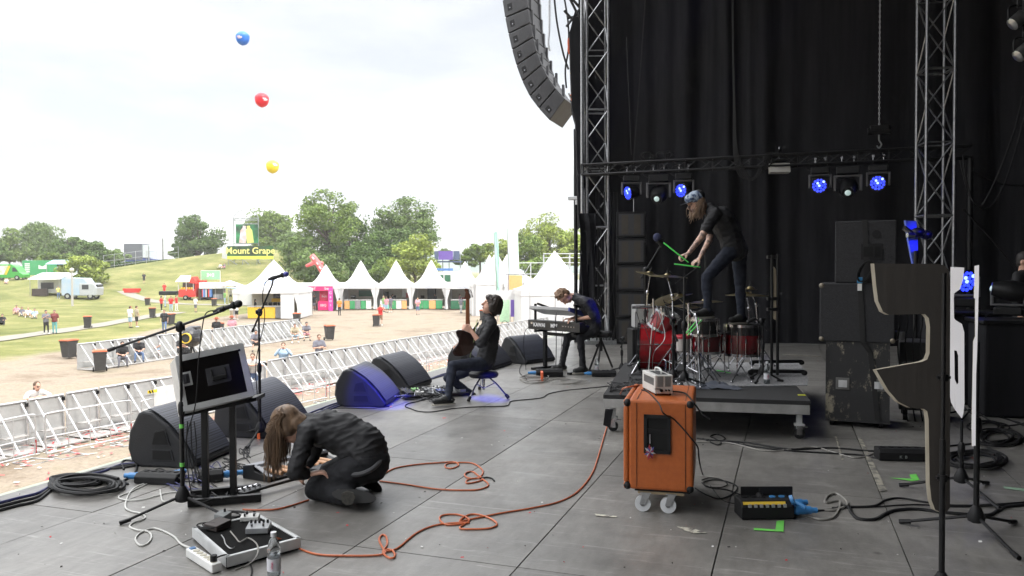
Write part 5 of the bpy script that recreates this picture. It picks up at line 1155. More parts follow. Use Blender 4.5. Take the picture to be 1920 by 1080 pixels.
for i, (px, py, lb, pose, face, sh, pa, legs, hr, hm, k) in enumerate(crowd):
    d_ = k.pop('d', None); J, org, s = std(px, py, 1.74 if 'red group' not in lb else 1.7, face, pose, i, d=d_)
    near = (d_ or 99) < 36
    person(lb, J, org, hi=False, shirt=sh, pants=pa, legs=legs, sleeve=1.9 if sh is CBL and pose == 'photo' else .75, hair=hr, hairm=hm, k=s, group='visitors on the festival ground', body_vox=.018 if near else .03, shoe=CW if i % 3 == 0 else SHOE, **k)
# ================================================================ stage equipment
random.seed(21)
def part(t, name, m, mt, **k): return m.build(name, mt, t, **k)
MONB = mat('monitor_body', (.02,.021,.024), .5, spec=.35, bump=.35, bscale=120)
def grille_mat():
    m = bpy.data.materials.new('perforated_grille'); m.use_nodes = True; t = m.node_tree; b = t.nodes['Principled BSDF']; b.inputs['Roughness'].default_value = .42; b.inputs['Metallic'].default_value = .35
    co = t.nodes.new('ShaderNodeTexCoord'); v = t.nodes.new('ShaderNodeTexVoronoi'); v.inputs['Scale'].default_value = 62; v.inputs['Randomness'].default_value = .0
    t.links.new(co.outputs['Object'], v.inputs['Vector']); r = t.nodes.new('ShaderNodeValToRGB'); r.color_ramp.elements[0].position = .28; r.color_ramp.elements[0].color = (.008,.008,.01,1); r.color_ramp.elements[1].position = .5; r.color_ramp.elements[1].color = (.075,.08,.10,1)
    t.links.new(v.outputs['Distance'], r.inputs[0]); t.links.new(r.outputs[0], b.inputs['Base Color']); return m
PERF = grille_mat()
def wedge(A, B, label, dep=.56, ht=.43, tape=False, face=0):
    A = Vector(A); B = Vector(B); L = (B-A).length; ax = (B-A)/L; t = thing('floor_monitor', label, 'floor monitor', A, math.atan2(ax.y, ax.x), 'floor monitors along the stage edge')
    s = dep/.56; h = ht/.43       # y grows towards the audience
    pr = [(.03,0),(.46,0),(.53,.04),(.56,.14),(.545,.27),(.47,.41),(.43,.43),(.36,.42),(.22,.32),(.10,.19),(.0,.045),(.005,.01)]
    pr = [(y*s, z*h) for y, z in pr]
    m = MB(); m.prism([(0, y, z) for y, z in pr], (L, 0, 0)); part(t, 'cabinet', m, MONB, bevel=.02, seg=2)
    g = pr[7:11]; g = curve_pts([V(0, y, z) for y, z in [pr[6]]+g], 5)[2:-1]; m = MB(); vs = []
    for p in g:
        n = V(0, -.55, .8)*.008
        for x in (.035, L-.035): vs.append(V(x, p.y, p.z)+n)
    k = len(g); m.add(vs, [(2*i, 2*i+1, 2*i+3, 2*i+2) for i in range(k-1)]); o = part(t, 'grille', m, PERF); o.modifiers.new('s', 'SOLIDIFY').thickness = .006
    for ex, sg in ((-.002, -1), (L+.002, 1)):
        for pl in ([(.20,.17),(.36,.17),(.33,.28),(.24,.30)], [(.17,.06),(.36,.06),(.36,.14),(.19,.14)]):
            pl = [(.56-y if sg > 5 else y, z) for y, z in pl]
            c = (sum(p[0] for p in pl)/4, sum(p[1] for p in pl)/4)
            m = MB(); m.cur = 0; m.prism([(ex, y*s, z*h) for y, z in pl], (sg*.006, 0, 0)); m.cur = 1; m.prism([(ex+sg*.004, (c[0]+(y-c[0])*.82)*s, (c[1]+(z-c[1])*.82)*h) for y, z in pl], (sg*.005, 0, 0)); part(t, 'handle_recess', m, [MONB, mat('recess_shade_black', (.003,.003,.003), .9)])  # flat plate, the shade of the hollow is painted in black
    m = MB(); m.box((L*.8, .055*s, .105*h), (.07, .012, .022), RX(-.95)); part(t, 'badge', m, TXT)
    if tape: m = MB(); m.box((-.012, .10*s, .03), (.002, .03, .07)); part(t, 'tape_tag', m, OTAPE)
    return t
wedge(F(366,880), F(437,848), 'large black floor monitor nearest the camera, with orange tape, behind the left mic stand', tape=True, dep=.6, ht=.46)
wedge(F(505,824), F(582,790), 'black floor monitor with orange tape just left of the kneeling person\'s head', tape=True, dep=.58, ht=.46)
wedge(F(724,764), F(752,744), 'floor monitor lit blue on its end panel in front of the seated guitarist', dep=.62, ht=.44)
wedge(F(766,735), F(811,719), 'floor monitor right behind the blue-lit one, next to the guitarist\'s pedals', dep=.62, ht=.44)
wedge(F(905,702), F(961,683), 'floor monitor mostly hidden behind the seated guitarist\'s back', dep=.6, ht=.43)
wedge(F(985,684), F(1042,677), 'farthest floor monitor, behind the keyboard stand', dep=.62, ht=.44)
# ---- microphone stands
def mic_body(m, a, d, L=.17, r=.014, hr=.026):
    d = Vector(d).normalized(); R = d.to_track_quat('Z', 'Y').to_matrix(); m.lathe([(r*.8,0),(r,.02),(r*1.15,L*.7),(hr*.95,L*.8),(hr,L*.86)], a, 12, R)
    return a+d*L*.9
MESHG = mat('mic_mesh', (.03,.03,.032), .45, .6, scale=200)
def mic_stand(base, H, label, boom=None, mic=None, ang=0, legs=.34, bands=(), name='microphone_stand', cat='microphone stand', r=.011, hm=None, group=None, mounts=None):
    t = thing(name, label, cat, base, 0, group); O = Vector(base)
    m = MB(O); m.lathe([(.026,.075),(.046,.085),(.05,.11),(.03,.16),(.017,.18)], O, 14); part(t, 'hub', m, BLKR, smooth=True)
    for k in range(3):
        a = ang+k*2*PI/3; m = MB(O); d = V(math.cos(a), math.sin(a), 0); m.tube([O+V(0,0,.11)+d*.03, O+d*legs+V(0,0,.014)], .0095, 8); m.cyl(O+d*(legs-.05)+V(0,0,.024), O+d*(legs+.015)+V(0,0,.014), .014, n=8); part(t, 'leg', m, BLKM, smooth=True)
    m = MB(O); m.cyl(O+V(0,0,.15), O+V(0,0,H*.55), r*1.25, n=10); m.cyl(O+V(0,0,H*.55), O+V(0,0,H), r*.85, n=10); m.lathe([(r*1.6,0),(r*2,.02),(r*2,.07),(r*1.3,.09)], O+V(0,0,H*.53), 12); part(t, 'pole', m, BLKM, smooth=True)
    for z in bands: m = MB(O); m.cyl(O+V(0,0,z-.013), O+V(0,0,z+.013), r*1.45, n=10); part(t, 'tape_band', m, GTAPE)
    if boom:
        a, b = Vector(boom[0]), Vector(boom[1]); m = MB(O); m.cyl(a, b, .0085, n=8); m.cyl(a, a.lerp(b, .06), .013, n=8); c = O+V(0,0,H); q = a+(b-a)*((c-a).dot(b-a)/(b-a).length_squared); m.ell(c.lerp(q, .5), (.03,.025,.04), 10, 6); m.cyl(c-V(.02,.02,0), c+V(.02,.02,0), .02, n=10); part(t, 'boom', m, BLKM, smooth=True)
    if mic:
        a, d = Vector(mic[0]), Vector(mic[1]); m = MB(O); hd = mic_body(m, a, d, *(mic[2] if len(mic) > 2 else ())); mo = part(t, 'microphone', m, BLKR, smooth=True)
        hr = (mic[2][2] if len(mic) > 2 else .026); m = MB(O); m.ell(hd+d.normalized()*hr*.7, (hr,hr,hr*1.1), 14, 10, d.to_track_quat('Z','Y').to_matrix()); part(mo, 'mesh_head', m, hm or MESHG, smooth=True)
        m = MB(O); m.cyl(a+d.normalized()*.03, a+d.normalized()*.075, .02, n=10); e_ = boom[1] if boom else O+V(0,0,H); m.cyl(a+d.normalized()*.05, e_, .009, n=8); part(t, 'clip', m, BLKM)
    return t
def cable(pts, label, r=.005, mt=None, z=.007, name='cable', closed=False, wob=0, group=None, n=8):
    P = []
    for p in pts:
        if len(p) == 2: P.append(F(p[0], p[1], z))
        elif len(p) == 3 and isinstance(p, Vector): P.append(p)
        else: P.append(F(p[0], p[1], p[2]))
    mb = MB(P[0]); mb.tube(curve_pts(P, n, closed), r, 6, closed=closed); return tag(mb.build(name, mt or BLKR, smooth=True), label, 'cable', group)
b = F(343, 962); dm = (b-EYE).dot(FW)
mic_stand(b, D(333,615,dm).z, 'left microphone stand with green tape rings and a long boom rising to the right', boom=(D(203,657,dm+.1), D(408,586,dm-.05)), mic=(D(400,585,dm), D(452,568,dm)-D(400,585,dm), (.17,.013,.026)), ang=YAW-2.45, legs=.37, bands=(D(340,800,dm).z, D(342,873,dm).z))
cable([D(404,582,dm), D(386,588,dm-.02), D(378,622,dm-.03), D(372,680,dm-.05), D(366,760,dm-.06), D(350,820,dm-.03), D(352,880,dm), F(362,930), F(388,950), F(402,945)], 'microphone cable hanging in a loose loop from the left boom', r=.0042)
b = F(488, 826); d2 = (b-EYE).dot(FW); BLUM = mat('mic_blue_head', (.10,.10,.28), .4, .6)
mic_stand(b, D(488,585,d2).z, 'second microphone stand with blue-headed mic, beside the black flight case', boom=(D(473,622,d2+.05), D(510,535,d2-.05)), mic=(D(503,524,d2), D(530,516,d2)-D(503,524,d2)), ang=YAW+.5, hm=BLUM)
cable([D(504,524,d2), D(496,534,d2), D(492,560,d2-.03), D(496,600,d2-.02), D(480,680,d2-.03), D(484,760,d2-.03), F(486,815), F(470,828), F(455,845)], 'thin cable falling from the blue-headed microphone along its stand', r=.0042)
# ---- flight case on a stand
t = thing('rack_stand', 'black double-post stand with two floor bars holding the tilted flight case', 'stand', F(420, 940))
O = F(420, 940); a0, a1 = F(352, 952), F(490, 940); b0_, b1_ = F(357, 934), F(488, 921)
for nm, (p, q) in (('floor_bar', (a0, a1)), ('floor_bar', (b0_, b1_))): m = MB(O); ang = math.atan2((q-p).y, (q-p).x); m.box((p+q)/2+V(0,0,.03), ((q-p).length, .04, .05), RZ(ang)); part(t, nm, m, BLKM, bevel=.004)
for px, pt in ((386, 768), (438, 752)):
    bb = F(px, 943 if px < 400 else 936); dd_ = (bb-EYE).dot(FW); tp = D(px, pt, dd_); m = MB(O); m.box(V(bb.x, bb.y, (tp.z)/2), (.042, .035, tp.z), RZ(YAW)); part(t, 'post', m, BLKM, bevel=.003)
m = MB(O); m.prism([D(343,775,5.22), D(480,745,5.42), D(480,752,5.42), D(343,782,5.22)], FW*.2); part(t, 'shelf', m, BLKM)
CTL, CTR, CBR_, CBL_ = D(330,670,5.22), D(454,645,5.47), D(475,741,5.40), D(347,771,5.15)
nrm = (CTR-CTL).cross(CBL_-CTL).normalized(); nrm = nrm if nrm.dot(FW) > 0 else -nrm
cen = (CTL+CTR+CBR_+CBL_)/4; t = thing('flight_case', 'black flight case with aluminium edges and butterfly latches propped tilted on the rack stand', 'flight case', cen)
m = MB(cen); m.prism([CTL, CTR, CBR_, CBL_], nrm*.2); part(t, 'panel', m, mat('laminate_black', (.006,.005,.005), .3, spec=.2), bevel=.003)
ux = ((CTR-CTL)+(CBR_-CBL_))/2; uy = ((CTL-CBL_)+(CTR-CBR_))/2; ux_n, uy_n = ux.normalized(), uy.normalized()
AL2 = mat('case_edge_alu', (.62,.63,.63), .4, .25, col2=(.5,.51,.51), scale=10)
def edge(p, q, w_=.034, inn=None):
    m = MB(cen); dirn = (q-p).normalized(); inn = inn.normalized(); off = -nrm*.004; m.prism([p-inn*.004, q-inn*.004, q+inn*w_, p+inn*w_], off); m.prism([p-inn*.004+off*0, q-inn*.004, q-inn*.0045+nrm*.204, p-inn*.0045+nrm*.204], -inn*.004); part(t, 'edge_profile', m, AL2)
edge(CTL, CTR, inn=-uy); edge(CBL_, CBR_, inn=uy); edge(CTL, CBL_, inn=ux, w_=.02); edge(CTR, CBR_, inn=-ux)
R = Matrix((ux_n, nrm, uy_n)).transposed(); DISH = mat('dish_metal', (.09,.09,.1), .45, .6)
c = D(410,703,5.33); m = MB(cen); m.box(c-nrm*.002, (.16,.004,.12), R); part(t, 'handle_dish', m, DISH, bevel=.003); m = MB(cen); m.box(c-nrm*.012-uy_n*.02, (.10,.016,.03), R)
for s in (-1, 1): m.box(c-nrm*.012+ux_n*s*.045+uy_n*.01, (.012,.012,.07), R)
part(t, 'handle', m, BLKR, bevel=.005)
for c in (D(348,711,5.22), D(457,699,5.45)):
    m = MB(cen); m.box(c-nrm*.006, (.08,.01,.10), R); l = part(t, 'latch', m, AL2, bevel=.006); m = MB(cen); m.box(c-nrm*.014, (.045,.008,.065), R); m.box(c-nrm*.02, (.012,.012,.05), R); part(l, 'butterfly', m, CHR if c.x > -3 else DISH, bevel=.003)
for px, py in ((448, 657), (461, 731)): c = D(px, py, 5.42); m = MB(cen); m.cyl(c, c-nrm*.008, .009, n=10); part(t, 'rivet', m, CHR)
m = MB(cen); m.box(CTL.lerp(CTR, .3)+nrm*.075+uy_n*.006, (.012,.16,.002), R); m.box(CTL.lerp(CTR, .62)+nrm*.075+uy_n*.006, (.008,.16,.002), R); part(t, 'strap', m, BLK)
# ---- video camera operator's covered camera out by the second barrier
q = G(354, 30.5); t = thing('video_camera', 'hooded black field camera with a yellow ring round its lens, above the flight case', 'camera', q, YAW); zc = D(356, 632, 30.5).z-q.z
m = MB(); m.ell((0, .25, zc), (.36,.55,.42), 14, 10); m.box((.1, .3, zc+.25), (.3,.5,.3)); m.box((.28, 0, zc-.1), (.3,.3,.2)); part(t, 'rain_cover', m, mat('rain_cover', (.03,.03,.033), .35, bump=.9, bscale=6), bevel=.04)
m = MB(); m.lathe([(.17,0),(.2,.0),(.2,.12),(.17,.12),(.17,0)], (0,-.28,zc-.02), 20, RX(PI/2), cap=False); part(t, 'lens_ring', m, mat('ring_yellow', (.8,.55,.05), .4)); m = MB(); m.cyl((0,-.2,zc-.02),(0,-.35,zc-.02),.165,n=18); part(t, 'lens', m, GLS)
for k in range(3): m = MB(); a = k*2.1; m.cyl((0,.2,zc-.3),(math.cos(a)*.55,.2+math.sin(a)*.55,0),.03,n=6); part(t, 'tripod_leg', m, BLKM)
J, org, s_ = std(343, 0, 1.75, 1.2, 'cross', 40, d=31.2); person('cameraman in black with headphones working the hooded camera', J, org, hi=False, shirt=CB, pants=CB, hair='short', hairm=HBK, body_vox=.02)
# ---- foot pedal keyboard with wooden bars
P0, P1, P2, P3 = F(455,897), F(523,908), F(640,880), F(556,846)
ctr = (P0+P1+P2+P3)/4; t = thing('pedal_keyboard', 'grey and black foot pedal keyboard with wooden bars under the kneeling person', 'pedal board', ctr)
u_ = (P2-P1).normalized(); v_ = (P1-P0).normalized()
m = MB(ctr); A = P0; pr = [A+V(0,0,.0), A+V(0,0,.10), A+v_*.10+V(0,0,.115), A+v_*.12+V(0,0,.07), A+v_*.27+V(0,0,.035), A+v_*.27]; m.prism(pr, u_*.07); part(t, 'side_cheek', m, BLKM, bevel=.006)
m = MB(ctr); m.prism([p+u_*.62 for p in pr], u_*.07); part(t, 'side_cheek', m, BLKM, bevel=.006)
m = MB(ctr); m.prism([A+u_*.02+v_*.0+V(0,0,.103), A+u_*.02+v_*.13+V(0,0,.12), A+u_*.02+v_*.14+V(0,0,.095), A+u_*.02+V(0,0,.07)], u_*.66); part(t, 'top_panel', m, mat('grey_panel', (.32,.33,.36), .35), bevel=.004)
m = MB(ctr); m.prism([A+u_*.0+v_*.125+V(0,0,.105), A+v_*.27+V(0,0,.038), A+v_*.27+V(0,0,.044), A+v_*.125+V(0,0,.112)], u_*.035); part(t, 'cheek_cap', m, mat('grey_panel', (.32,.33,.36), .35))
WOOD = mat('bar_wood', (.62,.36,.2), .5, col2=(.5,.27,.14), scale=6, stretch=(1,8,1))
for k in range(8): p = A+u_*(.09+.068*k)+v_*.13+V(0,0,.062); m = MB(ctr); m.cyl(p, p+v_*.17+V(0,0,-.006), .0165, n=10); part(t, 'wooden_bar', m, WOOD, smooth=True)
m = MB(ctr); m.prism([A+u_*.02+v_*.1, A+u_*.02+v_*.27, A+u_*.02+v_*.27+V(0,0,.02), A+u_*.02+v_*.1+V(0,0,.03)], u_*.65); part(t, 'tray', m, BLK)
# ---- bass guitar lying under the kneeling person
A, B = F(450,929,.03), F(600,886,.05); dd_ = (B-A).normalized(); sd_ = dd_.cross(V(0,0,1)); t = thing('electric_bass', 'black bass guitar lying flat with its headstock pointing to the rack stand', 'bass guitar', A)
m = MB(A); m.prism([A-sd_*.03, A+dd_*.03-sd_*.045, A+dd_*.19-sd_*.035, A+dd_*.22-sd_*.02, A+dd_*.22+sd_*.02, A+dd_*.02+sd_*.03], (0,0,.02)); part(t, 'headstock', m, BLKM, bevel=.004)
m = MB(A); m.prism([A+dd_*.2-sd_*.021, B-sd_*.03, B+sd_*.03, A+dd_*.2+sd_*.021], (0,0,.022)); part(t, 'neck', m, mat('fretboard', (.03,.018,.012), .5), bevel=.005)
for k in range(4): p = A+dd_*(.04+.042*k)-sd_*.04+V(0,0,.02); m = MB(A); m.cyl(p, p-sd_*.03+V(0,0,.0), .005, n=6); m.cyl(p-sd_*.03-dd_*.012, p-sd_*.03+dd_*.012, .009, n=8); m.cyl(p+sd_*.03, p+sd_*.03+V(0,0,.022), .008, n=8); part(t, 'tuner', m, CHR)
m = MB(A); oo = B+dd_*.22; m.prism([oo+RZ(math.atan2(dd_.y, dd_.x)) @ V(x, y, -.03) for x, y in [(-.24,-.04),(-.3,-.14),(-.16,-.17),(0,-.13),(.12,-.17),(.22,-.08),(.22,.08),(.12,.16),(0,.12),(-.1,.17),(-.24,.13),(-.2,.05)]], (0,0,.04)); part(t, 'body', m, BLKM, bevel=.01)
# ---- pedal board, left
Q = [F(362,991,.065), F(425,1046,.065), F(562,1010,.065), F(485,966,.065)]; ctr = sum(Q, V(0,0,0))/4; t = thing('pedal_board', 'flat aluminium-edged pedal board carrying small effect boxes, at the left front', 'pedal board', V(ctr.x, ctr.y, 0)); O = V(ctr.x, ctr.y, 0)
m = MB(O); m.prism(Q, (0,0,-.06)); part(t, 'deck', m, mat('carpet_black', (.011,.011,.011), 1, spec=.12, bump=.6, bscale=200))
for i in range(4):
    p, q = Q[i], Q[(i+1) % 4]; inn = (ctr-(p+q)/2); inn.z = 0; inn = (inn-(q-p)*inn.dot(q-p)/(q-p).length_squared).normalized()
    m = MB(O); m.prism([p+V(0,0,.006), q+V(0,0,.006), q+inn*.018+V(0,0,.006), p+inn*.018+V(0,0,.006)], (0,0,-.005)); m.prism([p-inn*.003+V(0,0,.006), q-inn*.003+V(0,0,.006), q-inn*.003+V(0,0,-.05), p-inn*.003+V(0,0,-.05)], -inn*.003); part(t, 'edge_profile', m, AL2)
def pedal(px, py, rz, size, mt, label, z0=.071, knobs=2, sw=1, kind='effect pedal', nm='effect_pedal'):
    o = F(px, py, z0); t = thing(nm, label, kind, o, rz); w_, d_, h_ = size; m = MB(); m.prism([(-w_/2,-d_/2,0),(-w_/2,d_/2,0),(-w_/2,d_/2,h_),(-w_/2,-d_/2,h_*.75)], (w_,0,0)); part(t, 'housing', m, mt, bevel=.004)
    for k in range(knobs): m = MB(); m.cyl(((k-(knobs-1)/2)*w_/(knobs+.5), d_*.25, h_*.9), ((k-(knobs-1)/2)*w_/(knobs+.5), d_*.25, h_*1.0+.014), .007, n=10); part(t, 'knob', m, BLKR)
    for k in range(sw): m = MB(); m.cyl(((k-(sw-1)/2)*w_*.5, -d_*.28, h_*.8), ((k-(sw-1)/2)*w_*.5, -d_*.28, h_*.8+.02), .007, n=8); part(t, 'footswitch', m, CHR)
    return t
GRP = mat('pedal_grey', (.33,.34,.35), .4, .3); WTP = mat('pedal_white', (.6,.6,.58), .4)
pedal(485, 996, YAW+.1, (.13,.10,.045), GRP, 'silver effect box with a row of small switches on the left pedal board', knobs=5, sw=2)
pedal(469, 975, YAW+.1, (.11,.06,.035), WTP, 'slim white effect box at the back corner of the left pedal board', knobs=2, sw=2)
pedal(408, 990, YAW-.5, (.11,.11,.045), mat('psu_brown', (.045,.035,.032), .5), 'dark power supply block on the left pedal board', knobs=0, sw=0, kind='power supply', nm='power_supply')
pedal(418, 976, YAW-.5, (.09,.06,.055), mat('psu_grey', (.16,.17,.17), .5), 'grey plug-in adaptor sitting behind the dark power supply block', knobs=1, sw=0, kind='power supply', nm='power_adaptor')
cable([(415,1003,.075),(420,1010,.075),(423,1020,.075),(432,1028,.08),(440,1026,.075)], 'short silver patch lead lying on the left pedal board', r=.003, mt=ALU, n=4)
cable([(432,996,.078),(442,1008,.076),(450,1016,.078),(465,1009,.075),(480,1018,.075),(484,1032,.075),(478,1048,.05),(462,1060),(440,1068)], 'grey cable curling off the front of the left pedal board', r=.004, mt=mat('cable_grey', (.25,.24,.22), .5))
q = [F(357,1026,.05), F(407,1057,.05)]; dv = (q[1]-q[0]); t = thing('power_strip', 'white multi-socket power strip lying beside the left pedal board', 'power strip', V(*((q[0]+q[1])/2).xy, 0), math.atan2(dv.y, dv.x)); L = dv.length
m = MB(); m.box((0,0,.027), (L,.055,.048)); part(t, 'housing', m, WHT, bevel=.006)
for k in range(6):
    m = MB(); m.cyl((-L*.26+k*L*.13, 0, .05), (-L*.26+k*L*.13, 0, .0535), .018, n=14); part(t, 'socket', m, mat('socket_cream', (.45,.42,.33), .6))
m = MB(); m.box((-L*.41, 0, .053), (.03,.03,.006)); part(t, 'switch', m, mat('switch_blue', (.08,.2,.4), .4))
m = MB(); m.cyl((L*.38,0,.05),(L*.38,0,.085),.018,n=12); part(t, 'plug', m, BLKR)
cable([(405,1046,.08),(425,1040,.07),(450,1047,.03),(470,1060),(468,1085),(440,1095)], 'black lead leaving the power strip towards the camera', r=.0045)
WCB = mat('cable_white', (.55,.55,.52), .5)
cable([(360,1028,.03),(340,1020),(325,1005),(300,993),(285,991),(265,998),(254,1010),(262,1022),(275,1020),(284,1008),(278,997),(255,993),(243,987),(250,980),(268,974),(272,968),(262,962),(245,958),(235,950),(240,930),(252,915),(275,905),(310,893)], 'long white cable winding from the power strip to the black power box', r=.0055, mt=WCB)
cable([(312,890),(280,905),(245,922),(222,932),(240,938),(270,936),(310,925),(340,922),(345,930),(320,938),(306,940),(302,930),(300,918)], 'white cable loop lying in front of the black power box', r=.005, mt=WCB)
def bottle(px, py, label, z=0, s=1.0, cap=(.7,.7,.72)):
    o = F(px, py, z); t = thing('water_bottle', label, 'bottle', o); PETM = mat('pet_plastic', (.9,.95,.97), .06, trans=.95, col2=(.88,.93,.95), spec=.5)
    m = MB(); m.lathe([(.028*s,0),(.034*s,.01*s),(.034*s,.06*s),(.032*s,.065*s),(.034*s,.07*s),(.034*s,.13*s),(.031*s,.137*s),(.034*s,.145*s),(.034*s,.165*s),(.026*s,.2*s),(.014*s,.225*s),(.013*s,.235*s)], n=20); part(t, 'body', m, PETM, smooth=True)
    m = MB(); m.lathe([(.030*s,.008*s),(.0315*s,.02*s),(.0315*s,.14*s),(.001,.141*s)], n=18); part(t, 'water', m, mat('water', (.8,.85,.88), .02, trans=.9, spec=.5), smooth=True)
    m = MB(); m.lathe([(.0350*s,.055*s),(.0352*s,.12*s)], n=20); lb = part(t, 'paper_label', m, mat('label_white', (.68,.68,.72), .5)); 
    m = MB(); m.T = Matrix.Rotation(YAW, 4, 'Z'); m.text('vitas', .02*s, Matrix.Translation((0,-.0362*s,.088*s)) @ Matrix.Rotation(PI/2, 4, 'X') @ Matrix.Rotation(PI/2, 4, 'Z'), .0004); m.T = ID; part(lb, 'print', m, mat('print_red', (.6,.05,.15), .5))
    m = MB(); m.lathe([(.0155*s,.23*s),(.0155*s,.252*s),(.001,.253*s)], n=14); part(t, 'cap', m, mat('cap_white', cap, .4)); return t
bottle(514, 1088, 'clear plastic water bottle standing at the bottom edge before the left pedal board', s=1.0)
# ---- power box with blue plugs and cables left
BLP = mat('plug_blue', (.05,.22,.5), .4)
def power_box(px, py, rz, size, label, plugs=(), z=0, yellow=False, text=None):
    o = F(px, py, z); t = thing('power_distribution_box', label, 'power box', o, rz); w_, d_, h_ = size
    m = MB(); m.prism([(-w_/2,-d_/2,.005),(-w_/2,d_/2,.005),(-w_/2,d_/2,h_),(-w_/2,-d_/2+.03,h_),(-w_/2,-d_/2,h_*.7)], (w_,0,0)); part(t, 'housing', m, BLKR, bevel=.008)
    for k in range(5): m = MB(); m.cyl((-w_*.36+k*w_*.18, .02, h_), (-w_*.36+k*w_*.18, .02, h_+.006), min(.02, w_*.07), n=12); part(t, 'socket', m, BLP if yellow and k > 2 else BLK)
    for (x, y, zz, dx, dy, L) in plugs:
        m = MB(); p = V(x*w_/2, y*d_/2, zz*h_); q = p+V(dx, dy, 0)*L; m.cyl(p, q, .026, n=12); m.cyl(p.lerp(q, .2), p.lerp(q, .35), .03, n=12); m.cyl(q, q+V(dx, dy, 0)*.04, .018, n=10); part(t, 'blue_plug', m, BLP)
    if yellow:
        m = MB(); m.box((-.02,-d_/2+.012,h_*.88), (w_*.8,.004,.02), RX(-.7)); part(t, 'yellow_stripe', m, mat('strip_yellow', (.75,.5,.05), .5))
        for k in range(7): m = MB(); m.box((-w_*.34+k*w_*.11,-d_/2+.003,h_*.76), (.02,.012,.02)); part(t, 'breaker', m, mat('breaker_grey', (.35,.35,.35), .5))
    if text: m = MB(); m.text(text, h_*.35, Matrix.Translation((0,-d_/2-.002,h_*.38)) @ Matrix.Rotation(PI/2, 4, 'X'), .0006); part(t, 'lettering', m, mat('print_worn', (.35,.38,.36), .7))
    return t
power_box(300, 905, YAW-.15, (.34,.14,.08), 'black power box with blue plugs behind the left mic stand', plugs=((-1,.2,.5,-1,0,.09),(.4,.9,.6,.3,1,.07)))
power_box(395, 903, YAW+.35, (.18,.10,.09), 'small blue-lit power box between the two posts of the rack stand', plugs=((1,0,.5,1,.2,.1),(.2,1,.5,.1,1,.08)))
gr = random.Random(12)
def coil(px, py, wpx, hpx, label, n=5, r=.011, mt=None, z=0, kinks=0):
    P = []
    for k in range(n*12):
        a = k*2*PI/12; rr_ = 1+.18*math.sin(k*.37+px)+gr.uniform(-.05, .05); P.append(F(px+wpx*rr_*math.cos(a)+8*math.sin(k*.11), py+hpx*rr_*math.sin(a)+2*math.sin(k*.21), z+.012+.010*(k/12)*.6))
    mb = MB(P[0]); mb.tube(curve_pts(P, 3), r, 6); return tag(mb.build('cable_coil', mt or BLKR, smooth=True), label, 'cable')
coil(160, 908, 58, 14, 'big tangle of thick black cable on the stage edge at far left', n=7, r=.0125)
coil(140, 900, 42, 9, 'second layer of thick black cable in the tangle at far left', n=4, r=.0125)
for j, (o1, lb) in enumerate(((0, 'upper'), (7, 'middle'), (14, 'lower'))):
    cable([(-20,948+o1),(30,935+o1),(70,925+o1),(100,910+o1*.5),(150,893),(190,885-o1*.3),(225,872+o1*.4),(262,868+o1*.3)], lb+' one of three thick cables running along the stage edge into the big tangle', r=.0125, mt=BLKR if j else mat('cable_navy', (.015,.018,.09), .5))
cable([(232,880),(228,868),(236,863),(252,866),(256,878),(250,890),(240,897),(232,902),(240,908)], 'black cable looping up beside the blue plug at the far left', r=.009)
for j in range(9):
    x, y = gr.uniform(300, 395), gr.uniform(880, 935); P = [(x+gr.uniform(-45, 55), y+gr.uniform(-18, 18), gr.choice([.01, .02, .05])) for _ in range(6)]
    cable(P, ('thin cable in the knot of leads between left mic stand and rack stand', 'blue-black lead in the knot between left mic stand and rack stand')[j % 2], r=.0045, mt=BLKR if j % 2 else mat('cable_navy', (.015,.018,.09), .5), group='leads in the knot by the left mic stand')
for j in range(6):
    P = [(gr.uniform(415, 480), gr.uniform(858, 895)) for _ in range(5)]; cable(P, 'thin black lead on the floor between rack stand and pedal keyboard', r=.004, group='leads by the rack stand')
for j in range(5):
    P = [(gr.uniform(448, 475), gr.uniform(835, 858)) for _ in range(4)]; cable(P, 'thin lead lying under the second floor monitor', r=.004, group='leads by the second monitor')
coil(437, 965, 22, 6, 'small heap of thin black leads behind the left pedal board', n=5, r=.004)
coil(392, 985, 18, 5, 'thin black leads heaped on the corner of the left pedal board', n=4, r=.0035, z=.07)
for j, k_ in enumerate((0, 1, 2)):
    P = [D(352+6*k_, 790, 5.15), D(350+9*k_, 830, 5.15), D(358+5*k_, 870, 5.2), F(364+8*k_, 905)]; cable(P, ('left', 'middle', 'right')[j]+' of three thin leads hanging under the flight case', r=.004)
# ---- orange instrument cables
OC = mat('cable_orange', (.52,.13,.045), .45, col2=(.42,.10,.035))
cable([(510,1004,.1),(522,1010,.07),(545,1018,.03),(565,1030),(600,1040),(660,1042),(705,1041),(722,1037),(718,1028),(711,1012),(716,1003),(724,1006),(726,1020),(718,1035),(730,1046),(740,1044),(738,1034),(728,1030),(720,1034),(745,1028),(780,1000),(812,986),(845,981),(880,980),(840,984),(825,975),(830,966),(860,965),(880,975),(862,990),(890,992),(920,990),(932,982),(915,970),(890,964),(872,968),(862,978),(880,974),(940,962),(1000,952),(1050,940),(1085,920),(1110,888),(1122,855),(1135,810),(1145,780),(1158,750,.05),(1165,735,.5),(1172,727,.74),(1210,722,.735),(1222,724,.735)], 'long orange cable snaking from the left pedal board to the orange speaker cabinet', r=.0062, mt=OC, n=6)
cable([(718,890),(740,878),(780,871),(830,867),(852,866),(860,872),(848,878),(835,876),(840,869),(870,867),(890,870),(905,882),(902,892),(890,897),(875,895),(872,888),(885,884),(897,892),(905,898),(895,903),(875,906),(878,899),(900,897),(916,908),(905,916),(880,919),(820,917),(760,908),(712,902)], 'orange cable loops on the floor right of the kneeling person', r=.0062, mt=OC, n=6)
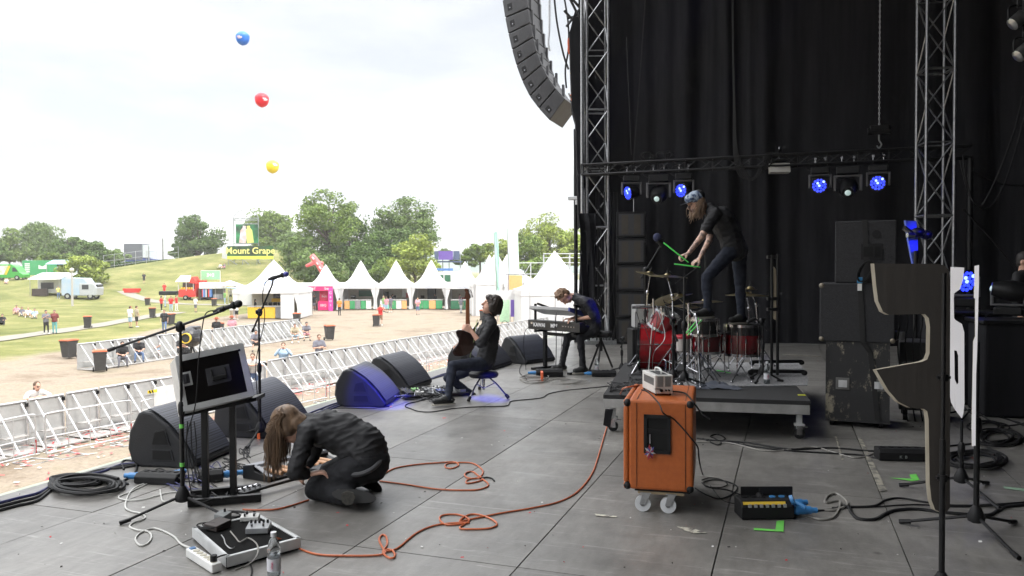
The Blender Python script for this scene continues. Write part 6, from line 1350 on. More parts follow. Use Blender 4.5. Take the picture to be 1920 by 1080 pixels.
cable([(579,937),(545,948),(515,955),(480,956),(455,955)], 'short run of orange cable passing under the kneeling person\'s knee', r=.0062, mt=OC)
cable([(900,897,.012),(912,895),(922,897),(927,902)], 'short black tail at the end of the orange cable loops', r=.006)
# ---- black cable round the guitarist
cable([(1160,722),(1100,728),(1060,732),(1030,738),(1018,745),(1000,748),(960,752),(952,760),(930,762),(890,763),(850,766),(810,772),(785,771),(770,766),(760,762),(765,757),(785,752),(800,748)], 'long black cable curving on the floor behind the drum throne stool', r=.006)
for o1, lb in ((0, 'front'), (5, 'middle'), (-5, 'back')): cable([(560,788+o1),(600,772+o1),(645,755+o1*.6),(770,722),(830,703+o1*.3),(850,699+o1*.3)], lb+' one of three blue-lit cables along the stage edge behind the monitors', r=.010, mt=mat('cable_navy', (.015,.018,.09), .5))  # blue light on these cables is put into their navy colour
cable([(600,768),(640,765),(690,766),(730,762)], 'thin cable under the blue-lit floor monitor', r=.005)
# ---- orange speaker cabinet on a dolly
z0 = .155; N = F(1178,917,z0); NR = F(1300,925,z0); FL = F(1160,869,z0); ax = (NR-N); ax.z = 0; wdt = ax.length; ax.normalize(); ay = V(-ax.y, ax.x, 0); dpt = .74; hgt = D(1184,750,(N-EYE).dot(FW)).z-z0
t = thing('speaker_cabinet', 'bright orange guitar speaker cabinet standing on a white-wheeled dolly', 'speaker', N, math.atan2(ax.y, ax.x))
ORC = mat('orange_tolex', (.46,.115,.022), .45, col2=(.40,.095,.018), scale=30, bump=.3, bscale=260)
m = MB(); m.box((wdt/2, dpt/2, hgt/2), (wdt, dpt, hgt)); part(t, 'shell', m, ORC, bevel=.02, seg=3)
for c_, s_ in (((-.015, dpt/2, hgt-.022), (.034, dpt-.004, .044)), ((-.015, dpt/2, .022), (.034, dpt-.004, .044)), ((-.015, .016, hgt/2), (.034, .032, hgt-.09)), ((-.015, dpt-.022, hgt/2), (.034, .044, hgt-.09))): m = MB(); m.box(c_, s_); part(t, 'front_frame', m, ORC, bevel=.012)
m = MB(); m.box((-.004, dpt/2, hgt/2), (.006, dpt-.08, hgt-.08)); part(t, 'grille_cloth', m, mat('basket_cloth', (.07,.035,.02), .9, bump=.8, bscale=150))
m = MB(); 
for x in (.055, wdt-.05): m.box((x, -.0015, hgt/2), (.003, .003, hgt-.04)); m.box((x, dpt/2, hgt+.0015), (.003, dpt-.04, .003))
part(t, 'piping', m, BLK)
for x in (-.006, wdt-.022):
    for z in (.022, hgt-.022): m = MB(); m.ell((x, .012, z), (.026,.022,.026), 10, 8); part(t, 'corner_cap', m, BLKR, smooth=True)
m = MB(); m.cur = 0; hx, hz = wdt*.45, hgt*.63
for (cx, cz, sx, sz) in ((0, .115, .17, .022), (0, -.115, .17, .022), (-.075, 0, .022, .25), (.075, 0, .022, .25)): m.box((hx+cx, -.006, hz+cz), (sx, .016, sz))
m.cur = 1; m.box((hx, -.0015, hz), (.13, .004, .21)); h = part(t, 'side_handle', m, [BLKR, mat('recess_shade_black', (.003,.003,.003), .9)]); m = MB(); m.box((hx, -.0045, hz+.02), (.13, .002, .03)); part(h, 'grip', m, BLK)  # shade inside the handle cup is painted as a flat black plate
m = MB(); m.box((wdt/2+.01, dpt/2, -.008), (wdt*.86, dpt*.92, .012)); part(t, 'base_plate', m, BLK)
# union-jack tassel hanging from the handle
q = N+RZ(math.atan2(ax.y, ax.x)) @ V(hx-.045, -.02, hz-.03); t2 = thing('flag_tassel', 'small red white and blue flag tassel hanging from the side handle of the orange cabinet', 'key ring', q, math.atan2(ax.y, ax.x))
FW_, FR_, FB_ = mat('flag_white', (.45,.43,.45), .7), mat('flag_red', (.35,.03,.05), .7), mat('flag_blue', (.08,.08,.3), .7)
m = MB(); m.cyl((0,0,.03), (0,0,-.03), .0025, n=5); part(t2, 'string', m, FW_)
m = MB()
for k in range(14):
    a = k*2*PI/14+.1; m.cur = k % 3; L = .055 if k % 2 else .04; d = V(math.sin(a)*.7, 0, -math.cos(a)); s = V(d.z, 0, -d.x); c = V(0, -.004-.001*k, -.085); m.prism([c, c+d*L*.5+s*.009, c+d*L, c+d*L*.5-s*.009], (0, -.002, 0))
part(t2, 'ribbon', m, [FW_, FR_, FB_])
t3 = thing('wheeled_dolly', 'wooden dolly with white swivel wheels carrying the orange cabinet', 'dolly', V(N.x, N.y, 0), math.atan2(ax.y, ax.x))
m = MB(); m.box((wdt/2, dpt/2, z0-.024), (wdt*.72, dpt*.9, .018)); part(t3, 'board', m, mat('ply_wood', (.45,.35,.22), .7))
WW = mat('wheel_white', (.72,.74,.76), .35)
for x in (.09, .255):
    for y in (.06, dpt-.1):
        m = MB(); m.cyl((x-.0, y-.017, .052), (x, y+.017, .052), .052, n=22); w_ = part(t3, 'wheel', m, WW, smooth=True); m = MB(); m.cyl((x, y-.02, .052), (x, y+.02, .052), .017, n=10); part(w_, 'hub', m, mat('hub_grey', (.25,.25,.26), .4, .6)); m = MB(); m.prism([(x-.02,y-.026,.05),(x+.02,y-.026,.05),(x+.05,y-.026,.125),(x+.0,y-.026,.125)], (0,.006,0)); m.box((x+.02,y,.127),(.07,.06,.006)); part(t3, 'caster_fork', m, STL)
# small white amplifier head on top
zt = z0+hgt; o = F(1245, 741, zt+.004); t = thing('amplifier_head', 'small white lunchbox amplifier with carry handle on top of the orange cabinet', 'amplifier', V(o.x, o.y, zt+.002), YAW+.12)
AW = mat('amp_white', (.62,.61,.58), .4); aw, ad, ah = .125, .30, .125
m = MB(); m.box((0, ad/2, ah/2+.012), (aw, ad, ah)); part(t, 'chassis', m, AW, bevel=.005)
m = MB()
for k in range(12):
    for s in (-1, 1): m.box((s*.026, -.0012, .062+k*.0058), (.04, .003, .0026))
for k in range(14): m.box((-aw/2-.001, .03+k*.017, .09), (.003, .007, .05)); m.box((0, .03+k*.015, ah+.0135), (.07,.006,.002))
part(t, 'vent', m, mat('vent_grey', (.12,.12,.12), .8))
for k, x in enumerate((-.02, .012, .032)): m = MB(); m.cyl((x,0,.035),(x,-.014,.035),.0105 if k == 0 else .006,n=12); part(t, 'knob', m, BLK)
m = MB(); m.text('orange', .016, Matrix.Translation((-.045,-.001,.047)) @ Matrix.Rotation(PI/2, 4, 'X'), .0008); part(t, 'lettering', m, BLK)
m = MB(); m.tube(curve_pts([(0,.06,ah+.01),(0,.06,ah+.035),(0,.1,ah+.045),(0,.16,ah+.045),(0,.2,ah+.035),(0,.2,ah+.01)], 4), .006, 6); part(t, 'handle', m, WHT)
for x in (-.05, .05):
    for y in (.02, ad-.02): m = MB(); m.cyl((x,y,0),(x,y,.013),.008,n=8); part(t, 'foot', m, BLK)
cable([(1203,731,zt+.006),(1215,735,zt+.006),(1235,756,zt+.0),V(*(F(1245,762,zt)+V(0,-.02,-.04))),V(*(D(1262,785,5.05))),D(1280,803,5.03),D(1296,822,5.01),D(1308,838,5.02),D(1311,862,5.08),F(1318,890),F(1335,915),F(1355,938),F(1385,945),F(1395,935)], 'black speaker cable draped diagonally across the orange cabinet\'s side', r=.0048)
cable([(1262,734,zt+.01),(1285,738,zt+.012),(1303,758,zt-.02),D(1316,775,5.6),D(1330,785,6.2)], 'black power lead leaving the white amplifier to the right', r=.006)
cable([(1303,915),(1325,928),(1350,935),(1375,925),(1382,912),(1360,902),(1335,900),(1318,906),(1335,915),(1362,918),(1390,928)], 'loose loops of black cable on the floor right of the orange cabinet', r=.005)
cable([(1316,900),(1330,896),(1352,899),(1364,908),(1350,914),(1325,912),(1316,905)], 'smaller coil of cable right of the orange cabinet', r=.004)
# ---- drum riser
RZt = .37; A = F(1131,740,RZt); B = F(1520,752,RZt); rx = (B-A); rx.z = 0; RW = rx.length; rx.normalize(); ra = math.atan2(rx.y, rx.x); RD = 2.7
t = thing('drum_riser', 'low rolling drum platform with a black deck and aluminium edge beam', 'riser', V(A.x, A.y, 0), ra)
m = MB(); m.box((RW/2, RD/2, RZt-.02), (RW, RD, .04)); part(t, 'deck', m, mat('riser_carpet', (.025,.025,.026), .95, bump=.5, bscale=90))
for (c, s) in (((RW/2, .015, RZt-.085), (RW-.01, .03, .09)), ((.015, RD/2, RZt-.085), (.03, RD-.08, .09)), ((RW-.015, RD/2, RZt-.085), (.03, RD-.08, .09)), ((RW/2, RD-.015, RZt-.085), (RW-.01, .03, .09))): m = MB(); m.box(c, s); part(t, 'edge_beam', m, mat('beam_alu', (.5,.5,.49), .45, .5, col2=(.32,.32,.31), scale=7), bevel=.003)
for x in (.09, RW-.09):
    for y in (.08, RD-.1):
        m = MB(); m.box((x, y, RZt-.2), (.05,.05,.16)); m.box((x, y, .135), (.09,.07,.02)); l = part(t, 'leg', m, AL2); m = MB(); m.cyl((x,y-.02,.05),(x,y+.02,.05),.05,n=18); w_ = part(l, 'wheel', m, BLKR, smooth=True); m = MB(); m.box((x,y-.028,.085),(.05,.008,.09)); m.box((x,y+.028,.085),(.05,.008,.09)); m.cyl((x,y-.035,.05),(x,y+.035,.05),.014,n=8); m.box((x+.05,y,.11),(.05,.03,.015)); part(l, 'fork', m, CHR)
m = MB(); m.prism([(.02,-.004,RZt-.14),(.10,-.004,RZt-.14),(.06,-.004,.05),(.0,-.004,.07)], (0,.006,0)); part(t, 'skirt_flap', m, DRAPE)
def RL(x, y, z=0): return V(A.x, A.y, RZt)+RZ(ra) @ V(x, y, z)
mb = MB(RL(RW*.62, 1.2)); 
pp = [F(1268,727,RZt), F(1514,724,RZt), F(1516,712,RZt), F(1500,682,RZt), F(1300,680,RZt), F(1275,700,RZt)]; mb.prism([p+V(0,0,.003) for p in pp], (0,0,.008)); tag(mb.build('rug', mat('rug_speckle', (.36,.36,.36), .95, col2=(.16,.16,.17), scale=60, bump=.6), kind=None), 'pale speckled grey rug under the drum kit on the platform', 'rug')
def on_r(px, py): return F(px, py, RZt+.011)
m = MB(RL(RW-.06, .06)); q = F(1503,741,RZt); m.box(q+V(0,0,.002), (.07,.05,.002), RZ(ra)); tag(m.build('yellow_marker', mat('marker_yellow', (.75,.8,.05), .5)), 'yellow sticker on the front right corner of the drum platform', 'sticker')
# ---- drums
def vw0(r, u, f): return (RT*r+V(0,0,u)+FW*f)
RB = mat('red_sparkle', (.38,.008,.014), .22, col2=(.10,.003,.006), scale=5, coat=.8); RB2 = mat('red_burst', (.22,.006,.012), .22, col2=(.015,.004,.005), scale=2.4, coat=.8, stretch=(1,1,2.2))
HEAD = mat('drum_head', (.62,.62,.6), .5); SHB = mat('black_shell', (.016,.016,.018), .2, coat=.6)
def drum(c, axis, r, h, label, shell, hoop=CHR, lugs=8, name='tom_drum', head=HEAD, group=None, frontb=False):
    axis = Vector(axis).normalized(); R = axis.to_track_quat('Z', 'Y').to_matrix(); t = thing(name, label, 'drum', c, 0, group)
    m = MB(); m.lathe([(r,-h/2),(r,h/2)], n=36, R=R); m.lathe([(r*.985,h/2),(r*.985,-h/2)], n=36, R=R); part(t, 'shell', m, shell, smooth=True)
    for s in (-1, 1):
        m = MB(); m.lathe([(r+.003,s*(h/2-.012)),(r+.012,s*(h/2-.012)),(r+.012,s*(h/2+.018)),(r+.003,s*(h/2+.018)),(r+.003,s*(h/2-.012))], n=36, R=R, cap=False); part(t, 'hoop', m, hoop, smooth=True)
        m = MB(); m.lathe([(.0005,s*(h/2+.004)),(r,s*(h/2+.004))], n=36, R=R); part(t, 'drum_head', m, head if not (frontb and s > 0) else BLK)
    for k in range(lugs):
        a = 2*PI*k/lugs+.2; m = MB(); p = R @ V((r+.012)*math.cos(a), (r+.012)*math.sin(a), 0)
        for s in (-1, 1): m.cyl(p+axis*s*.01, p+axis*s*(h/2+.01), .0035, n=5)
        m.box(p, (.018, .018, min(.05, h*.3)), R @ RZ(a)); part(t, 'lug', m, CHR)
    return t
def legs3(t, c, zb, ztop, rr_, n=3, a0=.3, mt=CHR):
    for k in range(n):
        a = a0+k*2*PI/n; m = MB(); m.tube([V(rr_*math.cos(a), rr_*math.sin(a), ztop), V(rr_*1.04*math.cos(a), rr_*1.04*math.sin(a), zb+.02)], .006, 6); m.ell((rr_*1.04*math.cos(a), rr_*1.04*math.sin(a), zb+.013), .014, 8, 6); part(t, 'leg', m, mt)
c = D(1233, 652, 9.35); c.z = RZt+.011+.29
dr_ = drum(c, (-1, -.12, .0), .275, .42, 'large red sparkle bass drum lying on its side at the front of the kit', RB, hoop=SHB, lugs=8, name='bass_drum', head=BLK)
for s in (-1, 1): m = MB(); m.cyl((-.15, s*.24, -.1), (-.24, s*.36, -.285), .009, n=6); part(dr_, 'spur', m, CHR)
c = D(1245, 601, 9.25); drum(c, (.45, -.1, .9), .15, .2, 'small red rack tom tilted over the bass drum', RB, lugs=6)
m = MB(c); m.cyl(c-V(0,0,.08), c-V(-.1,0,.27), .012, n=8); tag(m.build('tom_holder', CHR), 'chrome arm holding the small red rack tom', 'holder')
c = D(1318, 613, 8.72); sn = drum(c, (0, 0, 1), .165, .165, 'black snare drum with chrome hoops under the drummer\'s front foot', SHB, name='snare_drum', lugs=10); zf = RZt+.011-c.z
m = MB(); m.cyl((0,0,-.1),(0,0,zf+.15),.012,n=8)
for k in range(3): a = k*2.1+.4; m.cyl((0,0,zf+.24),(.2*math.cos(a),.2*math.sin(a),zf+.012),.007,n=6); m.cyl((0,0,-.14),(.15*math.cos(a),.15*math.sin(a),-.09),.007,n=6)
part(sn, 'stand', m, CHR); SN_TOP = c.z+.0875
c = D(1325, 643, 9.1); d_ = drum(c, (0, 0, 1), .18, .2, 'red-burst tom directly behind and below the snare drum', RB2); legs3(d_, c, RZt+.011-c.z, .05, .2)
q = D(1393, 607, 9.08); FT_TOP = q.z; c = q-V(0,0,.185); d_ = drum(c, (0, 0, 1), .2, .33, 'red-burst floor tom under the drummer\'s rear foot', RB2, name='floor_tom'); legs3(d_, c, RZt+.011-c.z, .1, .222)
m = MB(); m.lathe([(.204,.06),(.206,.165)], n=36); part(d_, 'dark_band', m, SHB, smooth=True)
BRZ = mat('cymbal_bronze', (.50,.42,.24), .28, 1, col2=(.36,.29,.15), scale=2, bump=.2, bscale=40)
def cymbal(px, py, d, r, tilt, label, basepx=None, base2=None, pair=False, az=0, grp=None):
    c = D(px, py, d); t = thing('cymbal', label, 'cymbal', c, 0, grp); R = (RZ(az) @ V(math.sin(tilt), 0, math.cos(tilt))).to_track_quat('Z', 'Y').to_matrix()
    m = MB(); m.lathe([(.008,.032),(.022,.03),(.04,.014),(.05,.008),(r*.6,.002),(r,-.012),(r,-.0135),(r*.6,.0),(.05,.006)], n=40, R=R)
    if pair: m.lathe([(.01,-.035),(.04,-.03),(r*.6,-.024),(r,-.014)], n=40, R=R)
    part(t, 'plate', m, BRZ, smooth=True); m = MB(); m.cyl(R @ V(0,0,.03), R @ V(0,0,.06), .018, n=10); m.cyl(V(0,0,-.04), R @ V(0,0,.09), .005, n=6); part(t, 'felt', m, BLKR)
    b = base2 if base2 is not None else F(*basepx, RZt+.011)
    s = thing('cymbal_stand', 'chrome stand of the '+label.split(',')[0], 'cymbal stand', b, 0, 'cymbal stands of the drum kit'); rel = c-b
    m = MB(); m.cyl((0,0,.12), (0,0,rel.z*.6), .0125, n=8); m.cyl((0,0,rel.z*.6), (rel.x*.15, rel.y*.15, rel.z*.8), .01, n=8); m.cyl((rel.x*.15, rel.y*.15, rel.z*.8), tuple(rel-V(0,0,.03)), .007, n=8); m.ell((0,0,rel.z*.6), (.022,.022,.03), 8, 6); m.ell((rel.x*.15, rel.y*.15, rel.z*.8), (.022,.018,.03), 8, 6); part(s, 'pole', m, CHR, smooth=True)
    for k in range(3):
        a = .7+k*2*PI/3; m = MB(); m.cyl((0,0,.34), (.26*math.cos(a), .26*math.sin(a), .012), .008, n=6); m.cyl((0,0,.13), (.13*math.cos(a), .13*math.sin(a), .18), .005, n=6); m.ell((.26*math.cos(a), .26*math.sin(a), .014), .014, 8, 6); part(s, 'leg', m, CHR)
cymbal(1252, 517, 9.1, .23, .06, 'bronze crash cymbal nearest the drummer\'s sticks', (1262, 704))
cymbal(1219, 513, 9.4, .17, .22, 'smaller cymbal half behind the crash at the left of the kit', (1213, 690))
cymbal(1246, 562, 9.5, .20, .5, 'strongly tilted cymbal over the rack tom', (1300, 688), az=2.6)
cymbal(1288, 573, 9.2, .16, .05, 'low flat cymbal between rack tom and snare', (1296, 712), pair=True)
cymbal(1322, 565, 9.0, .20, -.05, 'flat cymbal behind the drummer\'s front shin', (1330, 695))
cymbal(1400, 552, 9.5, .255, .02, 'broad ride cymbal behind the drummer\'s rear leg', (1405, 688))
cymbal(1407, 541, 9.6, .08, .02, 'tiny splash cymbal just above the broad ride', (1420, 690))
# ---- stands on the riser
b = on_r(1210, 693); dd_ = (b-EYE).dot(FW)
mic_stand(b, D(1211,506,dd_).z-b.z, 'tall chrome and black mic stand with a boom at the left front of the drums', boom=(D(1202,522,dd_), D(1242,455,dd_-.1)), mic=(D(1243,462,dd_-.1), D(1233,446,dd_-.1)-D(1243,462,dd_-.1), (.10,.03,.05)), hm=mat('foam_blue', (.02,.025,.07), .9), ang=.3)
b = on_r(1283, 729); dd_ = (b-EYE).dot(FW)
mic_stand(b, D(1283,520,dd_).z-b.z, 'straight black stand right behind the white amplifier, in front of the kit', ang=.9, r=.014, name='straight_stand', cat='stand')
b = F(1166, 703); dd_ = (b-EYE).dot(FW)
mic_stand(b, .55, 'low mic stand on the floor pointing a microphone at the bass drum', boom=(D(1164,652,dd_), D(1183,603,dd_)), mic=(D(1181,603,dd_), V(1,.1,.02)), ang=.5)
t_, H_ = None, None
b = on_r(1330, 700); m = MB(b); m.cyl(D(1303,505,9.3), D(1266,532,9.3), .006, n=6); m.cyl(D(1303,505,9.3), D(1322,470,9.3), .006, n=6); m.cyl(D(1322,470,9.3), D(1328,700,9.3), .009, n=6)
tag(m.build('thin_boom_stand', BLKM), 'thin overhead boom stand slanting behind the drummer\'s forearms', 'microphone stand')
# twin pole folding stand at the right rear of the riser
q1 = on_r(1458, 706); dd_ = (q1-EYE).dot(FW); t = thing('folded_stand', 'tall folded twin-pole stand with pale board edge between its poles, right rear of the platform', 'stand', q1)
for px, top in ((1447, 478), (1458, 476)): p = D(px, 640, dd_); m = MB(q1); m.cyl(V(p.x, p.y, q1.z+.02), V(p.x, p.y, D(px, top, dd_).z), .016, n=10); part(t, 'pole', m, BLKM, smooth=True)
m = MB(q1); m.prism([D(1451,500,dd_), D(1455,505,dd_), D(1457,560,dd_), D(1455,600,dd_), D(1451,598,dd_), D(1450,540,dd_)], FW*.03); part(t, 'pale_strip', m, mat('strip_tan', (.5,.43,.3), .6))
for py in (482, 560, 580): m = MB(q1); m.box(D(1449, py, dd_), (.13,.05,.035), RZ(YAW)); part(t, 'clamp', m, BLKM, bevel=.005)
for (x0, y0, x1, y1) in ((1410, 685, 1503, 684), (1408, 703, 1508, 704)):
    p, q = on_r(x0, y0), on_r(x1, y1); m = MB(q1); m.box((p+q)/2+V(0,0,.045), ((q-p).length,.045,.04), RZ(math.atan2((q-p).y, (q-p).x))); br = part(t, 'floor_bar', m, BLKM, bevel=.004)
    for e_ in (p, q): m = MB(q1); m.ell(e_+V(0,0,.03), (.035,.035,.03), 12, 8); part(br, 'rubber_foot', m, BLKR, smooth=True)
bottle(1438, 720, 'clear water bottle standing on the rug at the right of the drum platform', z=RZt+.011, s=.95)
# pouch with green sticks
b = D(1281, 640, 8.35); t = thing('stick_bag', 'red-rimmed pale stick pouch hanging on the straight stand', 'pouch', b); m = MB(); m.lathe([(.05,-.11),(.07,-.1),(.075,.04)], n=14); part(t, 'bag', m, mat('bag_grey', (.4,.37,.35), .8)); m = MB(); m.lathe([(.078,.03),(.086,.05),(.08,.07),(.07,.05)], n=14); part(t, 'rim', m, mat('rim_red', (.5,.04,.06), .7))
SG = mat('stick_green', (.10,.75,.12), .45, emit=None)
def stick(a, b_, label): m = MB(a); a, b_ = Vector(a), Vector(b_); m.tube([a, a.lerp(b_,.02), a.lerp(b_,.75), a.lerp(b_,.93), a.lerp(b_,.96), b_], [.006,.0078,.0075,.0045,.0062,.004], 8); return tag(m.build('drumstick', SG, smooth=True), label, 'drumstick', 'green drumsticks')
stick(D(1284,628,8.35), D(1311,596,8.38), 'green drumstick, left of the two poking out of the stick pouch'); stick(D(1287,632,8.33), D(1316,600,8.34), 'green drumstick, right of the two poking out of the stick pouch')
stick(on_r(1344, 696)+V(0,0,.01), on_r(1370, 701)+V(0,0,.01), 'green drumstick lying on the rug under the floor tom')
# kick pedals and hardware under the kit
for px, py, lb in ((1300, 716, 'steel foot pedal with black footboard under the snare'), (1262, 712, 'steel hi-hat foot pedal left of the snare stand')):
    q = on_r(px, py); t = thing('foot_pedal', lb, 'drum pedal', q, .4); m = MB(); m.prism([(-.04,-.14,.01),(.04,-.14,.01),(.035,.12,.07),(-.035,.12,.07)], (0,0,.008)); part(t, 'footboard', m, STL); m = MB(); m.box((0,0,.005),(.1,.3,.008)); part(t, 'base', m, BLKM); m = MB(); m.cyl((-.05,.12,0),(-.05,.12,.2),.008,n=6); m.cyl((.05,.12,0),(.05,.12,.2),.008,n=6); m.cyl((-.05,.12,.19),(.05,.12,.19),.01,n=6); part(t, 'yoke', m, CHR)
# crumpled cloth
q = F(1343, 727, RZt); g = 22; mb = MB(q); vs = []; rr = random.Random(8)
for i in range(g):
    for j in range(g):
        u_, v_ = i/(g-1)-.5, j/(g-1)-.5; e_ = math.exp(-7*(u_*u_*1.2+v_*v_)); z = .10*e_*(.6+.6*mn.noise(V(u_*6, v_*6, 1)))+.02*abs(mn.noise(V(u_*12, v_*12, 3))); vs.append(q+RZ(ra) @ V(u_*.42+.05*mn.noise(V(v_*5, u_*5, 9)), v_*.28+.04*mn.noise(V(u_*5, v_*5, 5)), max(z, .004)))
mb.add(vs, [(i*g+j, (i+1)*g+j, (i+1)*g+j+1, i*g+j+1) for i in range(g-1) for j in range(g-1)]); tag(mb.build('cloth', mat('cloth_slate', (.10,.11,.14), .9, col2=(.07,.08,.1), scale=12, bump=.5), smooth=True), 'crumpled slate-grey cloth lying on the front of the drum platform', 'cloth')
# guitar amp behind the bass drum
q = D(1210, 590, 11.0); t = thing('combo_amplifier', 'silver-faced combo amplifier on a black case behind the bass drum', 'amplifier', V(q.x, q.y, 0), YAW+.1); zz = D(1210,571,11).z
m = MB(); m.box((0,0,zz-.16), (.34,.25,.32)); part(t, 'cabinet', m, mat('amp_silver', (.3,.3,.3), .5), bevel=.012); m = MB(); m.box((-.02,-.128,zz-.14), (.24,.006,.2)); part(t, 'grille', m, mat('cloth_pale', (.45,.45,.42), .9)); m = MB(); m.box((0,0,(zz-.33)/2), (.45,.3,zz-.34)); part(t, 'black_case', m, BLKM, bevel=.01)
gr = random.Random(31)
for j in range(9):
    x0 = gr.uniform(1195, 1330); P = [on_r(x0, gr.uniform(690, 725))+V(0,0,.01), D(x0+gr.uniform(-15, 15), gr.uniform(640, 680), 8.6), D(x0+gr.uniform(-10, 25), gr.uniform(580, 640), 8.7), D(x0+gr.uniform(-5, 30), gr.uniform(560, 620), 8.8)]
    cable(P, 'thin lead looping between drums and floor', r=.004, mt=[BLKR, WCB, BLKR, STL][j % 4], group='leads in the drum kit')
for j in range(12):
    x0 = gr.uniform(1150, 1270); P = [F(x0+gr.uniform(-30, 30), gr.uniform(700, 738), RZt+.012) if x0 > 1185 else F(x0+gr.uniform(-20, 20), gr.uniform(715, 738), RZt+.012) for _ in range(4)]
    cable(P, 'black cable lying on the left part of the drum platform', r=.006, group='leads at the left of the drum platform')
# extra hardware round the kit
b = on_r(1262, 726); dd_ = (b-EYE).dot(FW)
mic_stand(b, D(1262,600,dd_).z-b.z, 'short boom stand aiming a microphone at the rack tom', boom=(D(1270,640,dd_), D(1248,570,dd_+.2)), mic=(D(1248,572,dd_+.2), vw0(.2,-1,.3), (.09,.012,.02)), ang=1.3, legs=.22)
b = on_r(1430, 716); dd_ = (b-EYE).dot(FW)
mic_stand(b, D(1430,600,dd_).z-b.z, 'short boom stand aiming a microphone at the floor tom', boom=(D(1440,620,dd_), D(1415,596,dd_)), mic=(D(1418,596,dd_), vw0(-1,-.5,0), (.09,.012,.02)), ang=.2, legs=.2)
m = MB(on_r(1215, 640)); m.cyl(D(1185,576,9.2), D(1262,575,9.1), .019, n=10); m.cyl(D(1240,575,9.1), D(1243,600,9.1), .014, n=8); m.cyl(D(1225,560,9.1), D(1226,590,9.1), .012, n=8); tag(m.build('rack_tube', CHR, smooth=True), 'thick chrome rack tube with clamps level above the bass drum', 'drum hardware')
q = on_r(1291, 716); t = thing('hi_hat_stand', 'chrome hi-hat tripod crowded between snare stand and straight black stand', 'cymbal stand', q); legs3(t, V(0,0,0), 0, .3, .2, a0=1.0); m = MB(); m.cyl((0,0,.05),(0,0,.85),.011,n=8); m.cyl((0,0,.3),(.19,0,.02),.007,n=6); part(t, 'tube', m, CHR)
cymbal(1275, 556, 9.0, .15, -.3, 'small cymbal tilted right over the hi-hat', (1310, 722))
for (x0, y0, x1, y1) in ((1300, 690, 1345, 722), (1352, 690, 1318, 722), (1375, 690, 1410, 718), (1400, 690, 1372, 718), (1240, 690, 1275, 722)):
    m = MB(on_r(x0, y0)); a_, b_ = on_r(x0, y0)+V(0,0,.16), on_r(x1, y1)+V(0,0,.01); m.cyl(a_, b_, .008, n=6); m.ell(b_, .016, 8, 6); tag(m.build('hardware_leg', CHR, smooth=True), 'slanting chrome leg among the stands under the drums', 'drum hardware', 'loose legs under the drums')
# ---- stacked cases on the right
N = F(1668, 806); BR = YAW-.42
def cbox(t, nm, x0, w_, y0, dp, z0_, z1, mt, bev=.012): m = MB(); m.box((x0+w_/2, y0+dp/2, (z0_+z1)/2), (w_, dp, z1-z0_)); return part(t, nm, m, mt, bevel=bev)
dN = (N-EYE).dot(FW); Zt = lambda py: D(1668, py, dN).z
zb0, zb1 = Zt(797), Zt(644); zm1 = Zt(531); zt1 = Zt(412)
WRN = mat('worn_black_case', (.022,.022,.023), .6, col2=(.018,.018,.018), scale=5, bump=.2)
def worn():
    m = bpy.data.materials.new('scuffed_case'); m.use_nodes = True; t = m.node_tree; b = t.nodes['Principled BSDF']; b.inputs['Roughness'].default_value = .6; co = t.nodes.new('ShaderNodeTexCoord'); mp_ = t.nodes.new('ShaderNodeMapping'); mp_.inputs['Scale'].default_value = (2.2,2.2,1.3); t.links.new(co.outputs['Object'], mp_.inputs[0])
    n = t.nodes.new('ShaderNodeTexNoise'); n.inputs['Scale'].default_value = 2.2; n.inputs['Detail'].default_value = 12; n.inputs['Roughness'].default_value = .78; t.links.new(mp_.outputs[0], n.inputs['Vector']); r = t.nodes.new('ShaderNodeValToRGB'); r.color_ramp.elements[0].position = .545; r.color_ramp.elements[0].color = (.02,.02,.021,1); r.color_ramp.elements[1].position = .60; r.color_ramp.elements[1].color = (.27,.24,.18,1); t.links.new(n.outputs['Fac'], r.inputs[0]); t.links.new(r.outputs[0], b.inputs['Base Color']); return m
SCF = worn()
W1 = .59
t = thing('road_case', 'scuffed black road case on casters, bottom of the stack of three', 'road case', N, BR)
cbox(t, 'body', -W1, W1, 0, .55, zb0, zb1, SCF)
for x in (-W1+.06, -.08):
    for y in (.07, .47): m = MB(); m.cyl((x-.02,y,.045),(x+.02,y,.045),.045,n=16); m.box((x,y,.09),(.06,.05,.03)); part(t, 'caster', m, BLKM)
for x in (-W1+.16, -.10): m = MB(); m.box((x,-.004,(zb0+zb1)/2-.02),(.13,.01,.12)); d_ = part(t, 'latch_dish', m, mat('dull_steel', (.2,.2,.19), .5, .8), bevel=.004); m = MB(); m.box((x,-.012,(zb0+zb1)/2-.02),(.08,.01,.07)); m.box((x,-.02,(zb0+zb1)/2-.02),(.02,.008,.06)); part(d_, 'butterfly', m, AL2)
m = MB()
for z in (zb0+.01, zb1-.01): m.box((-W1/2,-.003,z),(W1,.006,.02))
m.box((-W1+.008,-.003,(zb0+zb1)/2),(.016,.006,zb1-zb0)); m.box((-.008,-.003,(zb0+zb1)/2),(.016,.006,zb1-zb0)); part(t, 'edge_strip', m, SCF)
W2 = .69; t = thing('bass_cabinet', 'plain black carpeted speaker cabinet in the middle of the stack of three', 'speaker', N+V(0,0,zb1+.002), BR)
CARP = mat('black_carpet', (.03,.03,.033), .9, col2=(.022,.022,.024), scale=40, bump=.6, bscale=160); h2 = zm1-zb1-.004
cbox(t, 'shell', -W2-.0+.04, W2, -.02, .5, 0, h2, CARP)
for x in (-W2+.06, .02):
    for z in (.025, h2-.025): m = MB(); m.ell((x, -.01, z), (.028,.02,.028), 10, 6); part(t, 'corner_cap', m, mat('worn_corner', (.25,.22,.17), .5, .5), smooth=True)
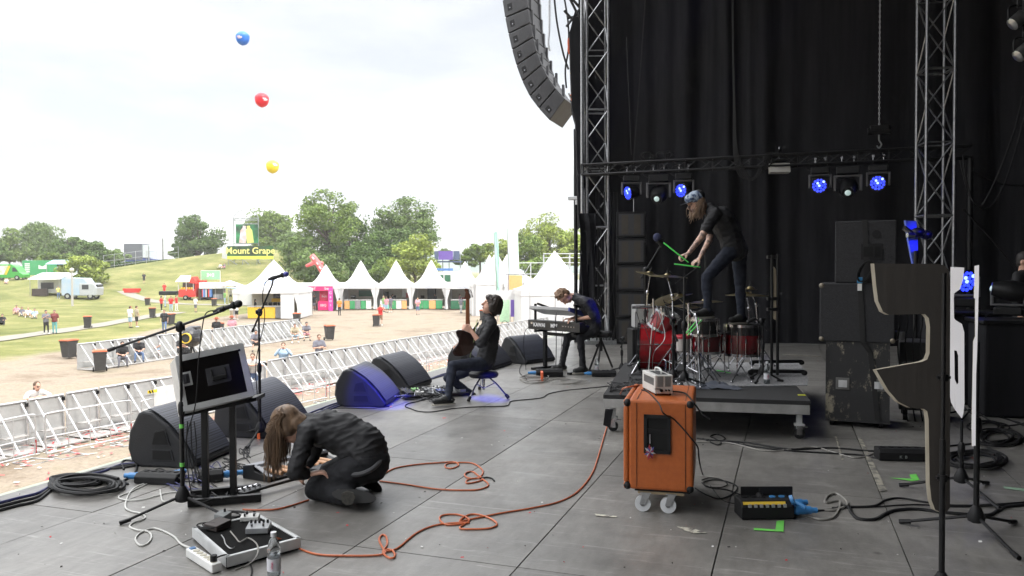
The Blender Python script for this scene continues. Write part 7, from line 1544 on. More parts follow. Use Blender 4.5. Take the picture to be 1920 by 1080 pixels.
m = MB(); m.cyl((.09,.2,.02),(.09,.2,.1),.05,n=16); m.box((.06,.2,.06),(.06,.05,.1)); part(t, 'side_caster', m, mat('caster_grey', (.3,.3,.3), .4, .6))
W3 = .60; h3_ = zt1-zm1-.004; t = thing('top_cabinet', 'black speaker cabinet with recessed handle, top of the stack of three', 'speaker', N+V(0,0,zm1+.002), BR)
cbox(t, 'shell', -W3+.09, W3-.04, .02, .5, 0, h3_, CARP)
m = MB(); m.box((-.17,.016,h3_*.5),(.20,.008,.16)); d_ = part(t, 'handle_dish', m, BLKR, bevel=.003); m = MB(); m.box((-.17,.0105,h3_*.5),(.15,.004,.10)); part(d_, 'recess', m, mat('recess_shade_black', (.003,.003,.003), .9)); m = MB(); m.box((-.15,.006,h3_*.5),(.02,.006,.10)); part(d_, 'grip', m, BLKR)  # black plate carries the shade of the handle hollow in its colour
m = MB(); m.cyl((-.13,.02,h3_*.78),(-.13,.012,h3_*.78),.04,n=18); part(t, 'socket_plate', m, BLKR)
MR = RZ(BR)
mb = MB(N); sw = .048
def sp(x, y, z): return N+MR @ V(x, y, z)
Z = [zt1+.004, zm1+h3_*.4, zm1+.004, zm1-.01, zb1, zb1-.1, zb0+.03]; X = [-.26, -.245, -.24, -.30, -.27, -.2, -.13]; Yo = [.012, .012, .01, -.03, -.03, -.01, -.01]
for i in range(len(Z)-1): mb.add([sp(X[i],Yo[i],Z[i]), sp(X[i]+sw,Yo[i],Z[i]), sp(X[i+1]+sw,Yo[i+1],Z[i+1]), sp(X[i+1],Yo[i+1],Z[i+1])], [(0,1,2,3)])
mb.add([sp(X[0],.012,Z[0]), sp(X[0]+sw,.012,Z[0]), sp(X[0]+sw,.5,Z[0]), sp(X[0],.5,Z[0])], [(0,1,2,3)]); o = mb.build('strap', mat('strap_black', (.008,.008,.008), .7)); o.modifiers.new('s', 'SOLIDIFY').thickness = .003; tag(o, 'long black ratchet strap holding the stack of three cases', 'strap')
q = sp(-.28,-.03,zm1-.02); mb = MB(q); mb.cur = 0; mb.box(q+V(0,-.01,.05), (.05,.01,.06), MR @ RX(.3)); mb.cur = 1; mb.box(q+V(0,-.014,-.02), (.04,.008,.07), MR); tag(mb.build('ribbon', [mat('ribbon_blue', (.05,.3,.6), .5), WHT]), 'blue and white ribbon on the strap between the two black cabinets', 'ribbon')
q = sp(-.23,-.03,zm1+.12); mb = MB(q); rr = random.Random(5)
for k in range(6): mb.tube([q+MR @ V(.05*math.cos(a)*(1+.1*k)+.02*math.sin(a), -.008*k, .10*math.sin(a)+.03*math.cos(a)) for a in [i*PI/6+.2*k for i in range(12)]], .006, 5, closed=True)
tag(mb.build('cable_coil', BLKR), 'coil of black cable hung on the strap of the top cabinet', 'cable')
t = thing('rack_case', 'low black equipment rack on casters to the right behind the stack', 'road case', F(1700, 800), BR); zz = Zt(650)
cbox(t, 'body', -.06, .48, .35, .5, .11, zz, WRN); m = MB()
for k in range(4): m.box((.18,.346,.2+k*.14),(.40,.006,.012))
m.cyl((.14,.34,.15),(.14,.34,zz-.05),.006,n=5); part(t, 'rails', m, DISH)
for x in (0, .38):
    for y in (.4, .8): m = MB(); m.cyl((x-.02,y,.045),(x+.02,y,.045),.045,n=14); m.box((x,y,.09),(.05,.05,.05)); part(t, 'caster', m, BLKM)
for j in range(4): x0 = 1682+j*14; cable([D(x0,560+5*j,7.9), D(x0+6,600,7.8), D(x0+2,660,7.9), F(x0+20,790), F(x0+30,800)], 'thin cable hanging behind the stack of cases', r=.007, group='cables behind the stack')
# blue-lit lamp fixture behind the top cabinet
q = D(1718, 436, 9.4); t = thing('blue_lit_lamp', 'moving lamp washed in blue light peeking out right of the top cabinet', 'stage light', q, YAW); bl = mat('lamp_yoke_blue_light', (.12,.18,.7), .4)  # the blue wash is put into the yoke's base colour
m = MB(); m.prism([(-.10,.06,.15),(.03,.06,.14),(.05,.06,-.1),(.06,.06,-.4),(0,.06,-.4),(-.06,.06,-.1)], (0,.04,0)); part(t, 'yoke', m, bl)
m = MB(); m.ell((.02,0,0), (.09,.08,.06), 12, 8); m.ell((.12,0,-.03), (.07,.07,.06), 12, 8); part(t, 'head', m, BLKM, smooth=True); m = MB(); m.cyl((-.16,-.02,.06), (-.05,-.02,-.02), .03, n=10); m.cyl((-.12,-.02,-.03), (-.03,-.02,-.03), .035, n=10); part(t, 'clamp', m, CHR)
q = V(q.x, q.y, 0); t = thing('lamp_stand', 'dark stand carrying the blue-washed lamp behind the cases', 'stand', q); m = MB(); m.cyl((0,0,0),(0,0,D(1718,470,9.4).z),.025,n=8); m.box((0,0,.01),(.4,.4,.02)); part(t, 'pole', m, BLKM)
# ---- right-hand background: truss boxes and fixtures
for (px, py, d, sz, lb) in ((1800, 690, 9.5, (.75,.6,1.05), 'black cloth-covered block behind the white boards'), (1888, 700, 8.7, (.62,.6,1.0), 'black cloth-covered block at the right edge, nearer one')):
    q = F(px, 505+1.6*FPX/d); t = thing('covered_flight_case', lb, 'case', q, YAW-.25); m = MB(); m.box((0,0,sz[2]/2), sz); part(t, 'cloth_cover', m, DRAPE, bevel=.03); m = MB(); m.box((0,0,sz[2]+.02), (sz[0]+.06,sz[1]+.06,.04)); part(t, 'lid', m, BLKM, bevel=.01)
    top = q+V(0,0,sz[2]+.045)
    moving_head(0, 0, {9.5: 'moving head with a blue oval face standing on the block behind the white boards', 8.7: 'large dark unlit moving head standing on the block at the right edge'}[d], top+(V(*(RT*.55))+V(0,-1,.15) if d == 9.5 else V(*(RT*-1.0))+V(*(FW*.5))+V(0,0,.45)), led=d == 9.5, s=.95 if d == 9.5 else .8, truss=False, base=top, grp='moving heads standing at the right')
for py, lb in ((38, 'upper small metal lamp hanging in the dark at the top right'), (98, 'lower small metal lamp hanging in the dark at the top right')):
    q = D(1908+ (10 if py > 50 else 0), py, 9.5); t = thing('par_lamp', lb, 'stage light', q, YAW); m = MB(); m.lathe([(.05,-.1),(.08,-.08),(.085,.08),(.075,.08)], n=16, R=RY(.9)); part(t, 'can', m, mat('par_silver', (.45,.45,.45), .3, .9), smooth=True); m = MB(); m.tube(curve_pts([(-.11,0,0),(-.1,0,.16),(.1,0,.16),(.11,0,0)], 4), .01, 5); m.cyl((0,0,.15),(0,0,1.2),.012,n=6); part(t, 'bracket', m, BLKM)
q = F(1917, 505+1.6*FPX/11.2); J, org, s_ = std(960, 0, 1.8, .6, 'stand', 77, d=40)
dl = q+V(0,0,0)-org; J = {k: (v+dl if isinstance(v, Vector) and k not in ('hf','hu') else v) for k, v in J.items()}
person('person in dark clothes standing in the shadows at the right edge', J, org+dl, hi=False, shirt=CB, pants=CB, hair='short', hairm=HBK, body_vox=.02)
# ---- letter boards on stands
PLYB = mat('board_back', (.027,.022,.018), .6, col2=(.018,.015,.012), scale=4, stretch=(6,6,.6), bump=.2); PLYE = mat('board_edge', (.42,.38,.30), .8, col2=(.3,.26,.2), scale=30, stretch=(1,1,.2)); WBD = mat('board_white', (.78,.76,.77), .5, col2=(.72,.70,.71), scale=3)
def zp(l): return [(1600+x/2.25, 480+y/2.25) for x, y in l]
pz = zp([(88,32),(360,33),(385,40),(402,58),(408,100),(408,1060),(396,1078),(372,1082),(345,1070),(330,1030),(322,960),(318,690),(312,655),(298,645),(240,640),(190,615),(150,570),(120,520),(97,480),(290,446),(312,436),(322,410),(324,300),(318,262),(302,245),(150,248),(125,235),(105,190),(96,120)])
def onp(px, py, P0_, nx):       # intersect pixel ray with vertical plane through P0_ with horizontal normal nx
    r = ray(px, py); return EYE+r*((P0_-EYE).dot(nx)/r.dot(nx))
def board(poly, P0_, nx, thick, label, fronts, edge_, backm, post=None, hub=None, legs_a=0, standlabel=None):
    pts = [onp(x, y, P0_, nx) for x, y in poly]; t = thing('letter_board', label, 'board', V(P0_.x, P0_.y, P0_.z)); O = V(P0_.x, P0_.y, P0_.z)
    m = MB(O); n = len(pts); m.cur = 0; off = thick; m.add(pts, [tuple(range(n))]); m.cur = 1; m.add([p+off for p in pts], [tuple(range(n-1, -1, -1))]); m.cur = 2; m.add(pts+[p+off for p in pts], [(i, i+n, (i+1) % n+n, (i+1) % n) for i in range(n)])
    part(t, 'panel', m, [backm, fronts, edge_]); return t
d1 = 3.75; P1_ = D(1760, 700, d1); nx = (FW*.93+RT*.36).normalized(); thk = (FW*.012-RT*.013)
board(pz, P1_, nx, thk, 'large brown-backed plywood letter with curved cut-outs and pale edges, nearest the camera', WBD, PLYE, PLYB)
b = F(1765, 1140); t = thing('microphone_stand', 'near black stand rising in front of the brown-backed letter board', 'microphone stand', b, 0)
m = MB(b); q = lambda py: D(1765, py, (b-EYE).dot(FW)); m.cyl(V(b.x,b.y,.1), V(b.x,b.y,q(825).z), .0135, n=10); m.cyl(V(b.x,b.y,q(1020).z-.0), V(b.x,b.y,q(512).z), .0095, n=10)
for py, s_ in ((708, .022), (898, .022)): m.cyl(V(b.x,b.y,q(py+6).z), V(b.x,b.y,q(py-6).z), s_, n=12); m.box(V(b.x,b.y,q(py).z), (.06,.02,.012), RZ(YAW))
part(t, 'pole', m, BLKM, smooth=True); m = MB(b); m.lathe([(.03,.07),(.045,.09),(.04,.13),(.018,.17)], b, 12); part(t, 'hub', m, BLKR)
for k in range(3): a = YAW+.4+k*2.094; m = MB(b); m.tube([b+V(0,0,.1), b+V(.33*math.cos(a), .33*math.sin(a), .012)], .0095, 8); part(t, 'leg', m, BLKM)
p2 = zp([(410,46),(468,49),(463,100),(450,140),(425,158),(424,178),(425,262),(430,270),(458,287),(468,322),(469,620),(464,665),(458,685),(430,650),(412,618),(407,590)])
hole = zp([(426,398),(436,400),(442,420),(443,535),(437,543),(428,520)])
poly = p2[:6]+p2[6:9]+p2[9:12]+[p2[12], p2[13], (hole[5][0], p2[13][1]-30), hole[5], hole[4], hole[3], hole[2], hole[1], hole[0], (hole[5][0]-.05, hole[5][1]), (hole[5][0]-.1, p2[13][1]-30)]+[(p2[13][0]-.4, p2[13][1]-.4), p2[14], p2[15]]
b2 = F(1802, 925); dd_ = (b2-EYE).dot(FW); nx2 = (FW*.62+RT*.78).normalized()
board(poly, D(1797, 640, dd_-.03), nx2, (FW*.02+RT*.012), 'white painted plywood letter with a slot, seen obliquely, middle of the three boards', WBD, mat('edge_lilac', (.35,.27,.36), .7), WBD)
mic_stand(b2, D(1800, 790, dd_).z, 'tripod stand under the white letter board with the slot', ang=YAW+.6, legs=.38, r=.012, group=None)
p3 = zp([(512,42),(530,38),(530,100),(522,420),(518,500),(516,800),(500,803),(499,720),(506,360),(514,340),(514,180),(509,178)])
b3 = F(1830, 1003); dd_ = (b3-EYE).dot(FW); nx3 = (FW*.5+RT*.87).normalized()
board(p3, D(1829, 640, dd_-.05), nx3, (FW*.02+RT*.010), 'narrow edge-on white letter board with two steps, rightmost of the three boards', WBD, PLYE, WBD)
mic_stand(b3, D(1833, 640, dd_).z, 'tripod stand behind the rightmost letter board', ang=YAW+.5, legs=.40, r=.0135)
# ---- floor boxes and cables at the right
power_box(1432, 968, YAW+.02, (.34,.16,.12), 'black power box with yellow stripe and open lid in front of the orange cabinet', plugs=((1,.5,.55,1,.25,.10),(1,-.4,.4,1,-.05,.12)), yellow=True)
o = F(1437, 935, .10); mb = MB(o); mb.box(o+V(.0,.02,.03), (.34,.012,.09), RZ(YAW)); tag(mb.build('lid_flap', BLKR, bevel=.004), 'raised black lid flap standing behind the yellow-striped power box', 'lid')
q = F(1482, 938, .12); mb = MB(q); mb.cyl(q, q+V(.02,0,.008), .03, n=16); mb.cyl(q+V(.03,-.01,0), q+V(.09,-.03,-.03), .014, n=8); tag(mb.build('plug_cover', BLP), 'open round blue plug cap on the yellow-striped power box', 'cap')
q = F(1424, 930, .12); mb = MB(q); mb.lathe([(.028,-.02),(.03,.0),(.018,.02),(.004,.025),(.003,.05)], q, 12); tag(mb.build('plug', BLKR), 'black round plug standing in the yellow-striped power box', 'plug')
power_box(1688, 862, YAW-.12, (.38,.14,.10), 'low scuffed black power box with blue-red plug beside the brown-backed letter', plugs=((1,.2,.6,1,0,.08),), text='K  B')
power_box(1030, 706, YAW+.05, (.40,.18,.11), 'black power box with orange tape under the keyboard stand', plugs=((-1,.2,.5,-1,.1,.08),), text=None)
q = F(1012, 712); mb = MB(q); mb.box(q+V(.04,-.02,.06), (.03,.2,.122), RZ(YAW)); tag(mb.build('orange_tape', OTAPE), 'orange tape wrapped round the power box under the keyboard stand', 'tape')
power_box(1132, 706, YAW, (.36,.14,.09), 'black power box with blue plug at the foot of the keyboard player\'s stool', plugs=((-1,.2,.5,-1,.1,.07),))
bottle(1119, 700, 'clear water bottle standing behind the power box by the stool', s=1.0)
for P, lb, r_ in (([(1330,826),(1400,830),(1480,842),(1560,840),(1640,846),(1700,842),(1760,838),(1860,828),(1940,818)], 'long black cable running along the floor under the road case', .009),
  ([(1306,822),(1360,828),(1420,838),(1480,845),(1560,850),(1610,853),(1640,858),(1660,862)], 'black cable to the scuffed power box', .008),
  ([(1300,828),(1370,831),(1440,846),(1520,838),(1560,847),(1600,858),(1625,855),(1650,845),(1680,838),(1695,843)], 'grey cable arching into the scuffed power box', .006),
  ([(1520,952),(1560,957),(1590,945),(1570,926),(1552,930),(1548,942),(1575,940),(1565,968),(1540,974),(1515,968),(1480,963)], 'thick grey cable loop leaving the yellow-striped box', .009),
  ([(1522,958),(1560,955),(1580,948),(1600,950),(1640,948),(1662,937),(1690,934),(1740,942),(1800,948),(1880,945),(1940,940)], 'upper thin cable running right from the yellow-striped box', .007),
  ([(1580,950),(1592,952),(1597,962),(1610,973),(1640,974),(1660,964),(1680,957),(1720,955),(1780,962),(1850,966),(1870,958),(1890,950),(1940,946)], 'thick black cable winding right past the letter board', .012),
  ([(1560,952),(1640,950),(1720,946),(1800,950),(1940,944)], 'thin straight cable behind the thick winding one', .005),
  ([(1318,822),(1330,828),(1345,834),(1352,830),(1340,822),(1332,818),(1345,814),(1360,822),(1350,828)], 'small knot of leads with a blue plug under the riser edge', .006),
  ([(1840,712),(1860,722),(1890,735),(1905,752),(1925,770)], 'pale cable curving away at the far right', .007)):
    cable(P, lb, r=r_, mt=mat('cable_grey', (.25,.24,.22), .5) if 'grey' in lb or 'pale' in lb else BLKR)
coil(1830, 860, 48, 14, 'large coil of black cable on the floor behind the right-hand stands', n=9, r=.009); coil(1870, 820, 34, 14, 'second coil of black cable further back at the right', n=6, r=.009); coil(1850, 800, 30, 10, 'third loose coil of cable at the right', n=4, r=.008)
for j in range(4): cable([(1790+gr.uniform(-20,20), 745+15*j), (1830, 760+gr.uniform(-10,20)), (1880, 770+gr.uniform(-10,30)), (1940, 780+gr.uniform(-20,40))], 'loose dark cable on the floor at the far right', r=.008, group='loose cables at the far right')
coil(1000, 710, 26, 6, 'loop of pale grey cable left of the keyboard stand', n=3, r=.007, mt=mat('cable_grey', (.25,.24,.22), .5)); coil(1065, 715, 26, 5, 'tangle of grey leads between the two keyboard stand feet', n=5, r=.004, mt=mat('cable_grey', (.25,.24,.22), .5))
cable([(990,716),(985,708),(975,700),(975,690),(980,680),(985,672)], 'cable curling up toward the farthest floor monitor', r=.006)
# tape marks and paint on the deck
def mark(pts, label, mt, nm='tape_mark', z=.005, cat='tape'): P = [F(x, y, z) for x, y in pts]; mb = MB(P[0]); mb.prism(P, (0,0,.001)); tag(mb.build(nm, mt), label, cat)
mark([(1414,990),(1454,993),(1456,977),(1470,976),(1469,997),(1413,994)], 'L-shaped green tape mark in front of the yellow-striped box', GTAPE)
mark([(1669,896),(1709,898),(1705,890),(1718,889),(1724,900),(1710,902)], 'green tape mark with a torn corner behind the letter board', GTAPE)
mark([(1881,912),(1935,918),(1935,926),(1915,920),(1884,916)], 'faded pale green tape strip at the right edge', mat('tape_faded', (.22,.33,.24), .7))
WPT = mat('worn_white_paint', (.5,.48,.4), .8, col2=(.14,.13,.12), scale=22, contrast=.06); WPT2 = mat('worn_line_paint', (.28,.26,.21), .8, col2=(.10,.095,.085), scale=14, contrast=.09)
mark([(1115,963),(1130,965),(1157,968),(1155,970),(1118,967)], 'left white scratch patch on the deck before the dolly', WPT, 'floor_scratch', cat='floor mark'); mark([(1269,987),(1300,991),(1325,999),(1300,1000),(1285,995)], 'right white scratch patch on the deck before the dolly', WPT, 'floor_scratch', cat='floor mark')
mark([(1609,823),(1616,822),(1663,920),(1649,922)], 'worn painted line on the deck running under the road case', WPT2, 'painted_line', cat='floor mark'); mark([(1565,818),(1569,818),(1582,862),(1578,862)], 'short worn paint trace left of the painted line', WPT2, 'painted_line', cat='floor mark')
0 and mark([(1218,1000),(1260,1008),(1255,1012),(1216,1006)], 'pale rubbed patch on the deck below the dolly', mat('rub', (.2,.195,.185), .8, col2=(.12,.115,.11), scale=18), 'floor_scratch', cat='floor mark')
0 and mark([(1196,973),(1240,981),(1239,983),(1195,975)], 'dark streak on the deck between the two white scratches', mat('streak', (.045,.045,.045), .5), 'floor_scratch', cat='floor mark')
mark([(1470,664),(1540,668),(1540,669.5),(1470,665.5)], 'thin white line on the deck behind the platform', WPT2, 'painted_line', cat='floor mark')
mb = MB(); rr = random.Random(17)
for k in range(300):
    px = rr.uniform(0, 1920); py = 505+math.exp(rr.uniform(math.log(170), math.log(575))); q = F(px, py, .006)
    if q.x < -5.2 or q.x > 7: continue
    a = rr.uniform(0, PI); l = rr.uniform(.003, .011)*(1.8 if rr.random() < .08 else 1); w_ = l*rr.uniform(.3, .8); dx = V(math.cos(a)*l, math.sin(a)*l, 0); dy = V(-math.sin(a)*w_, math.cos(a)*w_, rr.uniform(0,.004)); mb.cur = rr.choice((0, 1, 1, 2, 2)); mb.quad(q-dx-dy, q+dx-dy*.6, q+dx+dy, q-dx*.7+dy)
mb.build('paper_scraps', [mat('red_paper', (.7,.06,.07), .7), mat('white_paper', (.75,.74,.72), .7), mat('dark_speck', (.05,.045,.04), .9)], kind='stuff')
# ---- keyboards and stand
KL, KR = D(990, 606, 12.75), D(1087, 612, 11.85); ka = math.atan2((KR-KL).y, (KR-KL).x); KW = (KR-KL).length
zf = 0; t = thing('keyboard_stand', 'black two-tier keyboard stand with wide flat feet', 'stand', V(KL.x, KL.y, 0), ka); kz = KL.z-.11
for x in (KW*.2, KW*.9):
    m = MB(); m.box((x,.16,kz/2),(.06,.05,kz)); part(t, 'column', m, BLKM, bevel=.004); m = MB(); m.box((x,.15,.02),(.06,.55,.035)); part(t, 'foot', m, BLKM); m = MB(); m.box((x,.16,kz-.0),(.05,.4,.03)); part(t, 'arm', m, BLKM)
    m = MB(); m.box((x-.1*(x < .5),.04,kz+.2),(.03,.03,.46)); m.prism([(x-.02,.0,kz+.42),(x-.02,.4,kz+.30),(x-.02,.4,kz+.33),(x-.02,.0,kz+.45)], (.04,0,0)); part(t, 'tier_bracket', m, BLKM)
m = MB(); m.box((KW*.55,.16,kz-.05),(KW*.72,.04,.05)); part(t, 'crossbar', m, BLKM)
t = thing('stage_piano', 'black stage piano with white lettering on its back, lower of the two keyboards', 'keyboard', V(KL.x, KL.y, kz+.02), ka)
m = MB(); m.prism([(0,0,.0),(0,0,.15),(0,.1,.155),(0,.14,.10),(0,.36,.10),(0,.36,0)], (KW,0,0)); part(t, 'body', m, mat('piano_black', (.012,.012,.013), .3), bevel=.006)
m = MB()
for k in range(52): m.box((.07+(KW-.14)*k/51,.26,.108),((KW-.14)/51*.9,.15,.015))
part(t, 'white_keys', m, mat('key_ivory', (.75,.74,.7), .3)); m = MB()
for k in range(51):
    if k % 7 not in (2, 6): m.box((.07+(KW-.14)*(k+.5)/51,.23,.12),(.01,.09,.014))
part(t, 'black_keys', m, BLK)
m = MB(); m.text('KAWAI', .085, Matrix.Translation((KW*.23,-.002,.075)) @ Matrix.Rotation(PI/2, 4, 'X'), .0008, bold=.002); m.text('MP7', .085, Matrix.Translation((KW*.52,-.002,.075)) @ Matrix.Rotation(PI/2, 4, 'X'), .0008, bold=.002); part(t, 'lettering', m, TXT)
m = MB()
for k in range(5): m.cyl((KW*(.7+.05*k),-.002,.08),(KW*(.7+.05*k),-.01,.08),.009,n=8)
m.box((KW*.08,-.003,.1),(.05,.004,.03)); part(t, 'connector', m, CHR)
U0, U1 = D(992, 579, 12.65), D(1066, 584, 11.95); ua = math.atan2((U1-U0).y, (U1-U0).x); UW = (U1-U0).length
t = thing('synthesizer', 'silver synthesizer tilted on the upper tier, its right end lit blue', 'keyboard', U0, ua)
m = MB(); tl = .12; pr = [(0,0,0),(0,0,.05),(0,.34,.05-.34*tl*1.8),(0,.34,.0-.34*tl*1.8-.03)]; m.prism(pr, (UW,0,0)); part(t, 'body', m, mat('synth_silver', (.40,.41,.43), .35, .4), bevel=.005)
m = MB()
for k in range(18): m.box((.05+k*.06,.05+.03*(k % 3),.052-.09*tl*1.6),(.035,.012,.012))
part(t, 'controls', m, BLK)
m = MB(); m.prism([(UW,-.005,-.005),(UW,-.005,.055),(UW,.40,.055-.4*tl*1.8),(UW,.40,-.05-.4*tl*1.8)], (.03,0,0)); part(t, 'end_cheek', m, mat('cheek_blue_light', (.06,.08,.35), .4))  # blue light on the synthesizer's end is painted into the cheek colour
cable([D(1044,585,12), D(1042,600,11.9), D(1043,640,11.9), D(1042,690,11.9), F(1040,706)], 'black lead hanging from the synthesizer in front of the stage piano', r=.006)
cable([D(998,612,12.6), D(985,620,12.5), D(982,650,12.5), D(986,690,12.6), F(985,705)], 'lead drooping from the left end of the stage piano', r=.005)
cable([D(1056,594,12.3), D(1052,660,12.2), F(1046,700), F(1060,708)], 'second lead falling between the keyboard stand columns', r=.005)
# ---- drum throne of the guitarist
b = F(907, 746); ztp = D(907, 696, (b-EYE).dot(FW)).z; t = thing('drum_throne', 'round black stool on a chrome tripod lit blue, under the guitarist', 'stool', b)
m = MB(); m.lathe([(.001,-.0),(.17,.0),(.185,.02),(.185,.05),(.16,.07),(.001,.075)], (0,0,ztp-.075), 24); part(t, 'seat', m, BLKR, smooth=True); m = MB(); m.cyl((0,0,.1),(0,0,ztp-.07),.014,n=10); m.cyl((0,0,.16),(0,0,.34),.019,n=10); m.ell((0,0,.34),(.03,.03,.03),10,6); part(t, 'column', m, CHR, smooth=True)
for k, (px, py) in enumerate(((878,753),(954,748),(899,730))):
    e_ = F(px, py)-b; m = MB(); m.tube([V(0,0,.3)+e_*.06, V(0,0,.17)+e_*.55, e_*.94+V(0,0,.03)], .011, 8); m.cyl((0,0,.12), V(0,0,.2)+e_*.5, .007, n=6); l = part(t, 'leg', m, CHR, smooth=True); m = MB(); m.cyl(e_*.88+V(0,0,.055), e_*1.0+V(0,0,.01), .019, .022, 10); part(l, 'rubber_foot', m, BLKR)
# stool of the keyboard player
b = F(1127, 697); ztp = D(1127, 622, (b-EYE).dot(FW)).z; t = thing('stool', 'black stool with splayed legs under the keyboard player', 'stool', b)
m = MB(); m.box((-.05,0,ztp-.04),(.42,.32,.09)); part(t, 'seat', m, BLKR, bevel=.03)
for px, py in ((1104,698),(1148,690),(1122,684)): e_ = F(px, py)-b; m = MB(); m.cyl((0,0,ztp-.12), e_+V(0,0,.015), .017, n=8); part(t, 'leg', m, BLKM)
m = MB(); m.cyl((0,0,ztp-.3),(0,0,ztp-.08),.025,n=10); m.ell((-.05,0,ztp-.22),(.04,.03,.03),8,6); part(t, 'column', m, BLKM)
# ---- guitarist's pedal board
A = F(772, 748); R_ = YAW+.38; t = thing('pedal_board', 'guitarist\'s pedal board crowded with small effects by the blue-lit monitor', 'pedal board', F(812, 742), R_)
m = MB(); m.prism([(-.42,-.2,.01),(.42,-.2,.01),(.42,.2,.01),(-.42,.2,.01)], (0,0,.035)); part(t, 'deck', m, BLKM, bevel=.004)
rr = random.Random(6); cols = [BLKR, WTP, GRP, mat('pedal_navy', (.03,.05,.2), .4), WTP, GRP, BLK, mat('pedal_green', (.15,.4,.1), .4), GRP, WTP, BLKR, GRP]
k = 0
for j in range(2):
    for i in range(6):
        w_ = rr.uniform(.07,.11); x, y = -.34+i*.137, -.1+j*.2; p = F(812, 742)+RZ(R_) @ V(x, y, .047); tt = thing('effect_pedal', ['black','white','grey','navy','ivory','silver','dark','green','slate','cream','charcoal','steel'][k]+' effect pedal in the '+('front' if j == 0 else 'back')+' row of the guitarist\'s pedal board', 'effect pedal', p, R_+rr.uniform(-.08,.08), 'effect pedals of the guitarist')
        m = MB(); m.prism([(-w_/2,-.06,0),(-w_/2,.06,0),(-w_/2,.06,.05),(-w_/2,-.06,.035)], (w_,0,0)); part(tt, 'housing', m, cols[k], bevel=.004)
        for s in (-.022, .022): m = MB(); m.cyl((s,.035,.045),(s,.035,.062),.008,n=8); part(tt, 'knob', m, BLKR if k % 2 else CHR)
        m = MB(); m.cyl((0,-.035,.03),(0,-.035,.055),.008,n=8); part(tt, 'footswitch', m, CHR); k += 1
for j in range(10): P = [F(rr.uniform(742, 850), rr.uniform(722, 752), rr.choice((.02,.08,.1))) for _ in range(5)]; cable(P, 'thin patch lead among the guitarist\'s pedals', r=.004, mt=BLKR if j % 3 else STL, group='patch leads of the guitarist')
q = F(868, 728); tt = thing('effect_pedal', 'small green-edged pedal lying right of the guitarist\'s front shoe', 'effect pedal', F(856, 741), YAW+.4); m = MB(); m.box((0,0,.02),(.22,.09,.03)); part(tt, 'housing', m, BLKM, bevel=.004); m = MB(); m.box((0,-.047,.02),(.22,.004,.024)); part(tt, 'edge_strip', m, GTAPE)
# ================================================================ the four musicians
HLONG = mat('hair_long_fair', (.27,.175,.105), .5, col2=(.09,.055,.035), scale=30, stretch=(1,1,.15)); HMOP = mat('hair_mop_dark', (.035,.024,.018), .5, col2=(.02,.014,.01), scale=40); HSH = mat('hair_sandy', (.24,.15,.09), .65, col2=(.17,.10,.06), scale=40)
def vw(r, u, f): return (RT*r+V(0,0,u)+FW*f)      # direction: right, up, away from the viewer
def Jd(**k): return {a: (D(*b) if not isinstance(b, Vector) else b) for a, b in k.items()}
def strands(t, O, hp, HR, roots, mt, name='hair_strands', r=.006, seed=1, sway=.02):
    g = random.Random(seed); m = MB(O)
    for (p, q, L, tip) in roots:
        mid = p.lerp(q, .5)+V(g.uniform(-sway, sway), g.uniform(-sway, sway), 0); m.tube(curve_pts([p, p.lerp(q,.25)+V(g.uniform(-sway,sway)*.5, g.uniform(-sway,sway)*.5,0), mid, q], 4), [r]*4+[r]*5+[r*.75]*3+[r*.25], 5)
    return m.build(name, mt, t, smooth=True)
# --- drummer
J = Jd(pel=(1378,468,8.88), waist=(1369,440,8.86), chest=(1352,410,8.84), neck=(1332,393,8.83), head=(1305,382,8.80), hipL=(1369,472,8.78), kneeL=(1325,520,8.66), ankL=(1327,583,8.69), toeL=(1308,592,8.64),
  hipR=(1386,473,8.97), kneeR=(1388,535,9.06), ankR=(1390,594,9.07), toeR=(1374,602,9.0), shL=(1340,402,8.65), elbL=(1314,446,8.55), wrL=(1291,475,8.50), shR=(1334,402,9.02), elbR=(1330,450,8.97), wrR=(1312,484,8.80))
J['hf'] = vw(-1, -.4, -.35); J['hu'] = vw(-.3, 1, 0); J['xs'] = [(J['chest'], J['waist'], .145, .14), (J['waist'], J['pel'], .14, .13)]; org = V(*J['pel'].xy, RZt)
dl_ = (J['wrL']-J['elbL']).normalized()
stkA, stkB = D(1244,455,8.50), D(1291,492,8.42); stkC, stkD = D(1264,495,8.70), D(1313,501,8.66)
t, hp, HR = person('bearded person in a patterned cap and black tee standing on the drums with drumsticks', J, org, sleeve=.62, pants=JEAN, skin=SKT, hands={'L': (vw(-1,-.35,-.1), vw(.1,-1,.1), vw(-.2,0,-1), 1.25), 'R': (vw(-.8,-.6,-.1), vw(.2,-1,.2), vw(-.4,0,-1), 1.25)}, hair=None, mouth=.2)
stick(stkA, stkB, 'green drumstick held in the drummer\'s near hand, pointing up left'); stick(stkC, stkD, 'green drumstick held in the drummer\'s far hand, nearly level')
O = org; m = MB(O); m.ell(hp(0,-.015,.062), (.092,.108,.082), 16, 10, HR); m.ell(hp(0,.055,.075), (.078,.045,.055), 12, 8, HR); c = part(t, 'cap', m, mat('cap_pattern', (.05,.08,.16), .8, col2=(.35,.42,.5), scale=30, contrast=.06), smooth=True); m = MB(O); m.prism([hp(x,y,.055-.01*(abs(x) > .05)) for x, y in [(-.075,.07),(-.07,.14),(-.03,.175),(.03,.175),(.07,.14),(.075,.07)]], HR @ V(0,0,-.006)); part(c, 'brim', m, mat('brim_grey', (.05,.055,.07), .7)); m = MB(O); m.ell(hp(0,-.06,.07), (.088,.07,.072), 14, 8, HR); part(c, 'back_panel', m, FABK, smooth=True)
g = random.Random(2); R_ = []
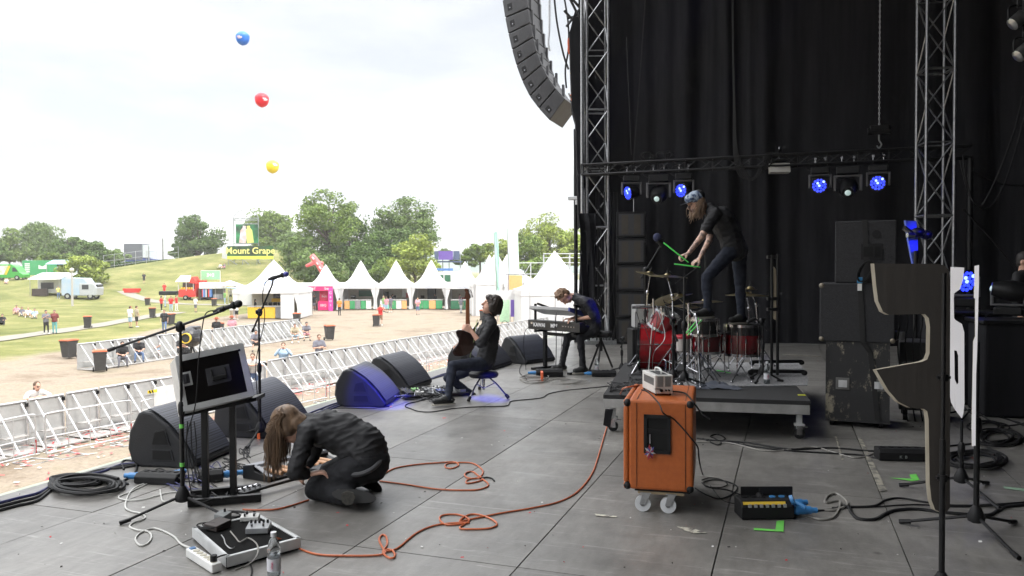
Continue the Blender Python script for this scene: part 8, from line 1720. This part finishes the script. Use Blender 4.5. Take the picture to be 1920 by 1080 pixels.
for k in range(420):
    a = g.uniform(-2.5, 2.5)+PI; x = math.sin(a)*.088; y = math.cos(a)*.10-.01
    if y > .005: continue
    p = hp(x, y, g.uniform(-.03, .04)); q = p+vw(g.uniform(-.07,.01), -g.uniform(.09,.19), g.uniform(-.03,.03)); R_.append((p, q, 0, 0))
strands(t, O, hp, HR, R_, HLONG, name='hair', r=.0045, sway=.03, seed=3)
m = MB(O)
for k in range(80):
    p = hp(g.uniform(-.05,.05), g.uniform(.03,.085), g.uniform(-.10,-.06)); capsule(m, p, p+vw(g.uniform(-.02,.02), -g.uniform(.02,.06), g.uniform(-.01,.01)), .012, .004, 5)
m.build('beard', HLONG, t, smooth=True)
# --- guitarist
J = Jd(pel=(911,676,9.78), waist=(917,650,9.78), chest=(917,622,9.76), neck=(916,595,9.74), head=(921,573,9.72), hipL=(905,682,9.66), kneeL=(848,686,9.42), ankL=(840,746,9.22), toeL=(816,757,9.16), hipR=(906,684,9.92), kneeR=(840,708,9.95), ankR=(882,738,10.05), toeR=(874,744,10.02),
  shL=(921,608,9.58), elbL=(901,645,9.42), wrL=(884,621,9.45), shR=(914,606,9.94), elbR=(890,640,10.0), wrR=(870,650,9.75))
J['hf'] = vw(-1, .34, -.1); J['hu'] = vw(.34, 1, 0); org = V(*J['pel'].xy, 0)
t, hp, HR = person('seated person in black, head thrown back, playing an upright-held electric guitar', J, org, sleeve=1.1, pants=JEAN, hair='mop', hairm=HMOP, hands={'L': (vw(-.85,.5,-.1), vw(-.3,-.2,1), vw(0,1,0), 1.2), 'R': (vw(-.9,-.2,-.1), vw(0,0,-1), vw(0,1,0), .8)}, mouth=1.0)
# electric guitar, back towards us, neck up
gd = 9.55; t = thing('electric_guitar', 'sunburst-backed electric guitar with brown neck held almost upright', 'guitar', D(872,635,gd)); O = D(872,635,gd)
gz = lambda x, y, d=gd: D(800+x/4.32, 530+y/4.32, d)
pl = [gz(*p) for p in ((262,392),(300,396),(318,405),(345,400),(372,380),(400,340),(412,335),(408,352),(388,385),(378,420),(382,470),(378,520),(352,558),(318,578),(275,588),(238,584),(222,568),(218,545),(232,525),(250,505),(262,480),(262,455),(250,435),(243,412),(248,398))]
gc = gz(310, 480); pl = [gc+(p-gc)*1.12 for p in pl]; m = MB(O); m.prism(pl, FW*.045); part(t, 'body', m, mat('guitar_back', (.022,.008,.005), .15, col2=(.008,.004,.003), scale=2, coat=.8), bevel=.008, seg=3)
m = MB(O); A, B, n_ = gz(333,410,gd+.01), gz(331,130,gd-.03), RT; m.prism([A-n_*.028, A+n_*.028, B+n_*.022, B-n_*.022], FW*.024); part(t, 'neck', m, mat('neck_brown', (.24,.085,.03), .35, col2=(.2,.07,.025)), bevel=.008)
m = MB(O); hpz = [gz(*p, gd-.04) for p in ((318,132),(346,135),(357,120),(352,100),(338,62),(330,48),(312,47),(305,60),(314,78),(308,110),(306,125))]; m.prism(hpz, FW*.016); hs = part(t, 'headstock', m, mat('neck_dark', (.12,.045,.02), .35), bevel=.003)
for k in range(6): p = gz(336+k*3.2, 60+k*11, gd-.045); m = MB(O); m.cyl(p, p+RT*.028, .0035, n=5); m.ell(p+RT*.032, (.007,.007,.009), 8, 6); m.cyl(p-RT*.0, p-RT*.0-FW*.008, .007, n=8); part(hs, 'tuner', m, CHR)
m = MB(O); m.box((A+B)/2*0+gz(334,375,gd-.002), (.05,.012,.07), RZ(YAW)); part(t, 'neck_plate', m, CHR)
cable([gz(412,300,9.5), gz(398,360,9.45), gz(385,440,9.5), gz(378,520,9.6), gz(352,600,9.65), gz(380,660,9.75)], 'thin pale green lead running down the guitarist\'s shirt', r=.005, mt=mat('lead_green', (.3,.38,.15), .6))
# --- keyboard player
J = Jd(pel=(1111,618,12.15), waist=(1112,596,12.15), chest=(1101,573,12.12), neck=(1080,558,12.1), head=(1059,556,12.08), hipL=(1108,622,12.05), kneeL=(1088,634,11.95), ankL=(1094,690,11.95), toeL=(1084,697,11.9), hipR=(1108,622,12.28), kneeR=(1064,632,12.25), ankR=(1054,686,12.3), toeR=(1038,693,12.25),
  shL=(1099,567,11.92), elbL=(1113,593,11.9), wrL=(1082,599,12.02), shR=(1092,565,12.3), elbR=(1096,592,12.4), wrR=(1072,597,12.2))
J['hf'] = vw(-.15, -1, -.25); J['hu'] = vw(-1, .25, -.1); org = V(*J['pel'].xy, 0)
t, hp, HR = person('seated person with short sandy hair in black bent low over two keyboards', J, org, sleeve=.95, pants=JEANK, hair='short', hairm=HSH, hands={'L': (vw(-1,-.1,.1), vw(0,-1,0), vw(0,0,1), .5), 'R': (vw(-1,-.1,0), vw(0,-1,0), vw(0,0,-1), .5)})
# --- kneeling singer
J = Jd(pel=(688,852,5.47), waist=(658,820,5.5), chest=(612,803,5.55), neck=(578,795,5.57), head=(541,800,5.50), hipL=(688,864,5.36), kneeL=F(594,938)+V(0,0,.085), ankL=F(650,953)+V(0,0,.085), toeL=F(703,955)+V(0,0,.07), hipR=(692,860,5.62), kneeR=F(620,905)+V(0,0,.085), ankR=F(672,916)+V(0,0,.08), toeR=F(702,924)+V(0,0,.06),
  shL=(577,812,5.38), elbL=(553,884,5.26), wrL=(577,890,5.33), shR=(600,800,5.74), elbR=(588,850,5.80), wrR=(575,873,5.72))
J['hf'] = vw(-.55, -.85, .1); J['hu'] = vw(-.8, .55, .0); J['downL'] = vw(.1, .35, -1).normalized(); J['downR'] = vw(.2, .5, -.9).normalized(); J['palesole'] = False; J['xt'] = [(D(692,868,5.42), D(660,885,5.36), .145, .115), (D(660,885,5.36), J['kneeL'], .115, .085), (J['kneeL'], J['ankL'], .078, .07), (D(690,868,5.6), J['kneeR'], .13, .085), (J['kneeR'], J['ankR'], .08, .07)]; J['xs'] = [(D(684,838,5.46), D(640,812,5.5), .155, .15), (D(640,812,5.5), D(598,806,5.55), .145, .12), (D(690,858,5.45), D(668,838,5.46), .15, .15)]; org = V(*J['pel'].xy, 0)
t, hp, HR = person('kneeling person with long fair hair in black, bent over the pedal keyboard', J, org, sleeve=1.72, pants=JEANK, hair=None, hands={'L': (vw(1,.15,.15), vw(0,-1,0), vw(0,0,1), .5), 'R': (vw(-.4,-.7,0), vw(0,-.5,.5), vw(0,0,-1), .6)})
O = org; m = MB(O); m.ell(hp(0,-.03,.04), (.098,.114,.108), 16, 10, HR); m.ell(hp(0,-.07,-.03), (.085,.06,.1), 12, 8, HR); m.ell(hp(0,-.005,-.005), (.103,.07,.075), 12, 8, HR); fuse(m, 'hair', HLONG, t, .01, 1, wr=.003, wsc=40)
g = random.Random(11); R_ = []
top = hp(0, -.02, .12)
for k in range(1000):
    s = g.uniform(-1, 1); a = g.uniform(0, 1); p = hp(s*.03, .07-.17*a, .135-.02*a-abs(s)*.015)
    side = hp(s*.105, .085-.19*g.random(), .05+.03*g.random()); L = (.05+.27*g.random()**1.1)*(.8 if a > .6 else 1)
    q0 = side+vw(-.02+g.uniform(-.015,.01), -.05, 0); q = q0+vw(g.uniform(-.02,.03), -L, g.uniform(-.02,.02)); R_.append((p, side, q0, q))
m = MB(O)
for p, a, b_, q in R_: m.tube(curve_pts([p, p.lerp(a,.55)+(p.lerp(a,.55)-hp(0,-.01,.03)).normalized()*.022, a, b_, b_.lerp(q,.5)+V(g.uniform(-.012,.012), g.uniform(-.012,.012), 0), q], 3), [.0024]*12+[.0022,.002,.0016,.0008], 4)
m.build('long_strands', HLONG, t, smooth=True)
m = MB(O); m.prism([D(x, y, 5.135) for x, y in [(641,925),(650,921),(662,924),(666,932),(661,945),(650,948),(642,942),(639,933)]], FW*.01); m.build('heel', mat('heel_grey', (.07,.065,.055), .9, col2=(.03,.03,.028), scale=60), t)
m = MB(O); m.tube(curve_pts([D(655,890,5.27), D(676,889,5.25), D(697,880,5.26), D(712,866,5.33), D(719,850,5.42)], 6), [.008]+[.017]*22+[.012]*2, 8); m.build('waistband', mat('band_grey', (.045,.045,.05), .7), t, smooth=True)
NR_ = V(3.4, 2.6, 6.6)        # moving heads hang from the roof up there, outside the picture
spot('blue_beam', NR_, F(712, 757)+V(0,0,.15), 9000, 4.2); spot('blue_beam', NR_, F(918, 748)+V(0,0,.05), 7500, 2.3); spot('blue_beam', V(3.6, 13.4, 4.6), D(1116,583,12.2), 700, 4); spot('blue_beam', V(3.6, 12.2, 4.2), D(1080,585,12.0), 500, 4); spot('blue_beam', NR_, F(470, 800)+V(0,0,.8), 250, 15); spot('blue_beam', NR_, D(474,700,5.45), 40, 2.0)
spot('blue_beam', V(4.4, 4.5, 4.6), D(1720, 446, 9.45), 900, 3.2)  # unseen spot added to turn the lamp yoke behind the cases blue
